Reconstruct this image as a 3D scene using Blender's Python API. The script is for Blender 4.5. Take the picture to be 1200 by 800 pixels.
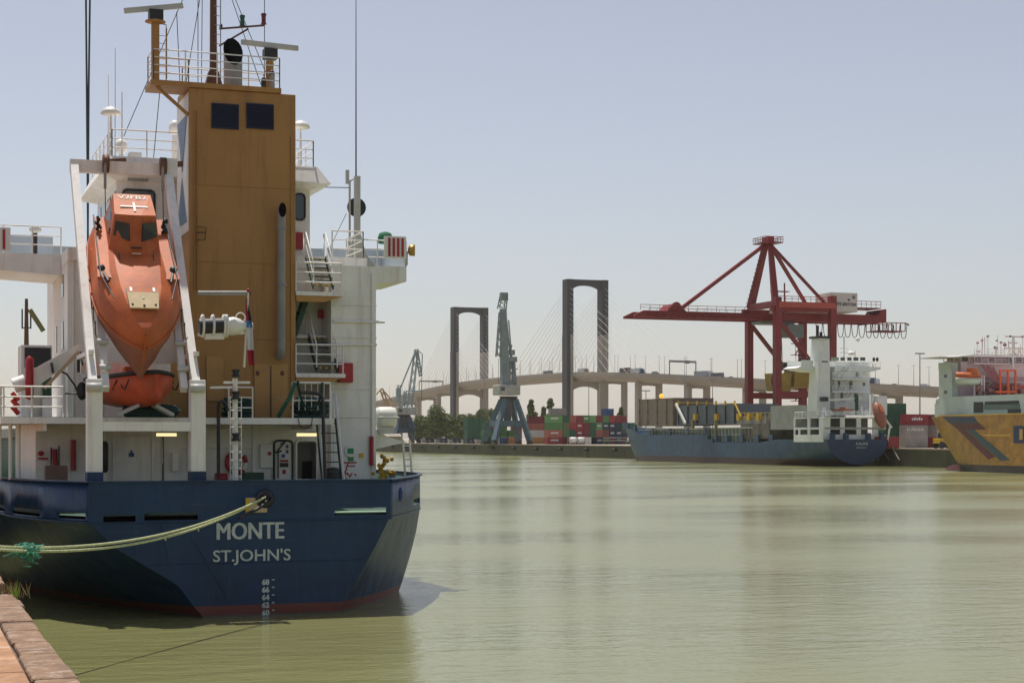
import bpy, bmesh, math, random
from mathutils import Vector, Matrix
random.seed(7)
R = math.radians
for _o in list(bpy.data.objects): bpy.data.objects.remove(_o)
SC = bpy.context.scene
COL = SC.collection

# ---------------------------------------------------------------- camera, sky, sun, exposure
# World axes follow the dock: X across the canal (0 = photographer), Y along the quays, Z up from the water.
YAW = math.atan(0.36); CC, SS = math.cos(YAW), math.sin(YAW)
EYE = 6.3
cam_d = bpy.data.cameras.new('camera'); cam = bpy.data.objects.new('camera', cam_d); COL.objects.link(cam)
cam.location = (0, 0, EYE); cam.rotation_euler = (R(90), 0, -YAW)
cam_d.lens = 60; cam_d.sensor_width = 36; cam_d.shift_y = 113/1200; cam_d.clip_start = .3; cam_d.clip_end = 20000
SC.camera = cam
SUN_EL, SUN_AZ = 71, -9          # azimuth clockwise from +Y
world = bpy.data.worlds.new('World'); SC.world = world; world.use_nodes = True
wn = world.node_tree; wn.nodes.clear()
w_out = wn.nodes.new('ShaderNodeOutputWorld'); w_bg = wn.nodes.new('ShaderNodeBackground'); w_sky = wn.nodes.new('ShaderNodeTexSky')
w_hs = wn.nodes.new('ShaderNodeHueSaturation')
w_sky.sky_type = 'NISHITA'; w_sky.sun_disc = False
w_sky.sun_elevation = R(SUN_EL); w_sky.sun_rotation = R(SUN_AZ % 360)
w_sky.air_density = 1.0; w_sky.dust_density = .9; w_sky.ozone_density = 1.0; w_sky.altitude = 0
w_hs.inputs['Saturation'].default_value = .6
wn.links.new(w_sky.outputs[0], w_hs.inputs['Color']); w_t = wn.nodes.new('ShaderNodeMix'); w_t.data_type = 'RGBA'; w_t.blend_type = 'MULTIPLY'; w_t.inputs[0].default_value = 1; w_t.inputs[7].default_value = (1.0, .95, .955, 1)
wn.links.new(w_hs.outputs[0], w_t.inputs[6]); wn.links.new(w_t.outputs[2], w_bg.inputs[0]); wn.links.new(w_bg.outputs[0], w_out.inputs[0])
w_bg.inputs[1].default_value = 0.093
sd = bpy.data.lights.new('sun', 'SUN'); sd.energy = 4.0; sd.angle = R(.6); sd.color = (1, .93, .84)
sun = bpy.data.objects.new('sun', sd); COL.objects.link(sun)
_v = Vector((math.cos(R(SUN_EL))*math.sin(R(SUN_AZ)), math.cos(R(SUN_EL))*math.cos(R(SUN_AZ)), math.sin(R(SUN_EL))))
sun.rotation_euler = _v.to_track_quat('Z', 'Y').to_euler()
SC.view_settings.view_transform = 'Standard'; SC.view_settings.look = 'None'; SC.view_settings.gamma = 1
SC.view_settings.exposure = 0.25
SC.render.resolution_x = 1024; SC.render.resolution_y = 682
SC.render.engine = 'CYCLES'; SC.cycles.max_bounces = 6; SC.cycles.volume_bounces = 1; SC.cycles.use_denoising = True
SC.cycles.caustics_reflective = False; SC.cycles.caustics_refractive = False

# ---------------------------------------------------------------- helpers
def B(px, py, b):
    """point of the plane Y = b that the photograph shows at (px, py)"""
    k = (px-600)/2000; Y = b/(CC-k*SS)
    return Vector((Y*(k*CC+SS), b, EYE-(py-513)/2000*Y))
def A(px, py, a):
    k = (px-600)/2000; Y = a/(k*CC+SS)
    return Vector((a, Y*(CC-k*SS), EYE-(py-513)/2000*Y))
def CW(X, Y, z=0):                      # camera-frame metres to world
    return Vector((X*CC+Y*SS, -X*SS+Y*CC, z))
def D(px, Y, z=0): return CW((px-600)/2000*Y, Y, z)

def mat(name, rgb, rough=.55, metal=0., var=.12, vscale=.6, dirt=0., dirtcol=(.12, .10, .08), streak=0., streakcol=(.2, .10, .05),
        bump=0., bscale=8., emit=0., spec=.5, fine=0.):
    m = bpy.data.materials.new(name); m.use_nodes = True; nt = m.node_tree; N = nt.nodes; L = nt.links
    p = N['Principled BSDF']; p.inputs['Roughness'].default_value = rough; p.inputs['Metallic'].default_value = metal
    p.inputs['Specular IOR Level'].default_value = spec
    g = N.new('ShaderNodeNewGeometry')
    def noise(scale, detail=4, map_=None, rough_=.6):
        t = N.new('ShaderNodeTexNoise'); t.inputs['Scale'].default_value = scale; t.inputs['Detail'].default_value = detail; t.inputs['Roughness'].default_value = rough_
        src = g.outputs['Position']
        if map_:
            mp = N.new('ShaderNodeMapping'); mp.inputs['Scale'].default_value = map_; L.new(src, mp.inputs[0]); src = mp.outputs[0]
        L.new(src, t.inputs['Vector']); return t.outputs['Fac']
    def ramp(fac, lo, hi):
        r = N.new('ShaderNodeMapRange'); r.inputs[1].default_value = lo; r.inputs[2].default_value = hi; L.new(fac, r.inputs[0]); return r.outputs[0]
    def mix(fac, c1, c2, mode='MIX', k=1.):
        x = N.new('ShaderNodeMix'); x.data_type = 'RGBA'; x.blend_type = mode
        if isinstance(fac, float): x.inputs[0].default_value = fac
        else:
            mm = N.new('ShaderNodeMath'); mm.operation = 'MULTIPLY'; mm.inputs[1].default_value = k; L.new(fac, mm.inputs[0]); L.new(mm.outputs[0], x.inputs[0])
        for i, c in ((6, c1), (7, c2)):
            if isinstance(c, tuple): x.inputs[i].default_value = (*c, 1)
            else: L.new(c, x.inputs[i])
        return x.outputs[2]
    col = mix(ramp(noise(vscale), .3, .7), tuple(c*(1-var) for c in rgb), tuple(min(1, c*(1+var)) for c in rgb))
    if fine: col = mix(ramp(noise(vscale*14, 6), .35, .75), col, tuple(c*.45 for c in rgb), k=fine)
    if dirt: col = mix(ramp(noise(vscale*1.7, 8, None, .75), .5, .72), col, dirtcol, k=dirt)
    if streak: col = mix(ramp(noise(1., 6, (2.6, 2.6, .22), .7), .5, .68), col, streakcol, k=streak)
    L.new(col, p.inputs['Base Color'])
    if bump:
        b = N.new('ShaderNodeBump'); b.inputs['Strength'].default_value = bump; b.inputs['Distance'].default_value = .05
        L.new(noise(bscale, 5), b.inputs['Height']); L.new(b.outputs[0], p.inputs['Normal'])
    if emit: p.inputs['Emission Color'].default_value = (*rgb, 1); p.inputs['Emission Strength'].default_value = emit
    m['rgb'] = rgb
    return m

ORG = {}
def tag(o, label=None, cat=None, group=None, kind=None):
    if label: o['label'] = label
    if cat: o['category'] = cat
    if group: o['group'] = group
    if kind: o['kind'] = kind
    return o
def thing(name, loc, label, cat, group=None):
    o = bpy.data.objects.new(name, None); COL.objects.link(o); o.location = loc; o.empty_display_size = .3
    ORG[o.name] = Vector(loc)
    return tag(o, label, cat, group)
class MB:
    def __init__(s): s.v = []; s.f = []; s.sm = []; s.mi = []
    def add(s, vs, fs, smooth=False, mi=0):
        n = len(s.v); s.v += [tuple(v) for v in vs]; s.f += [tuple(i+n for i in f) for f in fs]
        s.sm += [smooth]*len(fs); s.mi += [mi]*len(fs); return s
    def box(s, p0, p1, mi=0):
        x0, y0, z0 = (min(p0[i], p1[i]) for i in range(3)); x1, y1, z1 = (max(p0[i], p1[i]) for i in range(3))
        return s.add([(x0,y0,z0),(x1,y0,z0),(x1,y1,z0),(x0,y1,z0),(x0,y0,z1),(x1,y0,z1),(x1,y1,z1),(x0,y1,z1)],
              [(3,2,1,0),(4,5,6,7),(0,1,5,4),(1,2,6,5),(2,3,7,6),(3,0,4,7)], mi=mi)
    def bar(s, p, q, w, h=None, up=(0,0,1), w2=None, h2=None):
        h = h or w; p = Vector(p); q = Vector(q); d = (q-p).normalized(); up = Vector(up)
        if abs(d.dot(up)) > .97: up = Vector((0,1,0)) if abs(d.y) < .9 else Vector((1,0,0))
        x = d.cross(up).normalized(); y = x.cross(d).normalized(); vs = []
        for c, ww, hh in ((p, w, h), (q, w2 or w, h2 or h)):
            vs += [c-x*ww/2-y*hh/2, c+x*ww/2-y*hh/2, c+x*ww/2+y*hh/2, c-x*ww/2+y*hh/2]
        return s.add(vs, [(0,1,2,3),(7,6,5,4),(0,4,5,1),(1,5,6,2),(2,6,7,3),(3,7,4,0)])
    def tube(s, pts, r, n=8, cap=True, r2=None):
        pts = [Vector(p) for p in pts]; m = len(pts); rings = []; px = None
        for i, c in enumerate(pts):
            d = (pts[min(i+1, m-1)]-pts[max(i-1, 0)]).normalized()
            if px is None:
                u = Vector((0,0,1)) if abs(d.z) < .9 else Vector((1,0,0)); x = d.cross(u).normalized()
            else: x = (px - d*px.dot(d)).normalized()
            px = x; y = d.cross(x)
            rr = r if r2 is None else r+(r2-r)*i/(m-1)
            if isinstance(r, (list, tuple)): rr = r[i]
            rings += [c+(x*math.cos(2*math.pi*j/n)+y*math.sin(2*math.pi*j/n))*rr for j in range(n)]
        s.add(rings, [(i*n+j, i*n+(j+1)%n, (i+1)*n+(j+1)%n, (i+1)*n+j) for i in range(m-1) for j in range(n)], smooth=n > 4)
        if cap: s.add(rings[:n], [tuple(range(n))]); s.add(rings[-n:], [tuple(reversed(range(n)))])
        return s
    def lathe(s, c, axis, prof, n=16):
        """prof: (distance along axis, radius)"""
        ax = Vector(axis).normalized(); c = Vector(c)
        return s.tube([c+ax*h+ax*1e-5*i for i, (h, r) in enumerate(prof)], [max(r, .001) for h, r in prof], n)
    def ell(s, c, rad, n=12, m=8, mi=0):
        c = Vector(c); vs = []; fs = []
        for i in range(m+1):
            t = math.pi*i/m
            for j in range(n):
                q = 2*math.pi*j/n; vs.append(c+Vector((rad[0]*math.sin(t)*math.cos(q), rad[1]*math.sin(t)*math.sin(q), rad[2]*math.cos(t))))
        for i in range(m):
            for j in range(n): fs.append((i*n+j, (i+1)*n+j, (i+1)*n+(j+1)%n, i*n+(j+1)%n))
        return s.add(vs, fs, True, mi)
    def loft(s, rings, closed=True, smooth=False, caps=True):
        n = len(rings[0]); vs = [p for r in rings for p in r]; k = n if closed else n-1
        s.add(vs, [(i*n+j, i*n+(j+1)%n, (i+1)*n+(j+1)%n, (i+1)*n+j) for i in range(len(rings)-1) for j in range(k)], smooth)
        if caps and closed: s.add(rings[0], [tuple(reversed(range(n)))]); s.add(rings[-1], [tuple(range(n))])
        return s
    def prism(s, poly, off):
        off = Vector(off); a = [Vector(p) for p in poly]; return s.loft([a, [p+off for p in a]])
    def build(s, name, m, parent=None, bevel=0., recalc=True):
        me = bpy.data.meshes.new(name)
        o0 = Vector((0,0,0))
        if parent is not None: o0 = ORG.get(parent.name, o0)
        me.from_pydata([(v[0]-o0.x, v[1]-o0.y, v[2]-o0.z) for v in s.v], [], s.f)
        for mm in (m if isinstance(m, (list, tuple)) else [m]): me.materials.append(mm)
        me.polygons.foreach_set('use_smooth', s.sm); me.polygons.foreach_set('material_index', s.mi)
        if recalc:
            bm = bmesh.new(); bm.from_mesh(me); bmesh.ops.recalc_face_normals(bm, faces=bm.faces); bm.to_mesh(me); bm.free()
        o = bpy.data.objects.new(name, me); COL.objects.link(o)
        if parent is not None: o.parent = parent; ORG[o.name] = o0
        if bevel:
            b = o.modifiers.new('bevel', 'BEVEL'); b.width = bevel; b.segments = 2; b.limit_method = 'ANGLE'
        return o
def rebase(o):
    """give a one-mesh thing its own base point"""
    xs = [v.co for v in o.data.vertices]
    c = Vector((sum(v.x for v in xs)/len(xs), sum(v.y for v in xs)/len(xs), min(v.z for v in xs)))
    for v in o.data.vertices: v.co -= c
    o.location = c; return o
def single(mb, name, m, label, cat, group=None, bevel=0.):
    return rebase(tag(mb.build(name, m, None, bevel), label, cat, group))
def struct(name, mb, m, parent=None):
    o = mb.build(name, m, parent); o['kind'] = 'structure'; return o
def sheet(cols, rows, fn, skip):
    """grid sheet with holes; fn maps (u, v) to a point"""
    vs = {}; vl = []; fs = []
    def vid(i, j):
        if (i, j) not in vs: vs[(i, j)] = len(vl); vl.append(fn(cols[i], rows[j]))
        return vs[(i, j)]
    for i in range(len(cols)-1):
        for j in range(len(rows)-1):
            if not skip((cols[i]+cols[i+1])/2, (rows[j]+rows[j+1])/2): fs.append((vid(i, j), vid(i+1, j), vid(i+1, j+1), vid(i, j+1)))
    return MB().add(vl, fs)
def holes_panel(x0, x1, z0, z1, holes, fn):
    cols = sorted(set([x0, x1]+[h[0] for h in holes]+[h[1] for h in holes])); rows = sorted(set([z0, z1]+[h[2] for h in holes]+[h[3] for h in holes]))
    return sheet(cols, rows, fn, lambda u, v: any(h[0] < u < h[1] and h[2] < v < h[3] for h in holes))
def solid(o, t, off=1):
    s = o.modifiers.new('thick', 'SOLIDIFY'); s.thickness = t; s.offset = off; return o
def rail(pts, h=1.05, n=3, step=1.4, r=.025, post=.03, closed=False):
    m = MB(); pts = [Vector(p) for p in pts]
    for k in range(n):
        zz = h*(1-k/n); m.tube([p+Vector((0,0,zz)) for p in pts], r if k else r*1.25, 5)
    for p, q in zip(pts, pts[1:]):
        c = max(1, round((q-p).length/step))
        for i in range(c+1):
            t = p.lerp(q, i/c); m.tube([t, t+Vector((0,0,h))], post, 5)
    return m
def text(s, size, loc, m, parent, xd=(1,0,0), yd=(0,0,1), bold=.012, name='lettering', ext=.01, align='LEFT', sx=1., width=None):
    cu = bpy.data.curves.new(name, 'FONT'); cu.body = s; cu.size = size; cu.offset = bold; cu.extrude = ext; cu.align_x = align; cu.resolution_u = 3
    t = bpy.data.objects.new('tmp', cu); COL.objects.link(t); dg = bpy.context.evaluated_depsgraph_get(); dg.update()
    me = bpy.data.meshes.new_from_object(t.evaluated_get(dg)); bpy.data.objects.remove(t); bpy.data.curves.remove(cu)
    x = Vector(xd).normalized(); y = Vector(yd).normalized(); z = x.cross(y); o0 = ORG.get(parent.name, Vector((0,0,0))) if parent else Vector((0,0,0))
    if width:
        xs = [v.co.x for v in me.vertices]; sx = width/(max(xs)-min(xs))
    for v in me.vertices: v.co = Vector(loc)-o0+x*v.co.x*sx+y*v.co.y+z*v.co.z
    me.materials.clear(); me.materials.append(m); me.name = name
    o = bpy.data.objects.new(name, me); COL.objects.link(o)
    if parent: o.parent = parent; ORG[o.name] = o0
    return o
def catmull(P, k=4):
    out = []; P = [Vector(p) for p in P]
    for i in range(len(P)-1):
        a = P[max(i-1, 0)]; b = P[i]; c = P[i+1]; d = P[min(i+2, len(P)-1)]
        for j in range(k):
            t = j/k; out.append(.5*((2*b)+(c-a)*t+(2*a-5*b+4*c-d)*t*t+(3*b-a-3*c+d)*t**3))
    out.append(P[-1]); return out

# ---------------------------------------------------------------- materials
WHITE = mat('white_paint', (.80, .79, .75), .5, var=.05, dirt=.14, streak=.3, streakcol=(.40, .27, .17))
WHITE2 = mat('white_rail_paint', (.76, .75, .71), .45, var=.04, dirt=.08)
SOOT = mat('soot', (.008,.008,.008), 1., spec=0)
BLACK = mat('black_paint', (.02, .02, .022), .5, var=.3)
DARKG = mat('green_deck_paint', (.02, .07, .045), .6, var=.25, dirt=.3)
OCHRE = mat('ochre_paint', (.39, .205, .062), .62, var=.1, vscale=.35, dirt=.2, dirtcol=(.2, .1, .04), streak=.5, streakcol=(.22, .11, .04))
OCHRE2 = mat('ochre_locker_paint', (.46, .25, .08), .6, var=.1, vscale=1., dirt=.3, dirtcol=(.2, .1, .04))
ORANGE = mat('orange_grp', (.50, .115, .025), .6, var=.25, vscale=1.1, dirt=.5, dirtcol=(.24, .085, .045), streak=.2, streakcol=(.5, .2, .08))
ORANGE2 = mat('faded_orange_grp', (.33, .12, .075), .5, var=.15, vscale=1.4, dirt=.3, dirtcol=(.3, .12, .07))
REDP = mat('red_paint', (.35, .015, .02), .45, var=.15)
STEEL = mat('grey_steel', (.27, .27, .26), .5, .1, var=.2, dirt=.3)
LGREY = mat('light_grey_paint', (.5, .5, .48), .5, var=.1, dirt=.15)
GLASS = mat('dark_glass', (.025, .035, .04), .08, var=.2, spec=.8)
NAVY = mat('navy_louvre_paint', (.012, .018, .06), .5, var=.1)
GREENR = mat('green_rope', (.03, .14, .10), .9, var=.4, vscale=9, bump=.6, bscale=40)
PALER = mat('pale_green_rope', (.50, .53, .30), .9, var=.3, vscale=9, bump=.5, bscale=40)
BEIGE = mat('beige_canvas', (.55, .42, .27), .8, var=.1, vscale=4)
WOOD = mat('brown_box', (.16, .10, .07), .8, var=.2, vscale=3)
YEL = mat('yellow_paint', (.60, .38, .02), .5, var=.15)
LAMPY = mat('lamp_tube', (1, .82, .42), .4, emit=.9)
WIRE = mat('wire_rope', (.05, .055, .06), .6, var=.2)
SIGNG = mat('green_sign', (.02, .25, .10), .5); SIGNB = mat('blue_sign', (.03, .08, .3), .5)
MASTB = mat('brown_mast_paint', (.13, .06, .03), .6, var=.25, vscale=2)
USE_HAZE = True
# ---------------------------------------------------------------- setting: water, quays, ground
QN, QF, QZ = 1.64, 209.5, 4.0
def water_mat():
    m = bpy.data.materials.new('dock_water'); m.use_nodes = True; N = m.node_tree.nodes; L = m.node_tree.links; p = N['Principled BSDF']
    g = N.new('ShaderNodeNewGeometry')
    def nz(scale, mp, det=3, rot=0):
        a = N.new('ShaderNodeMapping'); a.inputs['Scale'].default_value = mp; a.inputs['Rotation'].default_value = (0, 0, rot); L.new(g.outputs['Position'], a.inputs[0])
        t = N.new('ShaderNodeTexNoise'); t.inputs['Scale'].default_value = scale; t.inputs['Detail'].default_value = det; L.new(a.outputs[0], t.inputs['Vector']); return t.outputs['Fac']
    mx = N.new('ShaderNodeMix'); mx.data_type = 'RGBA'; mx.inputs[6].default_value = (.186, .192, .078, 1); mx.inputs[7].default_value = (.216, .222, .098, 1)
    L.new(nz(.02, (1, 1, 1)), mx.inputs[0]); L.new(mx.outputs[2], p.inputs['Base Color'])
    p.inputs['IOR'].default_value = 1.33; p.inputs['Roughness'].default_value = .15
    h1 = nz(.55, (1, 2.2, 1), 4, YAW); h2 = nz(2.2, (1, 2.6, 1), 3, YAW+.3); h3 = nz(.12, (1, 2, 1), 2, YAW)
    def mul(x, k):
        q = N.new('ShaderNodeMath'); q.operation = 'MULTIPLY'; q.inputs[1].default_value = k; L.new(x, q.inputs[0]); return q.outputs[0]
    def ad(x, y):
        q = N.new('ShaderNodeMath'); L.new(x, q.inputs[0]); L.new(y, q.inputs[1]); return q.outputs[0]
    b = N.new('ShaderNodeBump'); b.inputs['Strength'].default_value = 1.; b.inputs['Distance'].default_value = 1.
    rr = N.new('ShaderNodeMapRange'); rr.inputs[1].default_value = .4; rr.inputs[2].default_value = .62; rr.inputs[3].default_value = .09; rr.inputs[4].default_value = .24; L.new(nz(.022, (1, 2.0, 1), 4, YAW), rr.inputs[0]); L.new(rr.outputs[0], p.inputs['Roughness'])
    L.new(ad(ad(mul(h1, .06), mul(h2, .02)), mul(h3, .07)), b.inputs['Height']); L.new(b.outputs[0], p.inputs['Normal'])
    return m
WATER = water_mat()
struct('water', MB().add([(-400,-200,0),(3600,-200,0),(3600,5200,0),(-400,5200,0)], [(0,1,2,3)]), WATER)
CONC = mat('quay_concrete', (.30, .27, .22), .85, var=.15, vscale=.1, dirt=.4, dirtcol=(.14, .13, .09), bump=.3)
PAV = mat('weathered_quay_slabs', (.42, .22, .11), .85, var=.4, vscale=.8, dirt=.75, dirtcol=(.60, .47, .36), streak=.0, bump=.8, bscale=10, fine=.6)
KERB = mat('rusty_edge_stones', (.24, .145, .085), .85, var=.35, vscale=2.2, dirt=.9, dirtcol=(.50, .40, .32), bump=.7, bscale=20, fine=.5)
GROUND = mat('dusty_ground', (.34, .30, .24), .9, var=.15, vscale=.02, dirt=.3, dirtcol=(.25, .22, .16))
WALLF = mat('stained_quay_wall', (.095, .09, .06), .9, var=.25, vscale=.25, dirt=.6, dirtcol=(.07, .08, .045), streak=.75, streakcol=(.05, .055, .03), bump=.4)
# near quay: slabs with open joints over a bed, wall below
bed = MB().add([(-400,-200,QZ-.06),(QN-.42,-200,QZ-.06),(QN-.42,5200,QZ-.06),(-400,5200,QZ-.06)], [(0,1,2,3)])
quay = struct('quay', bed, mat('joint_dirt', (.13, .09, .06), .95, var=.3, vscale=3))
sl = MB(); y = 4.0
while y < 150:
    ln = random.uniform(1.9, 2.6)
    for x0, x1 in ((QN-.44-2.3, QN-.46), (QN-5.3, QN-.44-2.33), (QN-11, QN-5.33)):
        d = random.uniform(0, .012); sl.box((x0, y+.02, QZ-.2), (x1, y+ln-.02, QZ-d))
    y += ln
struct('quay_slabs', sl, PAV, quay).modifiers.new('b', 'BEVEL').width = .015
ks = MB(); y = 4.0
while y < 150:
    ln = random.uniform(.9, 1.3); dx = random.uniform(0, .035); q = random.uniform(-.02, .015)
    if not 25.5 < y < 27.3: ks.box((QN-.43+random.uniform(-.01,.02), y+.012, QZ-.4), (QN-dx, y+ln-.012, QZ+.015+q))
    y += ln
e = struct('quay_edge', ks, KERB, quay); bv = e.modifiers.new('b', 'BEVEL'); bv.width = .035; bv.segments = 2
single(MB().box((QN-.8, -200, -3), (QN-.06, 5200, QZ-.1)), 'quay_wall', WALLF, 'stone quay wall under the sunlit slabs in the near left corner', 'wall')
# far quay
struct('ground', MB().add([(QF-.3,-200,QZ),(3600,-200,QZ),(3600,5200,QZ),(QF-.3,5200,QZ)], [(0,1,2,3)]), GROUND)
fw = thing('quay_wall', (QF, 500, 0), 'long grey concrete quay wall across the water, dark fender marks and vertical joints', 'wall')
w = MB(); y = 150.
while y < 2400: w.box((QF, y+.05, -3), (QF+1.5, y+29.9, QZ-.35)); y += 30
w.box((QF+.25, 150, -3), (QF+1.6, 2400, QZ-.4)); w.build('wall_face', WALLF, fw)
MB().box((QF-.2, 150, QZ-.3), (QF+1.6, 2400, QZ+.01)).build('coping', mat('pale_coping', (.36, .30, .24), .8, var=.12, vscale=.3), fw)
RUBBER = mat('black_rubber', (.018, .018, .018), .8)
y = 395.
nf = 0
while y < 960 and nf < 60:
    MB().tube([(QF-.45, y-1.2, 2.6), (QF-.45, y+1.2, 2.6)], .45, 10).build('fender', RUBBER, fw); y += 23; nf += 1
for px in (1022, 1034, 1046):    # old tyres strips hanging behind the stern of the moored ship
    p = A(px, 530, QF-.3); pts = [p+Vector((-.1, -i*.75, 1.5-3.2*(i/4)**.8)) for i in range(5)]
    MB().tube(pts, .16, 6).build('fender_strip', mat('pale_rubber', (.3, .24, .18), .8), fw)
# grass growing in the slab joints
GRASSD = mat('dry_grass', (.30, .20, .10), .9); GRASSG = mat('green_grass', (.22, .36, .04), .8)
def tuft(c, n, h, spread, m, label):
    t = MB()
    for i in range(n):
        p = Vector(c)+Vector((random.gauss(0, spread), random.gauss(0, spread*1.6), 0)); lean = Vector((random.gauss(0, .3), random.gauss(0, .3), 1))*random.uniform(.5, 1)*h
        wv = Vector((.006, .004, 0)); mid = p+lean*.55; t.add([p-wv, p+wv, mid+wv*.7, mid-wv*.7, p+lean], [(0,1,2,3),(3,2,4)])
    return single(t, 'grass_tuft', m, label, 'grass')
p = B(8, 714, 26.7)
tuft((p.x, 26.2, QZ-.03), 90, .24, .12, GRASSD, 'dry brown grass tuft growing at the quay edge, lower left corner')
tuft((B(18, 716, 25.6).x, 25.6, QZ-.05), 9, .36, .012, GRASSG, 'single bright green blade of grass standing at the quay edge')

# ---------------------------------------------------------------- Monte: hull
def hull_paint(name, blue, zred, red=(.16, .045, .035), scum=(.10, .10, .08)):
    m = mat(name, blue, .42, var=.25, vscale=.45, dirt=.2, dirtcol=(blue[0]*1.9+.004, blue[1]*1.6+.004, blue[2]*1.25), streak=.4, streakcol=(blue[0]*1.5+.02, blue[1]*1.3+.018, blue[2]*1.1+.01), spec=.35)
    N = m.node_tree.nodes; L = m.node_tree.links; p = N['Principled BSDF']; src = p.inputs['Base Color'].links[0].from_socket
    for mp_, lo_, hi_, kk, cc_ in (((.35,.35,7.),.6,.72,.35,(.14,.16,.17)), ((6.,6.,.3),.6,.74,.55,(.11,.05,.025)), ((1.1,1.1,1.1),.62,.66,.35,(blue[0]*.5,blue[1]*.55,blue[2]*.6))):
        g0 = N.new('ShaderNodeNewGeometry'); m0 = N.new('ShaderNodeMapping'); m0.inputs['Scale'].default_value = mp_; m0.inputs['Location'].default_value = (kk*9,3,1); L.new(g0.outputs['Position'], m0.inputs[0])
        t0 = N.new('ShaderNodeTexNoise'); t0.inputs['Scale'].default_value = 1.; t0.inputs['Detail'].default_value = 7; t0.inputs['Roughness'].default_value = .7; L.new(m0.outputs[0], t0.inputs['Vector'])
        r0 = N.new('ShaderNodeMapRange'); r0.inputs[1].default_value = lo_; r0.inputs[2].default_value = hi_; r0.inputs[4].default_value = kk; L.new(t0.outputs['Fac'], r0.inputs[0])
        x0 = N.new('ShaderNodeMix'); x0.data_type = 'RGBA'; L.new(r0.outputs[0], x0.inputs[0]); L.new(src, x0.inputs[6]); x0.inputs[7].default_value = (*cc_, 1); src = x0.outputs[2]
    g = N.new('ShaderNodeNewGeometry'); sx = N.new('ShaderNodeSeparateXYZ'); L.new(g.outputs['Position'], sx.inputs[0])
    t = N.new('ShaderNodeTexNoise'); t.inputs['Scale'].default_value = 2.5; t.inputs['Detail'].default_value = 6; L.new(g.outputs['Position'], t.inputs['Vector'])
    a = N.new('ShaderNodeMath'); a.operation = 'MULTIPLY_ADD'; a.inputs[1].default_value = .07; L.new(t.outputs['Fac'], a.inputs[0]); L.new(sx.outputs[2], a.inputs[2])
    r = N.new('ShaderNodeMapRange'); r.inputs[1].default_value = zred+.03; r.inputs[2].default_value = zred+.05; L.new(a.outputs[0], r.inputs[0])
    x = N.new('ShaderNodeMix'); x.data_type = 'RGBA'; L.new(r.outputs[0], x.inputs[0]); x.inputs[6].default_value = (*red, 1); L.new(src, x.inputs[7])
    r2 = N.new('ShaderNodeMapRange'); r2.inputs[1].default_value = .05; r2.inputs[2].default_value = .16; L.new(a.outputs[0], r2.inputs[0])
    x2 = N.new('ShaderNodeMix'); x2.data_type = 'RGBA'; L.new(r2.outputs[0], x2.inputs[0]); x2.inputs[6].default_value = (*scum, 1); L.new(x.outputs[2], x2.inputs[7])
    L.new(x2.outputs[2], p.inputs['Base Color'])
    # plate waviness
    w = N.new('ShaderNodeTexNoise'); w.inputs['Scale'].default_value = .9; w.inputs['Detail'].default_value = 2; L.new(g.outputs['Position'], w.inputs['Vector'])
    b = N.new('ShaderNodeBump'); b.inputs['Strength'].default_value = .6; b.inputs['Distance'].default_value = .12; L.new(w.outputs['Fac'], b.inputs['Height']); L.new(b.outputs[0], p.inputs['Normal'])
    return m
HULL = hull_paint('navy_hull_paint', (.008, .036, .098), .40)
ZK, ZT, ZD = 3.38, 4.76, 3.6
port0 = [(8.6,62.9),(6.8,67),(5.1,71.7),(4.3,80),(4.1,95),(4.1,120),(6,135),(9.5,144),(12.6,147)]
port1 = [(4.9,62.7),(3.95,66.5),(3.55,72),(3.4,80),(3.4,95),(3.4,120),(5,136),(9,147),(12.6,152)]
star0 = [(16.5,62.2),(19.1,66.7),(20.0,71.7),(20.6,80),(20.7,95),(20.7,120),(19,135),(15.6,144),(12.6,147)]
star1 = [(18.9,64.2),(20.6,68.6),(21.25,73),(21.3,80),(21.3,95),(21.3,120),(19.8,136),(16.2,147),(12.6,152)]
LV = [(-1.2,10.6,14.4,-.15),(0,10.1,14.9,0),(.48,9.7,15.1,.2),(1.11,9.25,15.55,.42),(1.39,8.85,15.75,.52),(2.41,7.2,16.35,.82),(ZK,6.2,16.85,1.)]
def side(c, s0, s1, t, z):
    pts = [Vector((c[0], c[1], 0))]+[Vector((p[0]+(q[0]-p[0])*t, p[1]+(q[1]-p[1])*t, 0)) for p, q in zip(s0, s1)]
    return [Vector((p.x, p.y, z)) for p in catmull(pts, 4)]
monte = thing('cargo_ship', (12.5, 100, 0), 'large blue cargo ship at left with ochre funnel and orange boat at its stern', 'ship')
hull = MB(); P = []; S = []; T = []
for z, aL, aR, t in LV:
    P.append(side((aL, 60), port0, port1, t, z)); S.append(side((aR, 60), star0, star1, t, z)); T.append([Vector((aL, 60, z)), Vector((aR, 60, z))])
hull.loft(P, closed=False, smooth=True); hull.loft(S, closed=False, smooth=True); hull.loft(T, closed=False)
hull.build('hull', HULL, monte)
dk = [Vector((p.x, p.y, ZD)) for p in reversed(P[-1])]+[Vector((p.x, p.y, ZD)) for p in S[-1]]
dk = [Vector((12.5+(p.x-12.5)*.995, p.y+.03, ZD)) for p in dk]
MB().add(dk, [tuple(range(len(dk)))]).build('deck', DARKG, monte)
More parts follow.
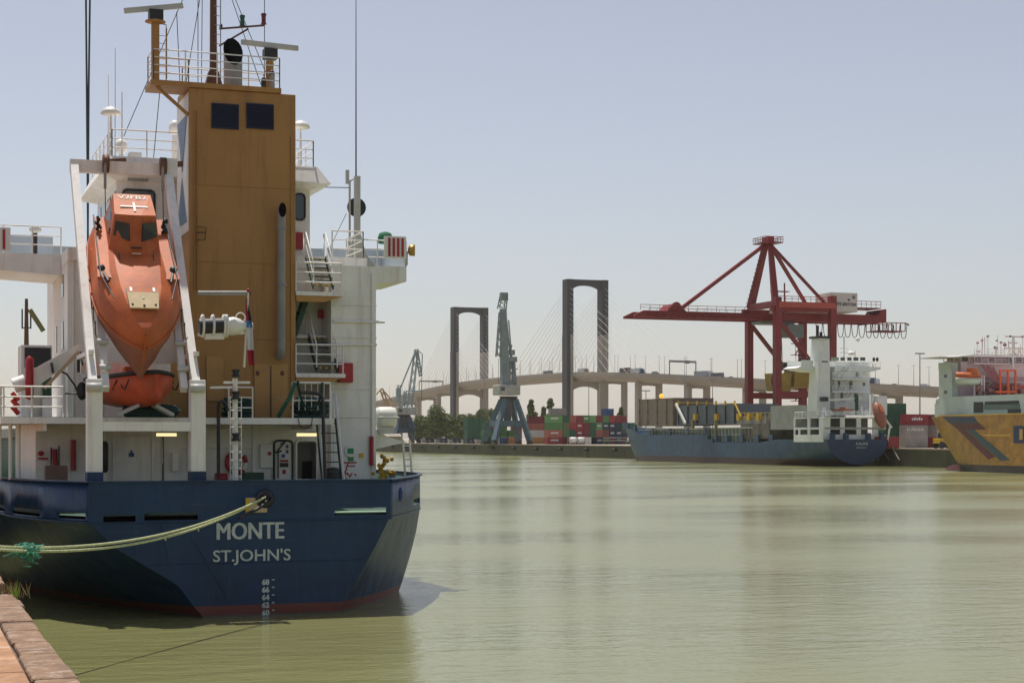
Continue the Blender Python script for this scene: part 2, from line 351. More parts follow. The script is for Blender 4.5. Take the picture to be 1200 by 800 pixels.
# bulwark with freeing ports
BULW = hull_paint('navy_bulwark_paint', (.009, .038, .102), -5)
def hz(px0, py0, px1, py1):
    p = B(px0, py0, 60); q = B(px1, py1, 60); return (min(p.x, q.x), max(p.x, q.x), min(p.z, q.z), max(p.z, q.z))
hl = [hz(121,603.5,159,611), hz(169,601,232,608.5), hz(392,595,453,602.5), hz(302,577,318,592)]
o = holes_panel(6.17, 16.88, ZK, ZT, hl, lambda u, v: Vector((u, 60, v))).build('transom_bulwark', [BULW, DARKG], monte, recalc=False)
s = solid(o, .09, -1); s.modifiers['thick'].material_offset = 1
def side_bulwark(pl, holes, name, flip):
    L_ = [0.]
    for p, q in zip(pl, pl[1:]): L_.append(L_[-1]+(q-p).length)
    def at(s):
        s = min(max(s, 0), L_[-1]-1e-6); i = max(j for j in range(len(L_)-1) if L_[j] <= s); t = (s-L_[i])/(L_[i+1]-L_[i]); return pl[i].lerp(pl[i+1], t)
    cols = sorted(set(L_+[h[0] for h in holes]+[h[1] for h in holes])); rows = sorted(set([ZK, ZT]+[h[2] for h in holes]+[h[3] for h in holes]))
    m = sheet(cols, rows, lambda u, v: Vector((at(u).x, at(u).y, v)), lambda u, v: any(h[0] < u < h[1] and h[2] < v < h[3] for h in holes))
    if not flip: m.f = [tuple(reversed(f)) for f in m.f]
    m.sm = [True]*len(m.f)
    o = m.build(name, [BULW, DARKG], monte, recalc=False); s = solid(o, .08, -1); s.modifiers['thick'].material_offset = 1
    cap = MB(); 
    ins = .05
    for p, q in zip(pl, pl[1:]): cap.bar(Vector((p.x, p.y, ZT+.03)), Vector((q.x, q.y, ZT+.03)), .2, .05)
    cap.build('capping_rail', BULW, monte)
side_bulwark(P[-1], [(.25,2.0,3.5,3.72),(3.4,6.6,3.5,3.74),(8,11,3.5,3.74)], 'side_bulwark', False)
side_bulwark(S[-1], [(5.6,8.6,3.62,3.86),(12,15,3.6,3.85)], 'side_bulwark', True)
MB().bar((6.1,60,ZT+.03),(16.95,60,ZT+.03),.2,.05).build('capping_rail', BULW, monte)
kn = MB(); kn.tube([(6.1,59.98,ZK),(16.95,59.98,ZK)], .035, 6); kn.tube([p for p in P[-1]], .035, 6); kn.tube([p for p in S[-1]], .035, 6)
kn.build('knuckle_strip', BULW, monte)
# mooring pipe, hawse hole
PALEG = mat('pale_green_deckgear', (.30, .48, .32), .6, var=.2)
c = B(310, 584, 59.95); MB().lathe(c+Vector((0, .25, 0)), (0,-1,0), [(0,.2),(0.1,.30),(.30,.34),(.36,.28),(.36,.2),(0.1,.16)], 18).build('fairlead_ring', BLACK, monte)
p = B(288,583,59.9); q = B(313,600,59.9)
MB().box((p.x, 59.90, q.z), (q.x, 59.985, p.z)).build('chafing_plate', BEIGE, monte)
MB().box((p.x-.0, 59.875, q.z+.02), (p.x+.13, 59.898, p.z-.02)).build('yellow_strip', YEL, monte)
c = A(467, 575, 18.05); 
def on_star(s_):  # point and outward normal along the starboard knuckle line
    pl = S[-1]; L0 = 0
    for p, q in zip(pl, pl[1:]):
        l = (q-p).length
        if L0+l > s_: d = (q-p).normalized(); return p.lerp(q, (s_-L0)/l), Vector((d.y, -d.x, 0))
        L0 += l
c, nn = on_star(2.2); c = Vector((c.x, c.y, 4.18))
MB().lathe(c-nn*.1, nn, [(0,.2),(.1,.27),(.16,.27),(.16,.18),(.05,.15)], 18).build('hawse_pipe', SIGNB, monte)
MB().lathe(c-nn*.05, nn, [(0,.17),(.13,.17)], 18).build('hawse_opening', BLACK, monte)
# gear seen through the ports
MB().box(B(395,603,60.6), B(452,598,61.2)).build('deck_gear', PALEG, monte)
MB().tube([(8.0,60.7,3.75),(8.3,60.7,3.75)], .16, 10).build('bollard', PALEG, monte)
# name and port of registry, draught marks
LET = mat('worn_white_letters', (.50, .55, .55), .6, var=.2, vscale=3, dirt=.3, dirtcol=(.12,.16,.2))
p = B(252, 632, 59.99); q = B(330, 632, 59.99); text('MONTE', .84, (p.x, 59.985, p.z), LET, monte, width=q.x-p.x, bold=0); text('MONTE', .84, (p.x+.022, 59.981, p.z+.012), LET, monte, width=q.x-p.x, bold=0); text('MONTE', .84, (p.x+.044, 59.977, p.z), LET, monte, width=q.x-p.x, bold=0)
p = B(249, 658.5, 59.99); q = B(340, 658, 59.99); text("ST.JOHN'S", .57, (p.x, 59.985, p.z+.02), LET, monte, width=q.x-p.x, bold=.006)
for i, n in enumerate(('60','62','64','66','68')):
    p = B(307, 720.5-i*8.95, 59.99); text(n, .26, (p.x, 59.985, p.z+.0), LET, monte, bold=.012, name='draught_mark')
    MB().box((p.x+.36, 59.985, p.z+.15), (p.x+.45, 59.995, p.z+.19)).build('draught_tick', LET, monte)
# weld seams
sm = MB()
for z in (1.9,): sm.tube([(8.1,59.99,z),(16.0,59.99,z)], .012, 4)
sm.tube([(8.6,59.99,ZK-.05),(8.9,59.99,2.0)], .01, 4); sm.tube([(9.4,59.99,ZK-.05),(11.0,59.99,.5)], .01, 4)
sm.build('weld_seams', HULL, monte)

# ---------------------------------------------------------------- Monte: superstructure
def sbox(name, p, q, m, parent=monte, bevel=0.): return MB().box(p, q).build(name, m, parent, bevel)
def bx(px0, py0, px1, py1, b0, b1, name, m, parent=monte, bevel=0.):
    """box whose aft face fills the rectangle at plane b0 and reaches to b1"""
    p = B(px0, py0, b0); q = B(px1, py1, b0); return sbox(name, (p.x, b0, p.z), (q.x, b1, q.z), m, parent, bevel)
WB = 68.0
dr = B(346,516,WB); dr2 = B(372,563,WB)
o = holes_panel(5.0, 18.4, ZD, 6.9, [(dr.x, dr2.x, ZD+.25, dr.z)], lambda u, v: Vector((u, WB, v))).build('poop_house_wall', WHITE, monte, recalc=False); solid(o, .08, -1)
house = MB(); house.box((5.0, WB+.1, ZD), (dr.x-.2, 80, 6.9)); house.box((dr2.x+.3, WB+.1, ZD), (18.4, 80, 6.9)); house.box((dr.x-.2, WB+2.5, ZD), (dr2.x+.3, 80, 6.9)); house.build('poop_house', WHITE, monte)
sbox('corridor_floor', (dr.x-.2, WB+.1, ZD), (dr2.x+.3, WB+2.5, ZD+.2), WOOD); bx(356,540,366,562,WB+1.6,WB+1.9,'corridor_fitting',BLACK)
# door frame and opened door leaf
def frame_rect(px0, py0, px1, py1, b, t, name, m, parent=monte, w=.06, dpt=.05):
    p = B(px0,py0,b); q = B(px1,py1,b); f = MB(); x0, x1, z0, z1 = p.x, q.x, q.z, p.z
    c = .14
    pts = [(x0,z0),(x0,z1-c),(x0+c*.3,z1-c*.3),(x0+c,z1),(x1-c,z1),(x1-c*.3,z1-c*.3),(x1,z1-c),(x1,z0),(x0,z0)]
    f.tube([(x, b-dpt, z) for x, z in pts], w, 6, cap=False); return f.build(name, m, parent)
df = frame_rect(346.5,516,371.5,562,WB-.01,.1,'door_frame',WHITE)
dl = bx(320.5,516,343,563,WB-.1,WB-.045,'door',WHITE2); frame_rect(321,516,342.5,563,WB-.09,.1,'door_seal',BLACK,dl,w=.045)
MB().bar(B(329,520,WB-.14),B(335,517,WB-.14),.05).build('door_handle',BLACK,dl)
lv = MB(); lv.bar(B(333,519,WB-.14),B(325,528,WB-.14),.05); lv.bar(B(326,527,WB-.14),B(326,560,WB-.14),.04); lv.bar(B(323,530,WB-.14),B(330,528,WB-.14),.07); lv.build('door_lever',BLACK,dl)
for (a0,b0,a1,b1,mm) in ((335,521,338,525,SIGNB),(335,527,338,531,SIGNB),(330,532,334,536,SIGNB),(328,538.5,338,541,REDP),(328,542,338,547,BLACK),(331,550,335,555,REDP)):
    bx(a0,b0,a1,b1,WB-.12,WB-.105,'door_sign',mm,dl)
lk = bx(305,520,320,548,WB-.14,WB-.03,'wall_locker',WHITE2,monte,.02); bx(314,529,318,533,WB-.16,WB-.145,'locker_sign',REDP,lk)
# signs and fire gear on the tall side casing
CA0 = B(385,400,67.6).x; CA1 = 18.42; CB = 67.6
cas = sbox('stair_casing', (B(388,400,CB).x, CB, ZD), (CA1, 73.5, 13.3), WHITE)
sb = bx(391,500,431,562,CB-.03,CB+.0,'sign_backboard',WHITE2,cas)
c = B(411,528,CB-.05); MB().lathe(c, (0,-1,0), [(0,.26),(.06,.26)], 20).build('round_sign', WHITE2, sb)
bx(407.5,525,414.5,531,CB-.15,CB-.12,'green_sign',SIGNG,sb); bx(408,534.5,414.5,540,CB-.06,CB-.035,'green_sign',SIGNG,sb)
bx(421,531,426,536,CB-.06,CB-.035,'yellow_sign',YEL,sb); bx(403,541,418,542.5,CB-.06,CB-.035,'red_notice',REDP,sb); bx(406,545,416,546.2,CB-.06,CB-.035,'red_notice',REDP,sb)
hb = MB()
for py, d in ((358,.03),(377,.1),(396,.04),(404,.09),(456,.03),(489,.03)):
    x0 = B(390,py,CB-.02).x; hb.tube([(x0,CB-d/2,B(410,py,CB).z),(CA1+(.35 if py==377 else .02),CB-d/2,B(410,py,CB).z+.02)], d/2+.01, 6)
for px in (437,): hb.tube([B(436.3,320,CB-.03),B(436.3,560,CB-.03)], .06, 6)
hb.build('casing_stiffener', WHITE, cas)
single(MB().tube([B(435.5,511,CB-.12),B(435.5,545,CB-.12)], .085, 10), 'fire_extinguisher', REDP, 'slim red cylinder on the right edge of the tall white casing', 'fire extinguisher')
bx(397,425,414,448,CB-.3,CB-.01,'fire_hose_cabinet',REDP,cas,.03)
# main house behind, bridge deck, wheelhouse
HB = 69.3
hs = sbox('accommodation_house', (6.31, HB, 6.9), (16.8, 79, 13.3), WHITE)
for px in (86,100,120): MB().tube([B(px,300,HB-.02),B(px,488,HB-.02)], .05, 6).build('downpipe', WHITE2, hs)
for (x0,y0,x1,y1) in ((150,402,160,414),(143,455,160,470)): bx(x0,y0,x1,y1,HB-.05,HB+.02,'wall_fitting',LGREY,hs)
MB().box((6.28,71,9.9),(6.31,71.7,11.0)).build('porthole',GLASS,hs); MB().box((6.28,74,9.9),(6.31,74.7,11.0)).build('porthole',GLASS,hs)
MB().box((6.28,71,12.0),(6.31,71.7,12.9)).build('porthole',GLASS,hs)
BDZ = 13.3
bd = MB(); bd.box((6.3,HB-.2,BDZ),(18.45,80,BDZ+.5)); bd.build('bridge_deck', WHITE, monte)
GREYW = mat('grey_wing_paint', (.36,.42,.48), .55, var=.08, dirt=.15)
def wing(x0, x1, root_low):
    w = MB(); zt = BDZ+(.5 if root_low else .8); zb = BDZ-.45 if root_low else BDZ
    sgn = 1 if x1 > x0 else -1
    poly = [(x0,72,zt-.85),(x0,72,zt),(x1,72,zt),(x1,72,zt-(.65 if root_low else .7))]
    w.prism(poly, (0,4.2,0)); wo = w.build('bridge_wing', WHITE, monte)
    MB().box((x0,75.9,zt),(x1,76.05,zt+1.15)).build('wing_bulwark', GREYW, wo)
    MB().box((x1-.06*sgn,72,zt),(x1,75.9,zt+1.1)).build('wing_bulwark', GREYW, wo)
    rail([(x0,72.05,zt),(x1,72.05,zt)], 1.12, 3, 1.3).build('wing_railing', WHITE2, wo)
    return wo
wl = wing(6.3, 2.9, True); wr = wing(18.4, 21.0, True)
MB().box((16.5,76.4,BDZ+.5),(18.4,76.5,BDZ+1.65)).build('bridge_deck_bulwark', GREYW, monte); MB().box((6.3,79,BDZ+.5),(18.4,79.1,BDZ+1.6)).build('bridge_deck_bulwark', GREYW, monte)
# lifebuoy racks with red bars at both wing ends
for (x0, x1, lab) in ((2.95,4.3,'striped red and white lifebuoy rack on the left bridge wing'),(19.95,20.95,'striped red and white lifebuoy rack on the right bridge wing')):
    t = thing('lifebuoy_rack', (x0, 71.9, BDZ+.6), lab, 'rack', 'lifebuoy racks on the bridge wings')
    BDZ_ = BDZ; BDZ += (.3 if x0 > 10 else 0)
    MB().box((x0,71.86,BDZ+.55),(x1,71.92,BDZ+1.5)).build('backboard', WHITE2, t)
    for i in range(4):
        xx = x0+.18+i*(x1-x0-.2)/4; MB().box((xx,71.82,BDZ+.62),(xx+.1,71.855,BDZ+1.42)).build('stripe', REDP, t)
    BDZ = BDZ_
for (x, lab) in ((3.4,'rounded green canvas cover at the left bridge wing end'),(20.2,'rounded green canvas cover at the right bridge wing end')):
    m_ = MB(); m_.lathe((x,72.6,BDZ+1.55),(0,0,1),[(0,.3),(.25,.33),(.45,.27),(.52,.08)],14); single(m_,'canvas_cover',mat('green_canvas',(.02,.16,.08),.8,var=.2),lab,'cover')
t = thing('compass_repeater', (6.0,73,BDZ+.5), 'round headed grey repeater on a stand at the left bridge wing', 'instrument')
MB().tube([(5.35,73,BDZ+.5),(5.35,73,BDZ+1.5)],.09,8).build('stand',BLACK,t); MB().ell((5.35,73,BDZ+1.6),(.25,.25,.16)).build('head',LGREY,t)
t = thing('searchlight', (21.25,72.3,BDZ+1.2), 'brass coloured searchlight at the far end of the right bridge wing', 'searchlight')
MB().lathe((21.12,72.2,BDZ+1.25),(1,-.3,0),[(0,.1),(.08,.24),(.3,.26),(.32,.2)],12).build('lamp',mat('brass',(.45,.28,.08),.4,.6),t); MB().tube([(21.1,72.3,BDZ+.6),(21.1,72.3,BDZ+1.2)],.05,6).build('bracket',YEL,t)
# wheelhouse
WH0, WH1, WHB = 8.4, 16.45, 71.0
wh = sbox('wheelhouse', (WH0, WHB, BDZ+.5), (WH1, 78, 17.1), WHITE)
wr_ = MB(); wr_.loft([[Vector((WH0-.05,WHB-.05,16.8)),Vector((WH1+.05,WHB-.05,16.8)),Vector((WH1+.05,78.5,16.8)),Vector((WH0-.05,78.5,16.8))],
  [Vector((WH0-.7,WHB-.7,17.0)),Vector((WH1+.75,WHB-.7,17.0)),Vector((WH1+.75,79.2,17.0)),Vector((WH0-.7,79.2,17.0))],
  [Vector((WH0-.3,WHB-.3,17.75)),Vector((WH1+.25,WHB-.3,17.75)),Vector((WH1+.25,78.8,17.75)),Vector((WH0-.3,78.8,17.75))]]); wr_.build('wheelhouse_roof', WHITE, wh)
def win(px0,py0,px1,py1,b,parent,name='window'):
    p = B(px0,py0,b); q = B(px1,py1,b); g = MB(); g.box((p.x,b-.04,q.z),(q.x,b+.02,p.z)); o = g.build(name,GLASS,parent)
    f = MB(); c = .12; x0,x1,z0,z1 = p.x,q.x,q.z,p.z
    f.tube([(x,b-.045,z) for x,z in ((x0,z0),(x0,z1-c),(x0+c,z1),(x1-c,z1),(x1,z1-c),(x1,z0+c),(x1-c,z0),(x0+c,z0),(x0,z0+c))],.045,6).build('window_frame',BLACK if parent is wh else WHITE2,o); return o
win(144,222,181,262,WHB,wh); win(345,227,357,258,WHB,wh)
for y0 in (71.7,73.5,75.3,77): MB().box((WH0-.03,y0-.55,15.0),(WH0+.02,y0+.55,16.4)).build('window', GLASS, wh); 
for y0 in (72.2,74,76): MB().box((WH1+.03,y0-.55,15.0),(WH1-.02,y0+.55,16.4)).build('window', GLASS, wh)
bx(150,208,174,212,WHB-.35,WHB-.1,'floodlight',STEEL,wh)
bx(345,272,355,292,WHB-.3,WHB,'red_box',REDP,wh)
rt = 17.75
rail([(WH0-.2,WHB-.2,rt),(11.0,WHB-.2,rt),(11.0,WHB+.8,rt)],1.1,3,1.2).build('roof_railing',WHITE2,wh)
rail([(14.6,WHB-.2,rt),(WH1+.1,WHB-.2,rt),(WH1+.1,78,rt)],1.1,3,1.4).build('roof_railing',WHITE2,wh)
rail([(WH0-.2,WHB-.2,rt),(WH0-.2,78,rt)],1.1,3,1.4).build('roof_railing',WHITE2,wh)
bx(152,178,166,186,WHB+.5,WHB+1.2,'roof_locker',LGREY,wh)
# antennas on the wheelhouse roof
def ant(px, ytop, b, r, name, label, head=None, base=rt):
    x = B(px, 180, b).x; zt = B(px, ytop, b).z; t = thing(name, (x,b,base), label, 'antenna')
    MB().tube([(x,b,base),(x,b,zt)], r, 7, r2=r*.5).build('pole', WHITE2, t)
    if head == 'dome': MB().lathe((x,b,zt-.1),(0,0,1),[(0,.1),(.02,.42),(.15,.4),(.3,.2),(.36,.02)],16).build('dome', WHITE2, t)
    if head == 'ball': MB().ell((x,b,zt),(.28,.28,.34)).build('dome', WHITE2, t)
    if head == 'cross': MB().tube([(x-.5,b,zt),(x+.5,b,zt)],.02,5).build('arm', STEEL, t)
    return t
ant(130,132,72.5,.09,'satellite_antenna','mushroom topped white satellite antenna on a pole, leftmost on the wheelhouse roof','dome')
ant(135,56,72.3,.03,'whip_antenna','tall thin whip antenna beside the mushroom topped antenna on the left roof')
ant(127,88,73.2,.025,'whip_antenna','shorter thin whip antenna left of the mushroom topped antenna')
ant(143,108,72.0,.04,'whip_antenna','short whip antenna right of the mushroom topped antenna')
ant(142,172,73,.14,'radome','small white ball radome low on the left wheelhouse roof','ball')
ant(205,150,75,.2,'radome','white dome antenna close to the port side of the ochre funnel','ball')
ant(352,148,74,.08,'satellite_antenna','flat topped white antenna on poles right of the funnel, above the wheelhouse','dome')
ant(346,118,74.5,.02,'whip_antenna','thin whip antenna right of the ochre funnel top')

# ---------------------------------------------------------------- funnel
FA0, FA1, FB0, FB1 = B(222,110,67).x, B(346.5,110,67).x, 67.0, 70.2
FZ = B(300,108,67).z
fn = sbox('funnel', (FA0, FB0, 7.1), (FA1, FB1, FZ), OCHRE, monte, .03)
bx(198,425,222.5,492,67.15,70,'funnel_side_casing',OCHRE,fn)
em = MB().box((FA0-.02, FB0+.15, 14.4),(FA0-.004, FB1-.15, FZ-.15)).build('funnel_emblem', WHITE, fn)
GB = mat('grey_blue_emblem',(.12,.2,.3),.5)
for z0, z1, fl in ((16.9,19.0,1),(14.8,16.7,-1)):
    m_ = MB(); ym = (FB0+FB1)/2; za, zb = (z1, z0) if fl == 1 else (z0, z1)
    m_.prism([(FA0-.045,FB0+.4,za),(FA0-.045,FB1-.4,za),(FA0-.045,ym,zb)],(.02,0,0)); m_.build('emblem_triangle',GB,em)
for x0, x1 in ((248,280),(289,321)):
    lo = bx(x0,120.5,x1,152,66.93,67.05,'louvre',NAVY,fn); sl_ = MB(); p = B(x0,121,66.9); q = B(x1,151,66.9)
    for i in range(11): z = q.z+(p.z-q.z)*(i+.5)/11; sl_.bar((p.x+.03,66.9,z),(q.x-.03,66.9,z),.05,.03,up=(0,.7,.7))
    sl_.build('louvre_slats',NAVY,lo); 
for i in range(3):
    z = (10.2,13.2,16.2)[i]; MB().tube([(FA0+.02,FB0-.005,z),(FA1-.02,FB0-.005,z)],.014,4).build('weld_seam',OCHRE,fn)
# platform, railing, exhausts, masts
pz = FZ
PL0 = B(177,100,66.9).x
sbox('platform', (PL0, 66.9, pz+.0), (FA0+.02, 68.6, pz+.2), OCHRE, fn); sbox('platform', (FA0+.03, 66.9, pz+.003), (FA1-.6, 70.2, pz+.2), OCHRE, fn)
MB().bar((PL0+.25,67.2,pz),(FA0,67.2,pz-1.05),.12).build('platform_strut',OCHRE,fn)
rail([(PL0+.1,68.5,pz+.2),(PL0+.1,67,pz+.2),(FA1-.65,67,pz+.2),(FA1-.65,70.1,pz+.2),(PL0+1.7,70.1,pz+.2),(PL0+1.7,68.5,pz+.2),(PL0+.1,68.5,pz+.2)],1.2,4,1.3,.022,.028).build('platform_railing',WHITE2,fn)
def exhaust(px, yb, yt, r, b, name='exhaust_pipe'):
    x = B(px,100,b).x; z0 = B(px,yb,b).z; z1 = B(px,yt,b).z; ro = MB()
    n = 16; cut = r*1.9; rings = []
    for z, sl in ((z0,0),(z1-cut,1)):
        rings.append([Vector((x+r*math.cos(2*math.pi*j/n), b+r*math.sin(2*math.pi*j/n), z+(cut*.85*(math.sin(2*math.pi*j/n)) if sl else 0))) for j in range(n)])
    ro.loft(rings, smooth=True, caps=False); o = ro.build(name, STEEL, fn)
    c = [v+Vector((0,-.01,.0)) for v in rings[1]]; MB().add([Vector((x+(v.x-x)*1.04,v.y-.02,v.z+.02)) for v in c],[tuple(range(n))]).build('exhaust_mouth',SOOT,o); return o
exhaust(273,107,40,B(284,90,67.6).x-B(273,90,67.6).x,67.9)
# tall funnel-face exhaust with elbow
x = B(330,300,66.6).x; r = .17
g = MB(); g.tube([(x,66.95,B(0,412,66.7).z),(x,66.7,B(0,408,66.7).z),(x,66.65,B(0,400,66.7).z),(x,66.65,B(0,236,66.7).z),(x,66.6,B(0,228,66.7).z)],r,14)
for py in (255,325): g.tube([(x,66.65,B(0,py,66.7).z),(x,66.65,B(0,py,66.7).z+.06)],r+.04,14)
go = g.build('exhaust_pipe',STEEL,fn); MB().ell((x,66.42,B(0,231,66.5).z),(.155,.05,.29)).build('exhaust_mouth',SOOT,go)
for px,yb,yt in ((309,107,96),(319,107,88)): 
    p_ = B(px,yb,67.6); q_ = B(px,yt,67.6); so = MB().tube([p_,q_],.1,10).build('small_exhaust',STEEL if px>310 else BLACK,fn); MB().ell(q_,(.11,.08,.2)).build('exhaust_mouth',BLACK,so)
# casing doors
cd = bx(298,426,337,490,66.9,67.0,'casing_door',OCHRE2,fn,.02); MB().bar(B(317.5,428,66.88),B(317.5,489,66.88),.03).build('door_gap',BLACK,cd)
for px in (302,331): MB().ell(B(px,437,66.88),(.08,.05,.1)).build('door_clamp',MASTB,cd)
bx(242,417,262,470,66.92,67.0,'access_panel',OCHRE2,fn,.02)
# radar masts
for (px,yt,bar0,bar1,bb,lab) in ((182,27,(146,13),(214,7),67.3,0),(316,72,(283,49.5),(349,57),68.6,1)):
    x = B(px,yt,bb).x; z = B(px,yt,bb).z; rm = MB().tube([(x,bb,pz+.15),(x,bb,z)],.16,10); rm.lathe((x,bb,z),(0,0,1),[(0,.16),(.02,.4),(.06,.4),(.07,.1)],14) if not lab else None
    ro = rm.build('radar_mast',OCHRE,fn); MB().box((x-.25,bb-.25,z+.08),(x+.28,bb+.25,z+.48)).build('radar_gearbox',BLACK,ro)
    p_ = B(*bar0,bb-.25); q_ = B(*bar1,bb+.25); MB().bar(p_,q_,.14,.2).build('radar_scanner',LGREY,ro)
    if not lab:
        l_ = MB(); xx = x+.42
        l_.tube([(xx,bb-.12,pz+.3),(xx,bb-.12,z-.2)],.022,5); l_.tube([(xx+.02,bb+.15,pz+.3),(xx+.02,bb+.15,z-.2)],.022,5)
        l_.tube([(x+.1,bb,z+.0),(x+.42,bb,z-.05),(xx,bb,z-.3)],.022,5)
        zz = pz+.5
        while zz < z-.3: l_.tube([(xx,bb-.12,zz),(xx+.02,bb+.15,zz)],.018,4); l_.tube([(x+.1,bb,zz),(xx,bb,zz)],.012,4) if int(zz*10)%3==0 else None; zz += .3
        l_.build('mast_ladder',OCHRE,ro)
# main mast
mx = B(250,100,69.5).x; mb_ = 69.5
mm = MB().tube([(mx,mb_,pz+.1),(mx,mb_,pz+9)],.16,10,r2=.11); mm.loft([[Vector((mx-.45,mb_-.3,pz+.2)),Vector((mx+.45,mb_-.3,pz+.2)),Vector((mx+.45,mb_+.3,pz+.2)),Vector((mx-.45,mb_+.3,pz+.2))],[Vector((mx-.2,mb_-.15,pz+1.2)),Vector((mx+.2,mb_-.15,pz+1.2)),Vector((mx+.2,mb_+.15,pz+1.2)),Vector((mx-.2,mb_+.15,pz+1.2))]])
mo = mm.build('main_mast',MASTB,fn)
l_ = MB(); 
for dx in (.26,): 
    l_.tube([(mx+dx,mb_-.2,pz+.6),(mx+dx,mb_-.2,pz+8.6)],.02,4)
zz = pz+.8
while zz < pz+8.5: l_.tube([(mx,mb_-.2,zz),(mx+.28,mb_-.2,zz)],.016,4); zz += .38
l_.build('mast_ladder',STEEL,mo)
p0_ = B(257,34,mb_); p1_ = B(310,30,mb_); ya = MB().bar(p0_,p1_,.07); ya.bar(B(257,54,mb_),B(291,34,mb_),.07); yo = ya.build('yard',MASTB,mo)
for px,py,c_ in ((284,25,(.01,.12,.07)),(309,23,(.15,.02,.03))):
    q_ = B(px,py,mb_); MB().lathe(q_-Vector((0,0,.2)),(0,0,1),[(0,.13),(.08,.09),(.3,.09),(.4,.12),(.44,.1)],10).build('navigation_light',mat('lamp_body',c_,.4),yo)
MB().lathe(B(259,34,mb_),(0,0,1),[(0,.06),(.15,.07),(.2,.03)],8).build('navigation_light',BLACK,yo)
# stays and halyards
st = MB()
for p_,q_ in ((B(214,0,72),B(145,160,72)),(B(234,0,69),B(217,103,67.3)),(B(237,0,72),B(236,105,70)),(B(207,14,68),B(211,100,68)),(B(272,0,69),B(306,100,68)),(B(276,0,69),B(318,101,68)),(B(310,0,69.5),B(310,110,69.5)),(B(187,110,68),B(180,185,70)),(B(232,-40,69),B(232,104,69))):
    st.tube([p_,q_],.016,4)
st.build('stay_wires',WIRE,fn)
# right signal post with black ball, whip antenna
t = thing('signal_post', (B(419,300,72).x,72,BDZ+.5), 'white post with black disc and flared foot at right of the bridge deck', 'post')
x = B(418.5,300,72).x; z1 = B(0,187,72.6).z
pm = MB(); pm.bar((x,72,BDZ+.5),(x,72,z1),.24,.24); pm.loft([[Vector((x-.75,71.8,BDZ+.45)),Vector((x+.75,71.8,BDZ+.45)),Vector((x+.75,72.2,BDZ+.45)),Vector((x-.75,72.2,BDZ+.45))],[Vector((x-.35,71.85,BDZ+1.0)),Vector((x+.35,71.85,BDZ+1.0)),Vector((x+.35,72.15,BDZ+1.0)),Vector((x-.35,72.15,BDZ+1.0))],[Vector((x-.15,71.87,BDZ+1.8)),Vector((x+.15,71.87,BDZ+1.8)),Vector((x+.15,72.13,BDZ+1.8)),Vector((x-.15,72.13,BDZ+1.8))]])
pm.tube([(x-.28,72.2,BDZ+1),(x-.28,72.2,z1-.2)],.05,6); pm.tube([(x-.28,72.2,z1-.2),(x-.05,72.2,z1-.05)],.04,5); pm.build('post',LGREY,t)
c = B(418,243,72.4); MB().lathe(c,(0,1,0),[(0,.42),(.05,.42)],24).build('black_disc',BLACK,t)
MB().bar(c+Vector((-.42,0,1.0)),c+Vector((-.42,0,1.6)),.14).build('light_housing',LGREY,t)
single(MB().tube([(x-.05,72,z1),(x-.05,72,z1+9)],.035,6,r2=.012),'whip_antenna',BLACK,'very tall black whip antenna on top of the white signal post','antenna')
MB().tube([B(364,219,71.5),B(410,220,72)],.02,4).build('stay_wire',WIRE,monte); MB().tube([B(406,250,72),B(384,296,72)],.012,4).build('stay_wire',WIRE,monte)
# platforms and stairs right of the funnel
def stairs(p0, p1, w, nt, rails=True):
    """p0 foot, p1 head; width along X"""
    p0 = Vector(p0); p1 = Vector(p1); m = MB()
    for s in (-w/2, w/2): m.bar(p0+Vector((0,s,0)), p1+Vector((0,s,0)), .05, .2)
    for i in range(nt):
        c = p0.lerp(p1, (i+.5)/nt); m.box(c+Vector((-.13,-w/2,-.02)), c+Vector((.13,w/2,.02)))
    o = m.build('stairs', DARKG, monte)
    if rails:
        h = MB()
        for s in (-w/2, w/2):
            u = Vector((0,s,1.0)); h.tube([p0+Vector((0,s,.1)), p0+u, p1+u, p1+Vector((0,s,0))], .03, 6); h.tube([p0+Vector((0,s,.5)), p1+Vector((0,s,.5))], .02, 5)
            for i in (1,2): q = p0.lerp(p1,i/3); h.tube([q+Vector((0,s,0)), q+u], .02, 5)
        h.build('handrail', WHITE2, o)
    return o
def stairsY(p0, p1, w, nt, rails=True):
    """flight climbing along Y and leaning in X, treads along X"""
    p0 = Vector(p0); p1 = Vector(p1); m = MB()
    for s in (-w/2, w/2): m.bar(p0+Vector((s,0,0)), p1+Vector((s,0,0)), .05, .2)
    for i in range(nt):
        c = p0.lerp(p1, (i+.5)/nt); m.box(c+Vector((-w/2,-.12,-.02)), c+Vector((w/2,.12,.02)))
    o = m.build('stairs', DARKG, monte)
    tr = MB()
    for i in (0,nt-1):
        c = p0.lerp(p1,(i+.5)/nt)
        for j in range(3): tr.box(c+Vector((-w/2+.1+j*.25,-.14,-.03)), c+Vector((-w/2+.2+j*.25,-.121,.03)))
    tr.build('yellow_nosing', YEL, o)
    if rails:
        for s in (-w/2, w/2):
            h = MB(); u = Vector((s,0,1.0)); h.tube([p0+Vector((s,0,.1)), p0+u, p1+u, p1+Vector((s,.3,1.0)), p1+Vector((s,.3,0))], .032, 6); h.tube([p0+Vector((s,0,.5)), p1+Vector((s,0,.5))], .02, 5)
            h.build('handrail', WHITE2, o)
    return o
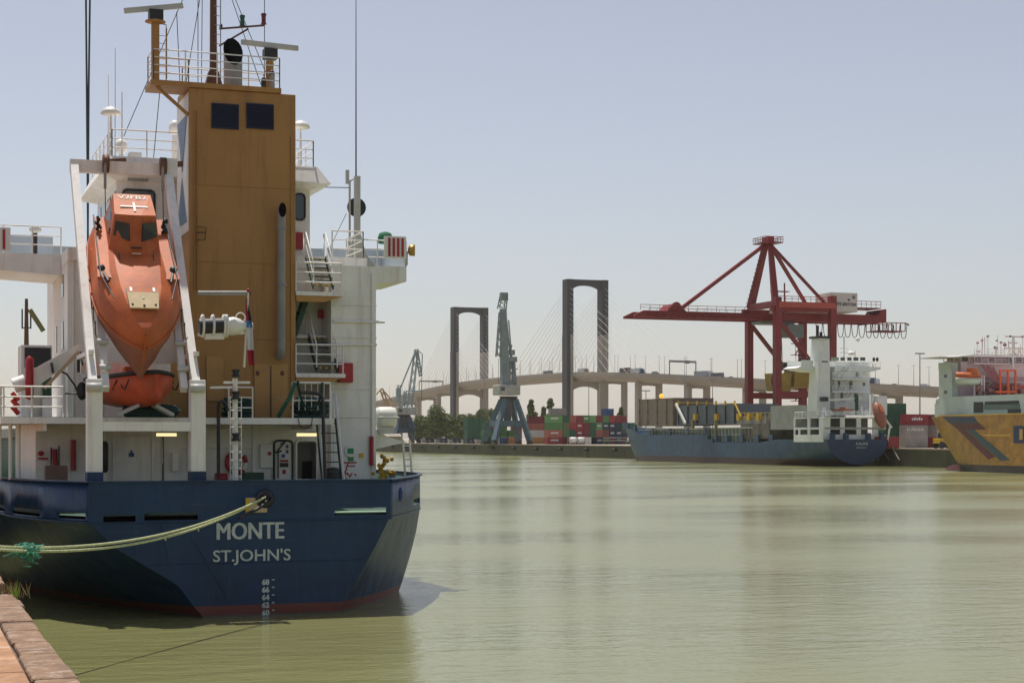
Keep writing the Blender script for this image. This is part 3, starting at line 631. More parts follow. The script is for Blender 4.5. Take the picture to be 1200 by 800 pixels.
def platf(px0, px1, py, b0, b1, th=.16):
    p = B(px0,py,b0); q = B(px1,py,b0); o = sbox('platform',(p.x,b0,p.z-th),(q.x,b1,p.z),WHITE); MB().prism([(p.x+.02,b0+.06,p.z-th-.24),(q.x-.75,b0+.06,p.z-th-.24),(q.x-.12,b0+.06,p.z-th-.004),(p.x+.02,b0+.06,p.z-th-.004)],(0,b1-b0-.3,0)).build('platform_underside',OCHRE2,o)
    rail([(p.x,b0+.03,p.z),(q.x-.1,b0+.03,p.z)],1.15,3,1.3,.03,.03).build('platform_railing',WHITE2,o); return p.z
zA = platf(347,403,341,66.9,CB-.02); zB = platf(347,405,437,66.9,CB-.02)
sbox('landing',(FA1,67.6,zA-.16),(B(388,400,CB).x,HB,zA),WHITE); sbox('landing',(FA1,67.6,zB-.16),(B(388,400,CB).x,HB,zB),WHITE)
f0 = B(379,337,67.3); f1 = B(370,297,68.6); stairsY(f0,(f1.x,68.6,BDZ+.4),.82,7)
f0 = B(383,434,67.3); f1 = B(373,393,68.5); stairsY(f0,(f1.x,68.5,f1.z),.85,7)
sbox('landing',(FA1,68.4,f1.z-.12),(f1.x+.5,HB,f1.z),WHITE)
g0 = B(347,396,67.9); g1 = B(357,352,67.9); stairs((g0.x-.1,68.2,g0.z),(g1.x+.1,68.2,g1.z+.1),.6,7,False)
c = B(377,366,68.9); sg = MB().box(c+Vector((-.15,-.1,-.25)),c+Vector((.15,.1,.1))); single(sg,'fire_extinguisher',REDP,'small red and white extinguisher on the wall between the upper stair flights','fire extinguisher',bevel=.04)
single(MB().box(B(345,484,66.6),B(346,484,66.7)), 'deck_cleat', STEEL, 'small cleat at the foot of the ochre casing','cleat') if False else None
# upper (poop house) deck
UZ = 7.06
ud = MB(); ud.box((3.5,64.0,UZ-.24),(B(391,495,64).x,69.4,UZ)); ud.box((3.5,69.4,UZ-.2),(6.4,82,UZ-.01)); uo = ud.build('upper_deck', WHITE, monte)
MB().box((3.6,64.1,UZ),(15.0,69.2,UZ+.015)).build('deck_coating',DARKG,uo)
MB().box((5.0,64.3,UZ-.5),(5.12,68,UZ-.24)).build('deck_girder',WHITE,uo)
for x in (9.0,12.0,15.0): MB().box((x,64.3,UZ-.42),(x+.1,68,UZ-.24)).build('deck_girder',WHITE,uo)
for px in (4,17,27): 
    p_ = B(px,500,63.6); MB().tube([(p_.x,63.9 if p_.x>4.6 else 66,ZT),(p_.x,63.9 if p_.x>4.6 else 66,UZ-.2)],.07,8).build('deck_pillar',WHITE2,monte)
def urail(px0,px1,b=64.1,h=1.1): 
    p = B(px0,490,b); q = B(px1,490,b); return rail([(p.x,b,UZ),(q.x,b,UZ)],h,3,1.2,.028,.032).build('railing',WHITE2,uo)
urail(0,74); urail(268,296,64.1,1.15); 
p = B(343,490,64.1); q = B(387,490,64.1)
rr = rail([(p.x,64.1,UZ),(q.x,64.1,UZ)],1.35,2,1.4,.035,.04)
for i in range(7): x = p.x+(q.x-p.x)*i/6; rr.tube([(x,64.1,UZ+.3),(x,64.1,UZ+1.35)],.018,5)
rr.build('railing',WHITE2,uo)
rail([(3.6,64.1,UZ),(3.6,82,UZ)],1.1,3,1.6,.028,.032).build('railing',WHITE2,uo)
# stair from main deck to upper deck, right
f0 = B(402,562,64.6); f1 = B(377,497,64.6)
m_ = MB(); a0 = Vector((f0.x-.25,65.2,ZD)); a1 = Vector((B(383,497,65.2).x,65.2,UZ))
stt = stairsY((B(392,562,65.0).x,65.0,ZD+.05),(B(382,497,66.4).x,66.4,UZ),.78,9,True)
# lamps under the deck
for x0,x1 in ((348,372),(183,208)):
    lo = bx(x0,505,x1,507.2,66.5,66.75,'light_fitting',WHITE2); bx(x0+1,507.3,x1-1,511,66.5,66.72,'light_tube',LAMPY,lo)
# ---------------------------------------------------------------- lifeboat davit at the stern
DL, DR_ = 6.42, 9.98
zc = 8.35
davit = MB().box((DL+.26,60.4,UZ-.52),(DR_-.26,60.8,UZ-.2)).build('boat_davit', WHITE, monte)
for x in (DL, DR_):
    MB().box((x-.26,60.35,ZT+.35),(x+.26,60.95,zc)).build('davit_post', WHITE, davit, .03)
    MB().box((x-.27,60.3,ZT-.2),(x+.27,61,ZT+.35)).build('davit_foot', BULW, davit)
HD = 67.3; ZH = 16.75
for x in (DL, DR_):
    MB().bar((x-.05,60.75,zc-.1),(x-.05,HD,ZH),.29,.36).build('davit_arm', WHITE, davit)
    MB().lathe((x-.3,60.3,zc-.3),(1,0,0),[(0,.1),(.02,.16),(.5,.16),(.52,.1)],10).build('hinge_pin', LGREY, davit)
MB().box((DL-.2,HD-.15,ZH-.25),(DR_+.15,HD+.25,ZH+.22)).build('davit_crossbeam', WHITE, davit)
MB().box((DL+.1,66.2,8.75),(DR_-.1,66.5,9.15)).build('davit_mid_beam', WHITE, davit)
for px in (123,190): 
    x = B(px,190,HD).x; pl = MB(); pl.lathe((x-.12,HD-.2,ZH+.1),(1,0,0),[(0,.1),(.01,.36),(.24,.36),(.25,.1)],16)
    MB().bar((x+.1,HD,ZH+.2),(x+.8,HD,ZH+.28),.2,.2).build('pulley_arm', MASTB, davit)
    po = pl.build('pulley', MASTB, davit); MB().tube([(x-.05,HD-.5,ZH+.1),(x-.05,HD-.5,ZH-.9)],.06,6).build('fall_block',STEEL,po); MB().tube([(x-.05,HD-.5,ZH-.9),(x-.05,HD-.9,13.4)],.02,5).build('fall_wire',WIRE,po)
MB().box((DR_-.22,HD-.35,ZH-.3),(DR_+.28,HD-.1,ZH+.42)).build('sheave_housing', WHITE2, davit)
for x in (DL+.42, DR_-.42):
    MB().bar((x,60.9,8.0),(x,64.6,13.2),.24,.3).build('launch_rail', WHITE2, davit)
    for t in (.12,.3): q = Vector((x,60.9,8.0)).lerp(Vector((x,64.6,13.2)),t); MB().lathe(q+Vector((-.2,-.22,.15)),(1,0,0),[(0,.1),(.4,.1)],8).build('roller',LGREY,davit)
MB().bar((DR_+.05,61,9.3),(DR_+.05,64.4,9.3),.16).build('davit_brace',WHITE,davit); MB().bar((DL-.05,61,9.3),(DL-.05,66.4,9.3),.16).build('davit_brace',WHITE,davit)
# ---------------------------------------------------------------- free fall lifeboat
PIT = R(40); BO = Vector((8.14, 63.45, 11.75))
def BT(x, y, z): return BO+Vector((x, -y*math.cos(PIT)-z*math.sin(PIT), -y*math.sin(PIT)+z*math.cos(PIT)))
lb = thing('lifeboat', BO, 'big orange enclosed free fall lifeboat with wheelhouse, hanging bow down in the stern frame', 'lifeboat')
st_ = [(-3.4,1.25,-.9,.9),(-2.6,1.45,-1.15,1.1),(-1,1.55,-1.3,1.25),(.6,1.55,-1.4,1.28),(1.6,1.42,-1.45,1.22),(2.4,1.12,-1.5,1.1),(3.0,.75,-1.5,.95),(3.45,.34,-1.45,.78),(3.62,.06,-1.35,.66)]
hr, cr = [], []
for y, w_, kz, cz in st_:
    hr.append([BT(-w_,y,0),BT(-w_*.94,y,-.4),BT(-w_*.62,y,kz*.72),BT(-.05,y,kz),BT(.05,y,kz),BT(w_*.62,y,kz*.72),BT(w_*.94,y,-.4),BT(w_,y,0)])
    cr.append([BT(w_,y,.0),BT(w_*1.0,y,.3),BT(w_*.86,y,cz*.68),BT(w_*.5,y,cz),BT(-w_*.5,y,cz),BT(-w_*.86,y,cz*.68),BT(-w_*1.0,y,.3),BT(-w_,y,.0)])
h_ = MB(); h_.loft(hr,smooth=False); ho = h_.build('boat_hull',ORANGE2,lb)
h_ = MB(); h_.loft(cr,smooth=False); co = h_.build('canopy',ORANGE,lb)
for o in (ho,co):
    b = o.modifiers.new('b','BEVEL'); b.width=.09; b.segments=3; b.limit_method='ANGLE'; b.angle_limit=R(14)
    for p_ in o.data.polygons: p_.use_smooth = True
fd = MB()
for s in (-1,1): fd.tube([BT(s*(w_+.02),y,.02) for y,w_,kz,cz in st_],.055,6)
fd.build('fender_strip',ORANGE,lb)
MB().bar(BT(0,3.66,.6),BT(0,3.5,-1.42),.07,.12).build('stem_bar',ORANGE,lb)
# side walkway ledges and grab lines
for s in (-1,1):
    MB().bar(BT(s*1.05,-2.9,1.1),BT(s*1.2,.9,1.05),.5,.12,up=(0,-.6,.75)).build('side_ledge',ORANGE,lb)
    ln = MB()
    for i in range(7):
        y0 = -2.9+i*.85; pts = [BT(s*(1.57),y0+.85*t,.12-.35*4*t*(1-t)) for t in (0,.25,.5,.75,1)]; ln.tube(pts,.018,5)
    ln.tube([BT(s*1.3,-2.9,1.25),BT(s*1.35,.9,1.2),BT(s*1.0,2.3,1.2)],.025,5)
    ln.build('grab_line',BLACK,lb)
    fr = MB(); c_ = BT(s*1.28,.35,1.05); 
    fr.ell(c_,(.16,.16,.2)); fr.tube([c_,BT(s*1.1,1.2,1.15)],.06,6); fr.build('release_hook',BLACK,lb)
    fr = MB(); c_ = BT(s*1.2,-2.2,1.35); rnd = random.Random(4+s)
    for i in range(16): q = c_+Vector((rnd.gauss(0,.05),rnd.gauss(0,.05),-.25+i*.03)); fr.ell(q,(.055,.055,.07),6,4)
    fr.build('lashing_straps',BLACK,lb)
for x in (-.62,.62):
    MB().bar(BT(x,-.4,1.27),BT(x*.85,2.0,1.18),.035,.03).build('deck_seam',BLACK,lb)
# conning cabin
CH = 2.32
cb = MB(); lo = [BT(-.95,-2.9,1.0),BT(.95,-2.9,1.0),BT(.95,-.75,1.0),BT(.55,-.2,1.0),BT(-.55,-.2,1.0),BT(-.95,-.75,1.0)]
hi = [BT(-.68,-2.75,CH),BT(.68,-2.75,CH),BT(.68,-1.5,CH),BT(.0,-1.38,CH),BT(-.68,-1.5,CH),]
hi = [BT(-.68,-2.75,CH),BT(.68,-2.75,CH),BT(.74,-1.42,CH-.03),BT(.2,-1.34,CH),BT(-.2,-1.34,CH),BT(-.74,-1.42,CH-.03)]
cb.loft([lo,hi]); cbo = cb.build('cabin',ORANGE,lb,.03)
def quadp(corners,u0,u1,v0,v1,off):
    a,b_,c_,d_ = corners; f = lambda u,v: a.lerp(b_,u).lerp(d_.lerp(c_,u),v); n = (b_-a).cross(d_-a).normalized()*off
    return [f(u0,v0)+n,f(u1,v0)+n,f(u1,v1)+n,f(u0,v1)+n]
for (i,j,u0,u1) in ((3,2,.0,.0),):
    pass
fL = [lo[5],lo[4],hi[4],hi[5]]; fR = [lo[3],lo[2],hi[2],hi[3]]; fC = [lo[4],lo[3],hi[3],hi[4]]
for (l0,l1,sx) in ((-.86,-.2,-1),(.2,.86,1)):
    a = [BT(sx*.2,-.72,1.60),BT(sx*.74,-1.04,1.62),BT(sx*.68,-1.26,2.1),BT(sx*.22,-1.08,2.12)]
    n = (a[1]-a[0]).cross(a[3]-a[0]).normalized()*sx; 
    if n.y > 0: n = -n
    MB().prism([p_+n*.10 for p_ in a], n*-.09).build('cabin_window',GLASS,cbo)
sdl = [BT(-.87,-2.5,1.35),BT(-.87,-1.3,1.35),BT(-.735,-1.55,1.95),BT(-.735,-2.55,1.95)]
MB().prism([p_+Vector((-.03,0,0)) for p_ in sdl],(.03,0,0)).build('cabin_window',GLASS,cbo)
MB().prism([Vector((2*BO.x-p_.x+.03,p_.y,p_.z)) for p_ in sdl],(-.03,0,0)).build('cabin_window',GLASS,cbo)
rx = Vector((1,0,0)); ry = (BT(0,-1,0)-BT(0,0,0)).normalized()
WLET = mat('white_letters',(.78,.76,.7),.6)
text('V2FB2',.33,BT(-.53,-2.42,CH+.006),WLET,cbo,xd=rx,yd=ry,bold=.004,width=1.04,ext=.003)
MB().bar(BT(-.5,-1.9,CH+.008),BT(.5,-1.9,CH+.008),.09,.02,up=BT(0,0,1)-BT(0,0,0)).build('white_cross',WLET,cbo); MB().bar(BT(0,-2.18,CH+.012),BT(0,-1.58,CH+.012),.09,.02,up=BT(0,0,1)-BT(0,0,0)).build('white_cross',WLET,cbo)
MB().box(BT(-.16,-.4,1.4)-Vector((0,.1,.1)),BT(.16,-.2,1.4)).build('bow_light',WHITE2,lb); MB().box(BT(-.2,-.55,1.45)-Vector((0,.05,.05)),BT(.2,-.35,1.6)).build('lamp_bracket',BLACK,lb)
hp = [BT(-.55,2.0,1.20),BT(.55,2.0,1.20),BT(.5,2.75,1.06),BT(-.5,2.75,1.06)]; hn = (BT(0,.15,1)-BT(0,0,0)).normalized()
hat = MB().prism([p_+hn*.02 for p_ in hp],hn*.07).build('bow_hatch',mat('cream_hatch',(.55,.42,.22),.5,dirt=.3,vscale=3),lb,.02)
for x,y in ((-.4,2.6),(.4,2.6),(0,2.3),(0,2.65)): MB().ell(BT(x,y,1.22 if y<2.5 else 1.17),(.045,.045,.045)).build('hatch_knob',WHITE2 if y==2.3 else BLACK,hat)
for x in (-.4,.4): MB().bar(BT(x,1.75,1.27),BT(x,1.98,1.27),.08).build('hatch_hinge',WHITE2,hat)
for s in (-1,1): MB().bar(BT(s*.45,3.1,-.5),BT(s*.75,2.75,-.4),.05,.09).build('reflective_tape',WHITE2,lb)

# rescue boat
RO = Vector((8.25,64.6,7.6)); rb = thing('rescue_boat', RO, 'small open orange rescue boat with black rim on the deck below the big lifeboat', 'boat')
sec = [(2.3,.10,.15,1.08),(2.0,.55,-.05,1.05),(1.5,.95,-.12,1.0),(.8,1.2,-.15,.95),(-.4,1.28,-.15,.92),(-1.8,1.2,-.1,.9)]
RY = R(14)
def RT(x,y,z): return RO+Vector((x*math.cos(RY)+y*math.sin(RY), x*math.sin(RY)-y*math.cos(RY), z))
rg = []
for y,w_,kz,gz in sec: rg.append([RT(-w_,y,gz),RT(-w_*.95,y,.55),RT(-w_*.55,y,kz+.15),RT(0,y+.12,kz),RT(w_*.55,y,kz+.15),RT(w_*.95,y,.55),RT(w_,y,gz)])
r_ = MB(); r_.loft(rg,closed=False,smooth=True); r_.add(rg[0],[tuple(range(7))]); r_.add(rg[-1],[tuple(range(7))]); ro = r_.build('boat_hull',mat('worn_orange',(.62,.10,.035),.5,var=.2,vscale=2,dirt=.4,dirtcol=(.4,.13,.08)),rb); solid(ro,.05,0)
rm = MB(); rm.tube([RT(-w_,y,gz) for y,w_,kz,gz in reversed(sec)]+[RT(w_,y,gz) for y,w_,kz,gz in sec],.085,8); rm.build('rubber_rim',BLACK,rb)
MB().box(RT(-.3,0,.5),RT(.3,-.8,1.35)).build('console',ORANGE,rb)
gl = MB()
for s in (-1,1):
    for i in range(3): y0 = -.6+i*.9; gl.tube([RT(s*(1.22-.12*i),y0+.9*t,.8-.35*4*t*(1-t)) for t in (0,.3,.6,1)],.025,5)
gl.build('grab_line',BLACK,rb)
for s in (-1,1): MB().bar(RT(s*1.05,1.2,-.45),RT(s*.3,1.3,-.1),.3,.12).build('boat_cradle',LGREY,davit)
for s,l in ((-1,'orange'),(1,'orange')): pass
def pile(c, rad, h, n, m, name, label, cat='rope', r=.05, seed=1, group=None):
    rnd = random.Random(seed); t = MB(); c = Vector(c)
    for i in range(n):
        k = i/n; a0 = rnd.uniform(0,6.3); pts = []; rr = rnd.uniform(.55,1.)
        for j in range(11):
            a = a0+j*.55; pts.append(c+Vector((rad[0]*rr*math.cos(a)+rnd.gauss(0,.03), rad[1]*rr*math.sin(a)+rnd.gauss(0,.03), r+h*k*(1-.3*rr)+rnd.gauss(0,.02))))
        t.tube(pts, r, 6)
    return single(t, name, m, label, cat, group)
DGR = mat('dark_green_rope',(.012,.05,.045),.9,var=.4,vscale=9,bump=.5,bscale=30)
pile((8.9,64.6,UZ),(1.15,.5,0),.5,22,DGR,'rope_pile','heap of dark green mooring rope below the small rescue boat',seed=3)
pile((B(279,485,65).x,65.2,UZ),(.55,.5,0),.95,22,DGR,'rope_pile','tall coil of dark green rope behind the small white rail before the ochre casing',seed=5)
pile((B(365,485,64.9).x,65,UZ),(.75,.5,0),.95,30,DGR,'rope_pile','dark green rope heaped behind the barred white railing beside the ochre locker doors',seed=8)
single(MB().tube([B(346,448,64.0),B(340,465,64.0),B(332,478,64.3),B(326,489,64.6)],.08,7),'mooring_rope',GREENR,'thick green rope end hanging over the left post of the barred railing','rope')
single(MB().tube([(B(px,py,63.95)) for px,py in ((349,446),(351,462),(356,474),(364,479),(373,473),(377,460),(378,448))],.05,6),'hanging_rope',DGR,'loop of dark green rope hanging on the barred white railing','rope')
single(MB().tube([(B(px,py,63.9)) for px,py in ((349,490),(352,500),(358,502),(365,498),(366,489))],.02,5),'hanging_cable',BLACK,'thin black cable loop hanging below the edge of the upper deck','cable')
single(MB().tube([B(px,py,60.55) for px,py in ((262,492),(268,500),)],.05,6),'rope_end',GREENR,'short green rope over the davit beam','rope') if False else None
# winch drum and white cone on the right davit arm
t = thing('boat_winch', B(250,385,61.2), 'horizontal winch with black rope drum and white motor on the stern frame right arm', 'winch')
p_ = B(233,383,61.2); q_ = B(263,382,61.2); MB().tube([p_,q_],.30,16).build('rope_drum',BLACK,t)
for px in (236,248,261,264): c = B(px,382,61.2); MB().lathe(c,(1,0,0),[(0,.3),(0.005,.42),(.07,.42),(.075,.3)],18).build('drum_flange',WHITE2,t)
c = B(265,382,61.2); MB().lathe(c,(1,0,.0),[(0,.30),(.25,.34),(.5,.28),(.62,.17),(.95,.15),(.96,.06)],18).build('winch_motor',WHITE2,t)
MB().tube([B(282,372,61.2)+Vector((.17*math.cos(a),0,.17*math.sin(a))) for a in [i*.52 for i in range(13)]],.025,5).build('hand_wheel',WHITE2,t)
m_ = MB(); m_.bar(B(232,392,61.2),B(286,390,61.2),.2,.1); m_.bar(B(240,394,61.2),B(262,394,61.2),.3,.22); m_.build('winch_bracket',WHITE2,t)
bpy.data.objects[t.name]['group'] = 'stern gear'
# signal lamp post on the poop
t = thing('signal_mast', B(275,562,61.5), 'white stern light post with black lamps and short arms in front of the ochre casing', 'mast')
x = B(275.5,500,61.5).x; MB().tube([(x,61.5,ZD),(x,61.5,B(0,440,61.5).z)],.12,10,r2=.09).build('pole',WHITE2,t)
for py in (434,461,512): 
    c = Vector((x,61.35,B(0,py,61.5).z)); MB().lathe(c-Vector((0,0,.14)),(0,0,1),[(0,.14),(.05,.17),(.09,.12),(.2,.12),(.24,.17),(.29,.14)],12).build('stern_lamp',BLACK,t)
MB().bar(B(262,448,61.5),B(293,448,61.5),.09).build('arm',WHITE2,t); MB().bar(B(246,454,61.4),B(272,453.5,61.4),.08).build('arm',WHITE2,t)
l_ = MB()
for s in (-.2,.2): l_.tube([(x+s,61.35,ZD+.5),(x+s,61.35,B(0,462,61.5).z)],.018,5)
z = ZD+.7
while z < 7.6: l_.tube([(x-.2,61.35,z),(x+.2,61.35,z)],.014,4); z += .3
l_.build('ladder',WHITE2,t)
# flag staff and ensign
t = thing('flagpole', B(286,430,61.6), 'slim white leaning flag staff above the stern light post', 'pole')
f0 = B(286,430,61.6); f1 = B(291,342,60.9); MB().tube([f0,f1],.045,7,r2=.03).build('staff',WHITE2,t); MB().ell(f1+Vector((0,0,.05)),(.06,.06,.08)).build('truck',REDP,t)
MB().tube([B(232,343.5,61.2),B(290,343.5,61.2)],.085,8).build('boom',STEEL,t); MB().ell(B(291,343.5,61.2),(.1,.1,.1)).build('boom_cap',BLACK,t)
fl = thing('flag', B(292,400,61.2), 'limp ensign with red, black, blue and white bands hanging from the leaning staff', 'flag')
edges = [(350,288,289.5),(366,288,293),(376,288.5,295),(384,289,296),(398,290,297),(410,290,297.5),(428,291.5,298)]
cols = [((.22,.01,.04),(.015,.012,.015)),((.25,.01,.05),(.015,.012,.015)),((.05,.2,.45),(.04,.15,.4)),((.6,.6,.62),(.6,.6,.62)),((.6,.6,.62),(.55,.56,.6)),((.35,.01,.04),(.3,.01,.04))]
for i,(e0,e1,cc) in enumerate(zip(edges,edges[1:],cols)):
    for h in (0,1):
        a = B(e0[1]+(e0[2]-e0[1])*h/2,e0[0],61.0+.06*(h)); b_ = B(e0[1]+(e0[2]-e0[1])*(h+1)/2,e0[0],61.0+.06*(1-h)*(-1)); c_ = B(e1[1]+(e1[2]-e1[1])*(h+1)/2,e1[0],61.0-.06*(1-h)); d_ = B(e1[1]+(e1[2]-e1[1])*h/2,e1[0],61.0+.06*h)
        o = MB().prism([a,b_,c_,d_],(0,.012,0)).build('flag_band',mat('flag_cloth',cc[h],.85),fl)
# bent black vent pipes
for (px,ys,hook,lab) in ((256,(562,476),8,'bent black pipe standing behind the stern light post'),(378,(562,466),-26,'tall bent black pipe rising past the barred railing')):
    pts = [B(px+(3 if hook<0 else 0),ys[0],63.7),B(px,ys[1],63.7),B(px+hook*.12,ys[1]-4,63.7),B(px+hook*.4,ys[1]-6,63.7),B(px+hook,ys[1]-6 if hook<0 else ys[1]-4,63.7)]
    if hook > 0: pts.append(B(px+hook+3,ys[1]+5,63.7))
    single(MB().tube(pts,.068,8),'bent_pipe',BLACK,lab,'pipe')
# lifebuoy, crates, bins, extinguishers on the main deck aft
c = B(277,542,WB-.22); t = thing('lifebuoy', c, 'red and white lifebuoy on the aft house wall behind the stern light post', 'lifebuoy')
for q in range(8):
    a0 = q*math.pi/4; pts = [c+Vector((.38*math.cos(a0+i*math.pi/16),0,.40*math.sin(a0+i*math.pi/16))) for i in range(5)]
    MB().tube(pts,.095,10).build('ring_segment',REDP if q%2==0 or q in (3,5) else WHITE2,t)
single(MB().box(B(286,562,WB-1.2),B(306,553,WB-.6)).box(B(285,553,WB-1.25),B(307,551.5,WB-.55),mi=1) and MB().box(B(286,566,WB-1.2),B(306,553,WB-.6)),'bin',DARKG,'dark green bin below the lifebuoy at the stern bulwark','bin',bevel=.02)
single(MB().tube([B(252,560,WB-1),B(266,560,WB-1)],.2,12),'canister',REDP,'small red canister lying left of the dark green bin','canister')
single(MB().box(B(54,566,64.5),B(77,545,65.3)),'crate',WOOD,'brown wooden crate at the left bulwark under the upper deck','crate',bevel=.015)
single(MB().tube([B(86,515,WB-.15),B(86,551,WB-.15)],.1,10),'fire_extinguisher',REDP,'slim red tube on the shaded wall left of the stern frame','fire extinguisher')
t = thing('fire_hose', B(64,535,WB-.2), 'red fire hose and axe board above the brown crate', 'fire hose'); MB().tube([B(64,526,WB-.2),B(65,545,WB-.2)],.1,8).build('hose',REDP,t); MB().bar(B(45,537,WB-.15),B(56,537,WB-.15),.08).build('board',REDP,t)
mm_ = MB()
for a_,b_ in ((60,524),(69,522)): mm_.tube([B(a_,b_,WB-.3),B(a_,545,WB-.3)],.03,5)
mm_.build('bracket',BLACK,t); MB().ell(B(48,531,WB-.1),(.12,.05,.1)).build('fire_bell',REDP,t)
single(MB().lathe(B(122,532,66.9),(0,0,1),[(-.7,.1),(-.6,.16),(.4,.16),(.5,.08)],8),'hanging_hose',BLACK,'black hose hanging just right of the left stern frame post','hose')
c = B(154,532,WB-.02); t = thing('wall_sign', c, 'small dark blue symbol on the white wall below the davit beam', 'sign'); MB().box(c+Vector((-.1,-.03,-.1)),c+Vector((.1,-.01,.06))).build('plate',SIGNB,t); MB().ell(c+Vector((0,-.02,.11)),(.05,.02,.05)).build('dot',SIGNB,t)
MB().bar(B(191,507,WB-.05),B(191,566,WB-.05),.05).build('downpipe',BLACK,monte)
MB().bar(B(123,500,WB-.1),B(123,566,WB-.1),.12).build('wall_post',WHITE,monte)
single(MB().box(B(202,552,WB-.4),B(208,530,WB-.1)),'cable_box',WHITE2,'white cable box beside the right stern frame post','box',bevel=.02)
# port side crane (rescue boat davit) with radiator box
t = thing('deck_crane', (B(40,490,66).x,66,UZ), 'white deck crane with inclined boom on the left side of the upper deck', 'crane')
x = B(40,490,66).x; MB().tube([(x,66,UZ),(x,66,B(0,440,66).z)],.3,14).build('pedestal',WHITE,t)
MB().bar(B(38,444,66),B(97,408,66),.6,.62,w2=.4,h2=.42).build('boom',WHITE,t); MB().bar(B(52,455,65.8),B(92,412,65.8),.12,.12).build('boom_ram',BEIGE,t)
MB().bar(B(60,425,65.6),B(62,437,65.6),.06,.5).build('boom_band',BLACK,t)
m_ = MB(); m_.tube([B(92,415,65.7),B(92,436,65.7)],.06,6); m_.tube([B(94,412,65.7),B(97,428,65.7)],.03,5); m_.build('hook_block',BLACK,t)
m_ = MB(); m_.tube([B(64,432,65.9),B(78,438,65.9),B(88,452,65.9),B(92,462,65.9)],.035,5); m_.tube([B(76,461,65.9),B(98,461,65.9)],.03,5); m_.ell(B(96,458,65.9),(.2,.15,.35)); m_.build('hydraulic_hose',BLACK,t)
MB().tube([B(16,452,65.7),B(30,447,65.7)],.28,12).build('crane_winch',WHITE,t)
single(MB().lathe(B(34.5,468,65.3),(0,0,1),[(0,.05),(.05,.15),(1.5,.15),(1.6,.05)],14),'gas_cylinder',REDP,'tall bright red cylinder standing in front of the white deck crane','cylinder')
t = thing('ventilator_box', (B(45,430,70).x,70,UZ), 'white framed box with big black grille behind the deck crane', 'ventilator')
p_ = B(25,404,70); q_ = B(61,480,70); MB().box((p_.x,70,UZ),(q_.x,72,p_.z)).build('casing',WHITE,t); MB().box((p_.x+.12,69.95,B(0,430,70).z),(q_.x-.05,69.99,p_.z-.1)).build('grille',BLACK,t)
single(MB().box(B(43,466,66.8),B(59,440,67.2)),'green_locker',DARKG,'dark green locker under the boom of the deck crane','locker',bevel=.03)
m_ = MB()
for py in (460,468,476): m_.tube([B(14,py,65),B(22,py+9,65)],.09,7)
single(m_,'fire_hose',mat('hose_red',(.5,.03,.02),.6),'bundled bright red hose left of the tall red cylinder','hose')
# starboard: liferaft canister, bracket, ladder, yellow wrapped hose
t = thing('liferaft_canister', B(452,488,76), 'white ribbed liferaft canister at the right side of the house above the bulwark', 'liferaft')
c = B(452,489,76); r = .5; MB().lathe(c+Vector((-.48,0,0)),(1,0,0),[(0,.3),(.06,.46),(.25,.5),(.7,.5),(.9,.46),(.96,.3)],18).build('canister',WHITE2,t)
MB().tube([c+Vector((-.5,-.5,.0)),c+Vector((.5,-.5,0))],.04,5).build('seam',LGREY,t); MB().box(c+Vector((-.35,-.3,-.75)),c+Vector((.35,.3,-.45))).build('cradle',LGREY,t)
cb_ = B(440,497,76); MB().prism([B(436,500,76),B(436,527,76),B(462,521,76),B(478,518,76),B(455,512,76)],(0,.2,0)).build('liferaft_bracket',WHITE,monte)
l_ = MB()
for a_,b_ in ((472,517),(480,517)): l_.tube([B(a_,b_-2,71.5),B(a_+3,560,71.5)],.05,6)
for py in (522,530,538,546): l_.tube([B(472.5+(py-517)*.07,py,71.5),B(480.5+(py-517)*.07,py,71.5)],.03,5)
single(l_,'boarding_ladder',WHITE2,'white boarding ladder standing over the right bulwark','ladder'); 
t = thing('wrapped_hose', B(449,562,67.5), 'yellow wrapped fitting standing at the right end of the stern bulwark', 'fitting')
rnd = random.Random(5); m_ = MB()
for i in range(26): q = B(449,549,67.5)+Vector((rnd.gauss(0,.17),rnd.gauss(0,.1),rnd.gauss(-.05,.28))); m_.ell(q,(.09,.09,.1),8,5)
m_.build('wrapping',mat('yellow_cloth',(.45,.27,.03),.8,var=.4,vscale=8),t); MB().tube([B(449,566,67.5),B(449,552,67.5)],.1,8).build('stem',YEL,t)
m_ = MB(); rnd = random.Random(9)
for i in range(12): q = B(408,556,66.5)+Vector((rnd.gauss(0,.25),0,rnd.gauss(0,.12))); m_.tube([q,q+Vector((rnd.gauss(0,.15),.05,rnd.gauss(0,.12)))],.03,5)
single(m_,'hose_tangle',mat('hose_orange',(.5,.06,.03),.7),'small tangle of red hose at the foot of the stair by the white casing','hose')
single(MB().ell(B(390,560,66.8),(.5,.4,.45)),'covered_capstan',BLACK,'black covered capstan at the foot of the stair','capstan')
# mooring ropes, near
def rope(p0,p1,sag,r,seed,m=PALER):
    p0 = Vector(p0); p1 = Vector(p1); pts = []
    for i in range(49):
        t_ = i/48; q = p0.lerp(p1,t_); q.z -= 4*sag*t_*(1-t_); pts.append(q)
    return pts
BOLL = Vector((-1.0,40,QZ+.35))
r1 = rope((B(311,592,59.6).x,59.6,B(0,586,59.6).z),BOLL,1.0,.05,1); r2 = rope((B(306,596,59.6).x,59.6,B(0,589,59.6).z),BOLL+Vector((.1,-.2,.02)),1.08,.05,2)
def twist(pts,r,m,label):
    t = MB(); L_ = 0
    for k in (0,1,2):
        q = []; 
        dense = []
        for a,b_ in zip(pts,pts[1:]):
            for j in range(6): dense.append(a.lerp(b_,j/6))
        for i,c in enumerate(dense):
            an = i*1.15+k*2.094; q.append(c+Vector((0,math.cos(an),math.sin(an)))*r*.55)
        t.tube(q,r*.62,5)
    return single(t,'mooring_rope',m,label,'rope','mooring ropes from the stern to the quay')
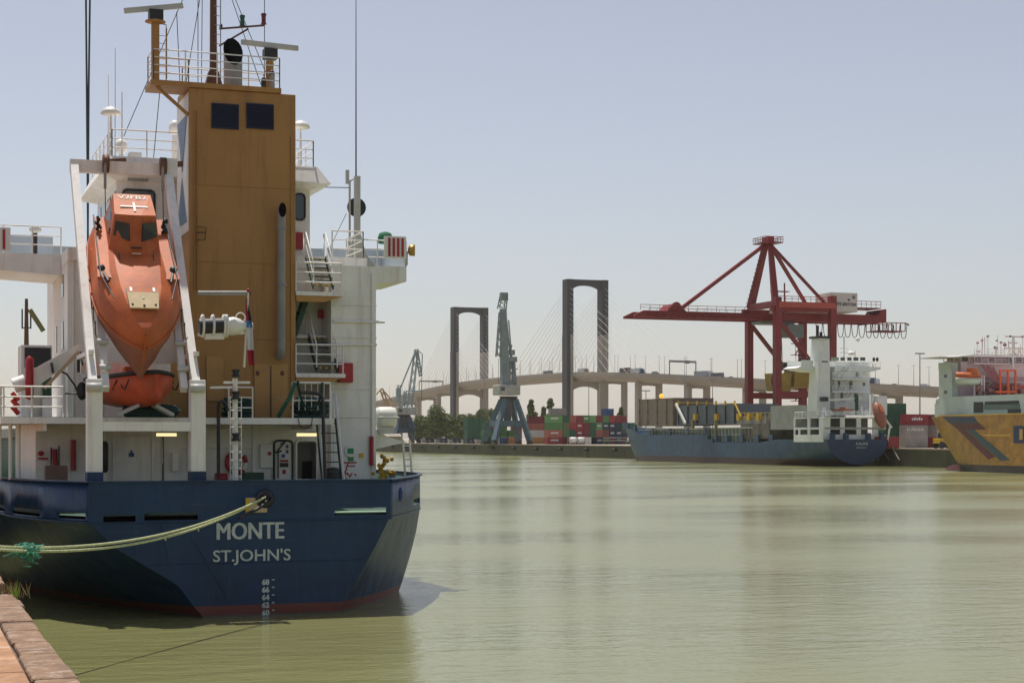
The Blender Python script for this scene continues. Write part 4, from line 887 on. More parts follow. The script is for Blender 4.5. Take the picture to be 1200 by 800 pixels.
twist(r1,.038,PALER,'upper of the two pale green mooring ropes running from the stern to the quay')
twist(r2,.038,PALER,'lower of the two pale green mooring ropes running from the stern to the quay')
single(MB().tube([B(313,584,59.9),B(311,590,59.5),B(300,597,59.4),B(280,606,59.0)],.06,6),'rope_guard',BLACK,'short dark sleeve over the mooring ropes at the round fairlead','sleeve')
rnd = random.Random(11); m_ = MB(); kc = min(r1, key=lambda q: abs(600+2000*((q.x*CC-q.y*SS)/(q.x*SS+q.y*CC))-28))
for i in range(70):
    q = kc+Vector((rnd.gauss(0,.16),rnd.gauss(0,.16),rnd.gauss(-.04,.07))); 
    if rnd.random() < .45: q = kc+Vector((rnd.gauss(.12,.06),rnd.gauss(.1,.06),-abs(rnd.gauss(0,.22))))
    m_.tube([q,q+Vector((rnd.gauss(0,.08),rnd.gauss(0,.08),rnd.gauss(0,.06))),q+Vector((rnd.gauss(0,.12),rnd.gauss(0,.1),rnd.gauss(-.06,.08)))],.02,4)
single(m_,'frayed_rope',mat('teal_green_rope',(.10,.34,.24),.9,var=.4,vscale=12),'frayed teal green rope tangled round the mooring ropes near the left edge','rope')
for q_,tt in ((r2[16],.1),(r2[11],.12)): single(MB().tube([q_,q_+Vector((.03,0,-tt))],.02,4),'rope_yarn',PALER,'loose yarn hanging from the pale mooring rope, '+('further from' if tt==.1 else 'nearer to')+' the stern','rope yarn')
t = thing('bollard', (-1.0,40,QZ), 'iron bollard on the quay holding the pale mooring ropes', 'bollard'); MB().lathe((-1,40,QZ),(0,0,1),[(0,.35),(.05,.22),(.4,.2),(.5,.32),(.58,.2)],14).build('bollard_body',STEEL,t)
# cargo hatches and forward gear, quay side crane jib
GH = mat('green_hatch_paint',(.03,.13,.07),.6,var=.2,dirt=.3)
hc = MB()
for y in range(83,134,10): hc.box((5.2,y,ZD),(19.8,y+9.9,6.3))
ho_ = hc.build('hatch_coaming',GH,monte); hc = MB()
for y in range(83,134,5): hc.box((5.0,y+.05,6.3),(20,y+4.9,6.75))
hc.build('hatch_cover',mat('hatch_cover_paint',(.3,.33,.27),.6,var=.2,dirt=.3),ho_)
sbox('forecastle',(9,138,ZD),(16.5,146,6.4),WHITE)
p_ = A(31,350,8.0); 
fm = thing('foremast',(8,p_.y,6.4),'slender brown mast with guy wires rising beyond the ventilator box at the far left','mast'); MB().tube([(8,p_.y,5),(8,p_.y,p_.z)],.3,8,r2=.1).build('pole',MASTB,fm)
d_ = p_.y; MB().bar(B(35,363,d_),B(51,388,d_),.22,.3).build('folded_boom',mat('olive_boom',(.2,.17,.06),.7),fm); m_ = MB()
for a_ in (-5,5): m_.tube([B(31+a_,362,d_),B(31+a_,385,d_)],.05,4)
m_.tube([B(26,384,d_),B(36,384,d_)],.05,4); m_.tube([B(31,360,d_),B(51,388,d_)],.04,4); m_.build('stay_wires',WIRE,fm)
qc = thing('quay_crane',(-9,90,QZ),'lattice jib and twin hoist cables of a shore crane over the ship, top left','crane')
tip = Vector((9.1,90,38)); root = Vector((-6.5,90,7)); LAT = mat('dusty_lattice',(.3,.24,.18),.6)
j_ = MB(); ax_ = (tip-root).normalized(); nx = Vector((ax_.z,0,-ax_.x)); crn = []
for s1,s2 in ((-1,-1),(1,-1),(1,1),(-1,1)):
    o1 = nx*s1*.55+Vector((0,s2*.55,0)); j_.tube([root+o1,tip+o1*.4],.07,6); crn.append(o1)
for i in range(34):
    a = i/34; b_ = (i+1)/34
    for k in range(4): oA = crn[k]*(1-.6*a); oB = crn[(k+1)%4]*(1-.6*b_); j_.tube([root.lerp(tip,a)+oA,root.lerp(tip,b_)+oB],.035,4)
j_.build('jib',LAT,qc)
MB().box((-11,88,QZ+1.4),(-5.5,92,QZ+4)).build('machinery_house',YEL,qc); MB().box((-10.5,87,QZ),(-6,88,QZ+1.3)).box((-10.5,92,QZ),(-6,93,QZ+1.3)).box((-10,88,QZ+.6),(-7,92,QZ+1.4)).build('crawler_tracks',BLACK,qc)
zb = 7.0
for px0,px1,lab in ((100.2,101.6,0),(106.2,104.0,0)):
    MB().tube([B(px0,-60,90),B(px1,100,90),B(103,270,90),Vector((B(103,270,90).x,90,zb))],.055,6).build('hoist_cable',WIRE,qc)
MB().box((B(103,0,90).x-.35,89.7,6.9),(B(103,0,90).x+.35,90.3,7.9)).build('hook_block',BLACK,qc)
# small extras on the near ship
rail([(B(384,300,70).x,HB-.1,BDZ+.5),(18.3,HB-.1,BDZ+.5),(18.3,72,BDZ+.5)],1.1,3,1.2,.028,.03).build('bridge_deck_railing',WHITE2,monte)
cb3 = MB()
for px_,y0_,y1_ in ((228,130,340),(231,130,340),(341,160,470)): cb3.tube([B(px_,y0_,66.97),B(px_,y1_,66.97)],.022,5)
for py_ in (170,210,250,290): cb3.bar(B(226,py_,66.95),B(233,py_,66.95),.05)
cb3.build('cable_run',OCHRE,fn)
bk = MB(); c_ = B(231,266,66.8); bk.tube([c_,c_+Vector((.35,0,0)),c_+Vector((.3,0,-.5)),c_+Vector((0,0,-.5))],.02,5); bk.bar(c_+Vector((.0,.15,-.2)),c_+Vector((.35,0,-.2)),.04); bk.build('lamp_bracket',BLACK,fn)
for x_,z_,t_ in ((12.2,5.9,'horizontal'),(8.6,6.4,'horizontal')): MB().tube([(x_-1.6,WB-.08,z_),(x_+1.2,WB-.08,z_),(x_+1.2,WB-.08,z_-1.1)],.035,6).build('pipe_run',WHITE2,monte)
for x_ in (7.9,9.4,10.8,13.4): MB().box((x_,WB-.09,ZD+.02),(x_+.12,WB-.01,6.8)).build('wall_stiffener',WHITE,monte)
# ---------------------------------------------------------------- cable stayed bridge
BC = mat('bridge_concrete',(.33,.29,.235),.8,var=.08,vscale=.05,dirt=.2,dirtcol=(.25,.21,.17),streak=.2,streakcol=(.25,.22,.18))
BD = mat('dark_tower_paint',(.03,.032,.037),.7,var=.1)
ASP = mat('asphalt',(.06,.06,.06),.9)
path0 = [(-560,2500,14),(-350,2120,22),(-200,1800,31),(-109.6,1565,40),(-72,1458,45),(-33.6,1346,48.6),(7,1228,49.2),(47.8,1111,47.8),(76,1036,44.6),(134,962,38.8),(192,912,34.3),(222,885,31.6),(330,830,25),(480,790,17)]
pw = [CW(*p) for p in path0]; path = catmull(pw,6)
bridge = thing('cable_stayed_bridge', CW(47.8,1111,QZ), 'long concrete cable stayed road bridge with two dark portal towers crossing the background', 'bridge')
def pxof(v): X = v.x*CC-v.y*SS; Y = v.x*SS+v.y*CC; return 600+2000*X/Y
def frame_at(i):
    d = (path[min(i+1,len(path)-1)]-path[max(i-1,0)]); d.z = 0; d.normalize(); return d, Vector((d.y,-d.x,0))
rings = []; rt_ = []; kb = [[],[]]
HW = 11.
for i,p in enumerate(path):
    d,n = frame_at(i)
    prof = [(-HW,0),(-HW,-1.6),(-HW+2.2,-2.1),(-6.2,-4.6),(6.2,-4.6),(HW-2.2,-2.1),(HW,-1.6),(HW,0)]
    rings.append([p+n*x+Vector((0,0,z)) for x,z in prof]); rt_.append([p+n*x+Vector((0,0,.03)) for x in (-HW+.6,HW-.6)])
    for k,s in ((0,-1),(1,1)): kb[k].append([p+n*(s*HW+x)+Vector((0,0,z)) for x,z in ((-.25,-.2),(.25,-.2),(.25,1.1),(-.25,1.1))])
MB().loft(rings).build('deck_girder',BC,bridge); MB().loft(rt_,closed=False).build('roadway',ASP,bridge)
for k in (0,1): MB().loft(kb[k]).build('parapet',BC,bridge)
def tower(X,Y,ztop,zdeck):
    i = min(range(len(path)),key=lambda j:(path[j]-CW(X,Y,zdeck)).length); d,n = frame_at(i); c = CW(X,Y,0); c.z = 0
    tw = MB(); drk = MB(); o0 = None
    base = bpy.data.objects.new('tower',None); COL.objects.link(base); base.parent = bridge; ORG[base.name] = ORG[bridge.name]
    def colm(s,z0,z1,w,dd,m,name):
        q = c+n*s*12.2; poly = [q+n*a*w/2+d*b_*dd/2+Vector((0,0,z0)) for a,b_ in ((-1,-1),(1,-1),(1,1),(-1,1))]; MB().prism(poly,(0,0,z1-z0)).build(name,m,base)
    zs = zdeck+.36*(ztop-zdeck)*1.15
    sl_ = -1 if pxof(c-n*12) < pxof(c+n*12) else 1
    for s in (-1,1):
        colm(s,QZ-1,zs,4.4,8.6,BC,'tower_leg'); colm(s,zs,ztop,4.4,8.6,BD,'tower_leg_upper')
        q = c+n*(s*12.2)+d*(-4.5 if (CW(0,0)-c).dot(d) < 0 else 4.5)
        if s == sl_: q = c+n*(s*12.2+s*1.15); MB().prism([q+n*a*1.2+d*b_*4.45+Vector((0,0,QZ-1)) for a,b_ in ((-1,-1),(1,-1),(1,1),(-1,1))],(0,0,zs-QZ+.99)).build('dark_leg_side',BD,base)  # dark plate over the outer half of one leg, below its upper part
    # cross beams with arched underside
    for zz,m_,th in ((ztop-.0,BD,3.6),(zdeck-4.7,BC,3.4)):
        N_ = 12; up = []; lo_ = []
        for j in range(N_+1):
            t_ = -1+2*j/N_; up.append(c+n*t_*10+Vector((0,0,zz))); lo_.append(c+n*t_*10+Vector((0,0,zz-th-2.6*abs(t_)**2.4)))
        poly = up+list(reversed(lo_)); MB().prism([p_-d*2.6 for p_ in poly],d*5.2).build('cross_beam',m_,base)
    return i,d,n,c,base
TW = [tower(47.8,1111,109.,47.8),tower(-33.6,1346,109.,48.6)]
CAB = mat('pale_cable',(.6,.58,.55),.5)
seg = [0.]
for p,q in zip(path,path[1:]): seg.append(seg[-1]+(q-p).length)
def at_path(s):
    i = max(j for j in range(len(seg)-1) if seg[j] <= max(s,0)); t_ = (s-seg[i])/(seg[i+1]-seg[i]); return path[i].lerp(path[i+1],t_), frame_at(i)
for (i,d,n,c,base),zt in zip(TW,(109.,109.)):
    for side_ in (-1,1):
        for sgn in (-1,1):
            for k in range(12):
                s = seg[i]+sgn*(14+k*10.2); p,(dd,nn) = at_path(s)
                lo_ = p+nn*side_*10.4+Vector((0,0,.5)); hi_ = c+n*side_*12.2+Vector((0,0,zt-42+k*3.3))+d*sgn*4.2
                MB().tube([lo_,hi_],.10,5).build('stay_cable',CAB,bridge)
# approach piers
def pier(s):
    p,(d,n) = at_path(s); pr = MB()
    for x in (-7.5,7.5):
        q = p+n*x; q.z = 0; pr.prism([q+n*a*1.7+d*b_*1.3+Vector((0,0,QZ-1)) for a,b_ in ((-1,-1),(1,-1),(1,1),(-1,1))],(0,0,p.z-4.7-QZ+1))
    pr.prism([p+n*x+Vector((0,0,z))-d*1.25 for x,z in ((-9.2,-4.55),(9.2,-4.55),(9.2,-6.6),(5,-6.4),(0,-6.1),(-5,-6.4),(-9.2,-6.6))],d*2.5); pr.build('pier',BC,bridge)
s0 = seg[TW[0][0]]; s1 = seg[TW[1][0]]
for k in range(1,11): pier(s0+6+k*43)
for k in range(1,14): 
    if s1-k*60 > 5: pier(s1-k*60)
# lamp posts, vehicles, sign gantries on the bridge
LP = mat('lamp_post_grey',(.22,.22,.22),.5,.3)
lm = MB(); lm.tube([(0,0,0),(0,0,9.5)],.16,6,r2=.1); proto = None
def lamp_proto(h,name,label,cat,two=True):
    t = thing(name,(0,0,0),label,cat); MB().tube([(0,0,0),(0,0,h)],.15,6,r2=.09).build('pole',LP,t); MB().bar((-1.2 if two else 0,0,h),(1.2,0,h+.15),.16,.12).build('lamp_head',LP,t); return t
def dup(o,loc,label=None,rot=None):
    r_ = o.copy(); COL.objects.link(r_); r_.location = loc
    if rot is not None: r_.rotation_euler = (0,0,rot)
    if label: r_['label'] = label
    ORG[r_.name] = Vector(loc)
    for ch in o.children:
        c = ch.copy(); COL.objects.link(c); c.parent = r_
        for g in ch.children: gg = g.copy(); COL.objects.link(gg); gg.parent = c
    return r_
l0 = lamp_proto(10.5,'street_lamp','slim grey street lamp standing on the parapet of the distant bridge','street lamp'); l0['group'] = 'street lamps along the bridge'
first = True; s = s1-330
while s < s0+340:
    p,(d,n) = at_path(s); near_t = min(abs(s-s0),abs(s-s1)) < 9
    for sd_ in (-1,1):
        if near_t: continue
        q = p+n*sd_*10.7+Vector((0,0,.9)); rot = math.atan2(d.y,d.x)
        if first: l0.location = q; l0.rotation_euler = (0,0,rot); first = False
        else: dup(l0,q,None,rot)
    s += 21
def pxof(v): X = v.x*CC-v.y*SS; Y = v.x*SS+v.y*CC; return 600+2000*X/Y
def s_at_px(px): return min((seg[-1]*i/3000 for i in range(3000)), key=lambda s: abs(pxof(at_path(s)[0])-px))
LEAFK = 1.5
VM = {k:mat('vehicle_'+k,c,.4) for k,c in dict(white=(.7,.7,.68),grey=(.25,.25,.26),dark=(.05,.05,.06),blue=(.06,.09,.18),orange=(.40,.18,.06),red=(.4,.04,.03),silver=(.5,.5,.5)).items()}
def vehicle(px,kind,col,col2,label,lane=-3.2):
    s = s_at_px(px); p,(d,n) = at_path(s); c = p+n*lane+Vector((0,0,.06)); t = thing('lorry' if kind=='truck' else 'bus' if kind=='bus' else 'van' if kind=='van' else 'car',c,label,'lorry' if kind=='truck' else kind,'vehicles on the bridge')
    def bxx(x0,x1,w,z0,z1,name,m,taper=0):
        lo_ = [c+d*x+n*y+Vector((0,0,z0)) for x,y in ((x0,-w),(x1,-w),(x1,w),(x0,w))]; hi_ = [c+d*x+n*y+Vector((0,0,z1)) for x,y in ((x0+taper,-w*.9 if taper else -w),(x1-taper,-w*.9 if taper else -w),(x1-taper,w*.9 if taper else w),(x0+taper,w*.9 if taper else w))]
        return MB().loft([lo_,hi_]).build(name,m,t)
    def wheels(xs,r,w):
        for x in xs: 
            for y in (-w,w): MB().tube([c+d*x+n*(y-.12)+Vector((0,0,r)),c+d*x+n*(y+.12)+Vector((0,0,r))],r,10).build('wheel',BLACK,t)
    if kind=='truck': bxx(-6,5.2,1.25,.95,3.9,'cargo_box',VM[col]); bxx(5.5,7.6,1.2,.7,3.3,'cab',VM[col2],.15); bxx(-6,7,.5,.6,.95,'chassis',VM['dark']); wheels((-5,-3.8,4.6,6.6),.5,1.05)
    elif kind=='bus': bxx(-5.5,5.5,1.25,.5,3.2,'body',VM[col],.1); bxx(-5.2,5.2,1.27,1.6,2.6,'windows',GLASS); wheels((-3.5,3.8),.5,1.05)
    elif kind=='van': bxx(-2.6,1.3,.95,.5,2.3,'body',VM[col],.08); bxx(1.3,2.7,.95,.5,1.6,'bonnet',VM[col2],.1); wheels((-1.7,1.8),.36,.85)
    else: bxx(-2.1,2.1,.88,.35,.95,'body',VM[col],.1); bxx(-1.5,1.0,.8,.95,1.5,'cabin',GLASS,.35); wheels((-1.3,1.35),.32,.78)
for v in ((560,'van','orange','dark','orange van left of the far tower on the bridge'),(637,'truck','dark','grey','dark lorry on the bridge left of the near tower'),(678,'truck','white','orange','white lorry with orange cab between the legs of the near tower'),
          (690,'car','blue','blue','small blue car right behind the white lorry on the bridge'),(727,'truck','dark','orange','dark lorry with orange cab right of the near tower'),(741,'truck','white','blue','white lorry above the bow of the moored container ship'),
          (746,'car','silver','silver','silver car following the white lorry above the container ship'),(763,'van','grey','grey','grey van left of the blue sign gantry on the bridge'),(819,'truck','silver','white','silver lorry just right of the overhead sign gantry'),
          (834,'bus','grey','grey','low grey bus between the sign gantry and the red crane'),(852,'car','dark','dark','dark car nearest the left leg of the red crane'),(1012,'truck','blue','white','blue lorry right of the white ship house on the bridge'),
          (1045,'car','white','white','white car on the bridge above the green containers'),(1082,'van','white','white','white van on the bridge close to the yellow ship')): vehicle(*v)
for px,lab in ((800,'overhead road sign gantry on the bridge left of the red crane'),(505,'overhead road sign gantry on the bridge left of the far tower')):
    s = s_at_px(px); p,(d,n) = at_path(s); t = thing('sign_gantry',p,lab,'sign gantry','sign gantries on the bridge')
    for x in (-10.4,10.4): MB().tube([p+n*x,p+n*x+Vector((0,0,9))],.35,6).build('post',LP,t)
    MB().bar(p+n*-10.4+Vector((0,0,9)),p+n*10.4+Vector((0,0,9)),.9,1.2).build('beam',LP,t)
    MB().bar(p+n*-6+Vector((0,0,8.9))-d*.6,p+n*-2+Vector((0,0,8.9))-d*.6,.1,1.8).build('sign_panel',VM['dark'],t)
for px,Y,zt,lab in ((690,860,36,'tall slim lighting mast left of the near bridge tower leg, rising from the container yard'),(1078,520,32,'tall lighting mast with a flat head between the two ships at right'),(802,640,29,'lighting mast behind the brown hatch stack'),(568,900,38,'slim mast beneath the bridge right of the far tower'),(757,640,24,'short lighting mast with a box left of the flashing lamp'),(835,700,30,'thin lighting mast below the bridge deck left of the red crane')):
    q = D(px,Y,QZ); t = thing('lighting_mast',q,lab,'lighting mast','lighting masts in the container yard'); MB().tube([q,Vector((q.x,q.y,zt))],.25,6,r2=.14).build('pole',LP,t); MB().bar(Vector((q.x-1.6,q.y,zt)),Vector((q.x+1.6,q.y,zt)),.5,.35).build('lamp_head',LP,t)

# ---------------------------------------------------------------- red ship to shore crane
RED = mat('crane_red',(.22,.014,.014),.5,var=.15,vscale=.2,dirt=.25,dirtcol=(.12,.02,.02)); CWH = mat('house_panel',(.6,.55,.5),.6,var=.06,vscale=.3)
NB, FB = 392.0, 407.5; WX, LX = 214.0, 230.2; GZ = 38.2
sts = thing('container_crane',(WX,400,QZ),'tall red ship to shore container crane with long boom behind the moored container ship','crane')
legs = {}
for nm,x,y,top in (('A',WX,FB,GZ+2),('B',WX,NB,GZ+4.5),('C',LX,FB,GZ),('D',LX,NB,GZ+5.2)):
    MB().bar((x,y,QZ+1),(x,y,top),1.7,1.8).build('leg',RED,sts)
for x in (WX,LX):
    MB().bar((x,FB,QZ+1.4),(x,NB,QZ+1.4),1.2,1.4).build('sill_beam',RED,sts); MB().bar((x,FB,GZ+2.8),(x,NB,GZ+2.8),1.2,1.7).build('top_beam',RED,sts)
for y in (NB,FB):
    MB().bar((WX,y,17.6),(LX,y,17.6),1.3,1.6).build('portal_beam',RED,sts); MB().bar((WX,y,GZ-1),(LX,y,19),.9).build('diagonal_brace',RED,sts); MB().bar((WX-2,y,GZ+1.6),(LX+1,y,GZ+1.6),1.,1.5).build('upper_beam',RED,sts)
for x in (WX,LX):
    for y in (NB,FB): MB().bar((x,y-2.2,QZ+.45),(x,y+2.2,QZ+.45),1.,.8).build('wheel_bogie',RED,sts)
yb = (NB+FB)/2; AP = Vector((WX+1.5,yb,57.5))
for y in (NB+1,FB-1): MB().bar((WX,y,GZ+3),AP+Vector((0,1.2 if y>yb else -1.2,0)),1.7,1.5,w2=1.2,h2=1.2).build('tower_strut',RED,sts)
MB().box(AP+Vector((-2.6,-3.4,-.2)),AP+Vector((2.6,3.4,.1))).build('apex_platform',RED,sts); MB().box(AP+Vector((-.9,-1.8,.1)),AP+Vector((.9,1.8,1.6))).build('apex_sheaves',RED,sts)
rail([AP+Vector((x,y,.1)) for x,y in ((-2.6,-3.4),(2.6,-3.4),(2.6,3.4),(-2.6,3.4),(-2.6,-3.4))],1.3,2,1.5,.07,.07).build('apex_railing',RED,sts)
XB0, XB1 = 176.2, 244.9
for s in (-1,1):
    g_ = MB(); g_.box((XB0+2,yb+s*3.2-.45,GZ-1.3),(WX+4,yb+s*3.2+.45,GZ+.5)); g_.prism([(XB0+2,yb+s*3.2-.45,GZ-1.3),(XB0+2,yb+s*3.2-.45,GZ+.5),(XB0-.6,yb+s*3.2-.45,GZ-.7),(XB0-.6,yb+s*3.2-.45,GZ-1.3)],(0,.9,0)); g_.build('boom_girder',RED,sts)
    MB().box((WX+4.05,yb+s*3.2-.5,GZ-1.3),(XB1,yb+s*3.2+.5,GZ+.9)).build('rear_girder',RED,sts)
for x in (XB0+3,186,196,206,220,232,240,243): MB().box((x,yb-3.2,GZ-.9),(x+.5,yb+3.2,GZ-.3)).build('cross_tie',RED,sts)
MB().lathe((187.5,yb-3.3,GZ+1.6),(0,1,0),[(0,1.3),(.5,1.3)],16).build('boom_sheave',RED,sts); MB().prism([(184.8,yb-3,GZ+.4),(190.5,yb-3,GZ+.4),(188.4,yb-3,GZ+2.4),(186.6,yb-3,GZ+2.4)],(0,6,0)).build('sheave_bracket',RED,sts)
MB().bar(AP+Vector((-.6,0,-.2)),(189.6,yb,GZ+1),.9,.9).build('forestay',RED,sts)
for y in (NB+2.5,FB-2.5): MB().bar(AP+Vector((.6,0,-.2)),(231.5,y,GZ+1.6),.75,.75).build('backstay',RED,sts)
rail([(XB0+1,yb-3.7,GZ+.55),(WX-2,yb-3.7,GZ+.55)],1.4,2,2.6,.06,.06).build('boom_railing',RED,sts)
wk = MB(); wk.box((XB0+3,yb-4.7,GZ-.3),(WX,yb-3.75,GZ-.15))
for i in range(17): xx = XB0+3+i*2.2; wk.bar((xx,yb-3.7,GZ-1.2),(xx,yb-4.6,GZ-.3),.12); wk.bar((xx,yb-4.65,GZ-.15),(xx,yb-4.65,GZ+.95),.08)
wk.bar((XB0+3,yb-4.65,GZ+.95),(WX-2,yb-4.65,GZ+.95),.08); wk.build('boom_walkway',RED,sts)
rail([(WX,NB-1.2,GZ+3.4),(LX-1.5,NB-1.2,GZ+3.4)],1.3,2,1.8,.07,.07).build('girder_railing',RED,sts)
p_ = MB(); p_.box((230.6,NB+1.2,GZ+1.3),(238.5,NB+9.4,GZ+6.3)); hs_ = p_.build('machinery_house',CWH,sts); 
q_ = (A(982,355,1).z)
text('UTE SERTOSA',1.1,(231.8,NB+1.16,GZ+2.9),BLACK,hs_,bold=.03,width=6.4)
MB().lathe((237.4,NB+1.19,GZ+5.1),(0,-1,0),[(0,.6),(.04,.6),(.04,.46),(0,.46)],20).build('round_emblem',LGREY,hs_); MB().bar((237.4,NB+1.15,GZ+4.75),(237.4,NB+1.15,GZ+5.45),.16,.04).build('round_emblem',BLACK,hs_); MB().box((235.6,NB+1.13,GZ+4.2),(236.2,NB+1.17,GZ+4.7)).build('vent',BLACK,hs_)
MB().box((218.5,NB+2,GZ+1.2),(229.3,FB-3,GZ+3.0)).build('electrical_house',CWH,sts); MB().bar((WX,NB-.6,GZ+2.6),(LX+.5,NB-.6,GZ+2.6),.9,1.5).build('side_girder',mat('orange_red_beam',(.42,.07,.04),.5),sts)
MB().prism([(245,yb-3.6,GZ-1.5),(249.2,yb-3.6,GZ-1.0),(249.2,yb-3.6,GZ+2.6),(247.6,yb-3.6,GZ+2.4),(246.6,yb-3.6,GZ+.8),(245,yb-3.6,GZ+.8)],(0,7.2,0)).build('counterweight_end',RED,sts)
rail([(240,yb-3.6,GZ+2.9),(247.5,yb-3.6,GZ+2.9)],1.6,2,1.5,.07,.07).build('rear_railing',RED,sts); MB().box((239.5,yb-3.6,GZ+2.6),(247.5,yb+3.6,GZ+2.85)).build('rear_platform',RED,sts)
tr_ = MB()
for y in (yb-3,yb+3):
    for z in (GZ-1.0,GZ-3.2): tr_.bar((247,y,z),(255.4,y,z),.22)
    for i in range(7): x = 247+i*1.4; tr_.bar((x,y,GZ-3.2),(x,y,GZ-1),.18)
for i in range(7): x = 247+i*1.4; tr_.bar((x,yb-3,GZ-3.2),(x,yb+3,GZ-3.2),.18)
tr_.bar((255.4,yb-3,GZ-1),(256.6,yb-3,GZ-1.5),.35); tr_.build('rear_truss',RED,sts)
for i in range(13):
    x = 227.5+i*2.15; MB().tube([(x+2.0*t_,yb-4,GZ-1.6-3.6*(1-(2*t_-1)**4)) for t_ in [j/8 for j in range(9)]],.1,5).build('cable_festoon',BLACK,sts)
OPC = mat('cabin_green',(.17,.2,.17),.5)
MB().box((219,NB+3,GZ-5.6),(223.5,NB+7,GZ-2.2)).build('operator_cabin',OPC,sts); MB().box((212,yb-2.5,GZ-2.1),(222,yb+2.5,GZ-1.4)).build('trolley',OPC,sts)
lt = MB()
for i in range(9):
    z = 10+i*3.1; lt.box((LX-3.2,FB-1.5,z),(LX-.9,FB+1,z+.15)); lt.bar((LX-3.1,FB-1.4,z),(LX-1,FB-1.4,z+3),.12,.3)
    for q in (1.,): lt.bar((LX-3.2,FB-1.5,z+1.1),(LX-.9,FB-1.5,z+1.1),.08)
lt.build('access_stairs',RED,sts)
lt = MB(); 
for i in range(15): t_ = i/15; q = Vector((WX,FB-1,GZ+3)).lerp(AP,t_)+Vector((-1.2,0,0)); lt.box(q,q+Vector((.9,.9,.12))); lt.bar(q,q+Vector((0,0,1.3)),.08)
lt.build('strut_ladder',RED,sts)
m_ = MB(); m_.box((217,yb-2,GZ+2.6),(221,yb+1,GZ+3)); m_.bar((218,yb,GZ+3),(218,yb,GZ+8.5),.3); m_.bar((220.4,yb,GZ+3),(220.4,yb,GZ+9),.3); m_.box((216.6,yb-1,GZ+6.6),(221.4,yb+1,GZ+6.8)); m_.build('service_frame',RED,sts)
# grab hanging under the crane
gb = thing('clamshell_grab',(221,400,17),'yellow clamshell grab hanging from the trolley of the red crane','grab')
YG = mat('dusty_yellow',(.42,.30,.05),.6,var=.2,vscale=.4)
MB().loft([[Vector((216.6,397.5,18.6)),Vector((221,397.5,18.6)),Vector((221,402.5,18.6)),Vector((216.6,402.5,18.6))],[Vector((216.2,397,23.3)),Vector((221,397,23.3)),Vector((221,403,23.3)),Vector((216.2,403,23.3))]]).build('grab_shell',YG,gb)
MB().loft([[Vector((222,397.5,19.6)),Vector((227,397.5,19.6)),Vector((227,402.5,19.6)),Vector((222,402.5,19.6))],[Vector((222,397,24)),Vector((228,397,24)),Vector((228,403,24)),Vector((222,403,24))]]).build('grab_shell',YG,gb)
MB().box((219.5,398.5,24.2),(224.5,401.5,26.2)).build('grab_head',BLACK,gb); MB().tube([(216,396.8,18+3*math.sin(a)+1.8) if False else (217.3-2.2*math.cos(a),396.6,21.3+2.6*math.sin(a)) for a in [-1.2+i*.35 for i in range(9)]],.4,6).build('hose_arc',RED,gb)
for x in (220,224): MB().tube([(x,400,26),(x-.5,400,GZ-1.8)],.07,4).build('hoist_rope',WIRE,gb)

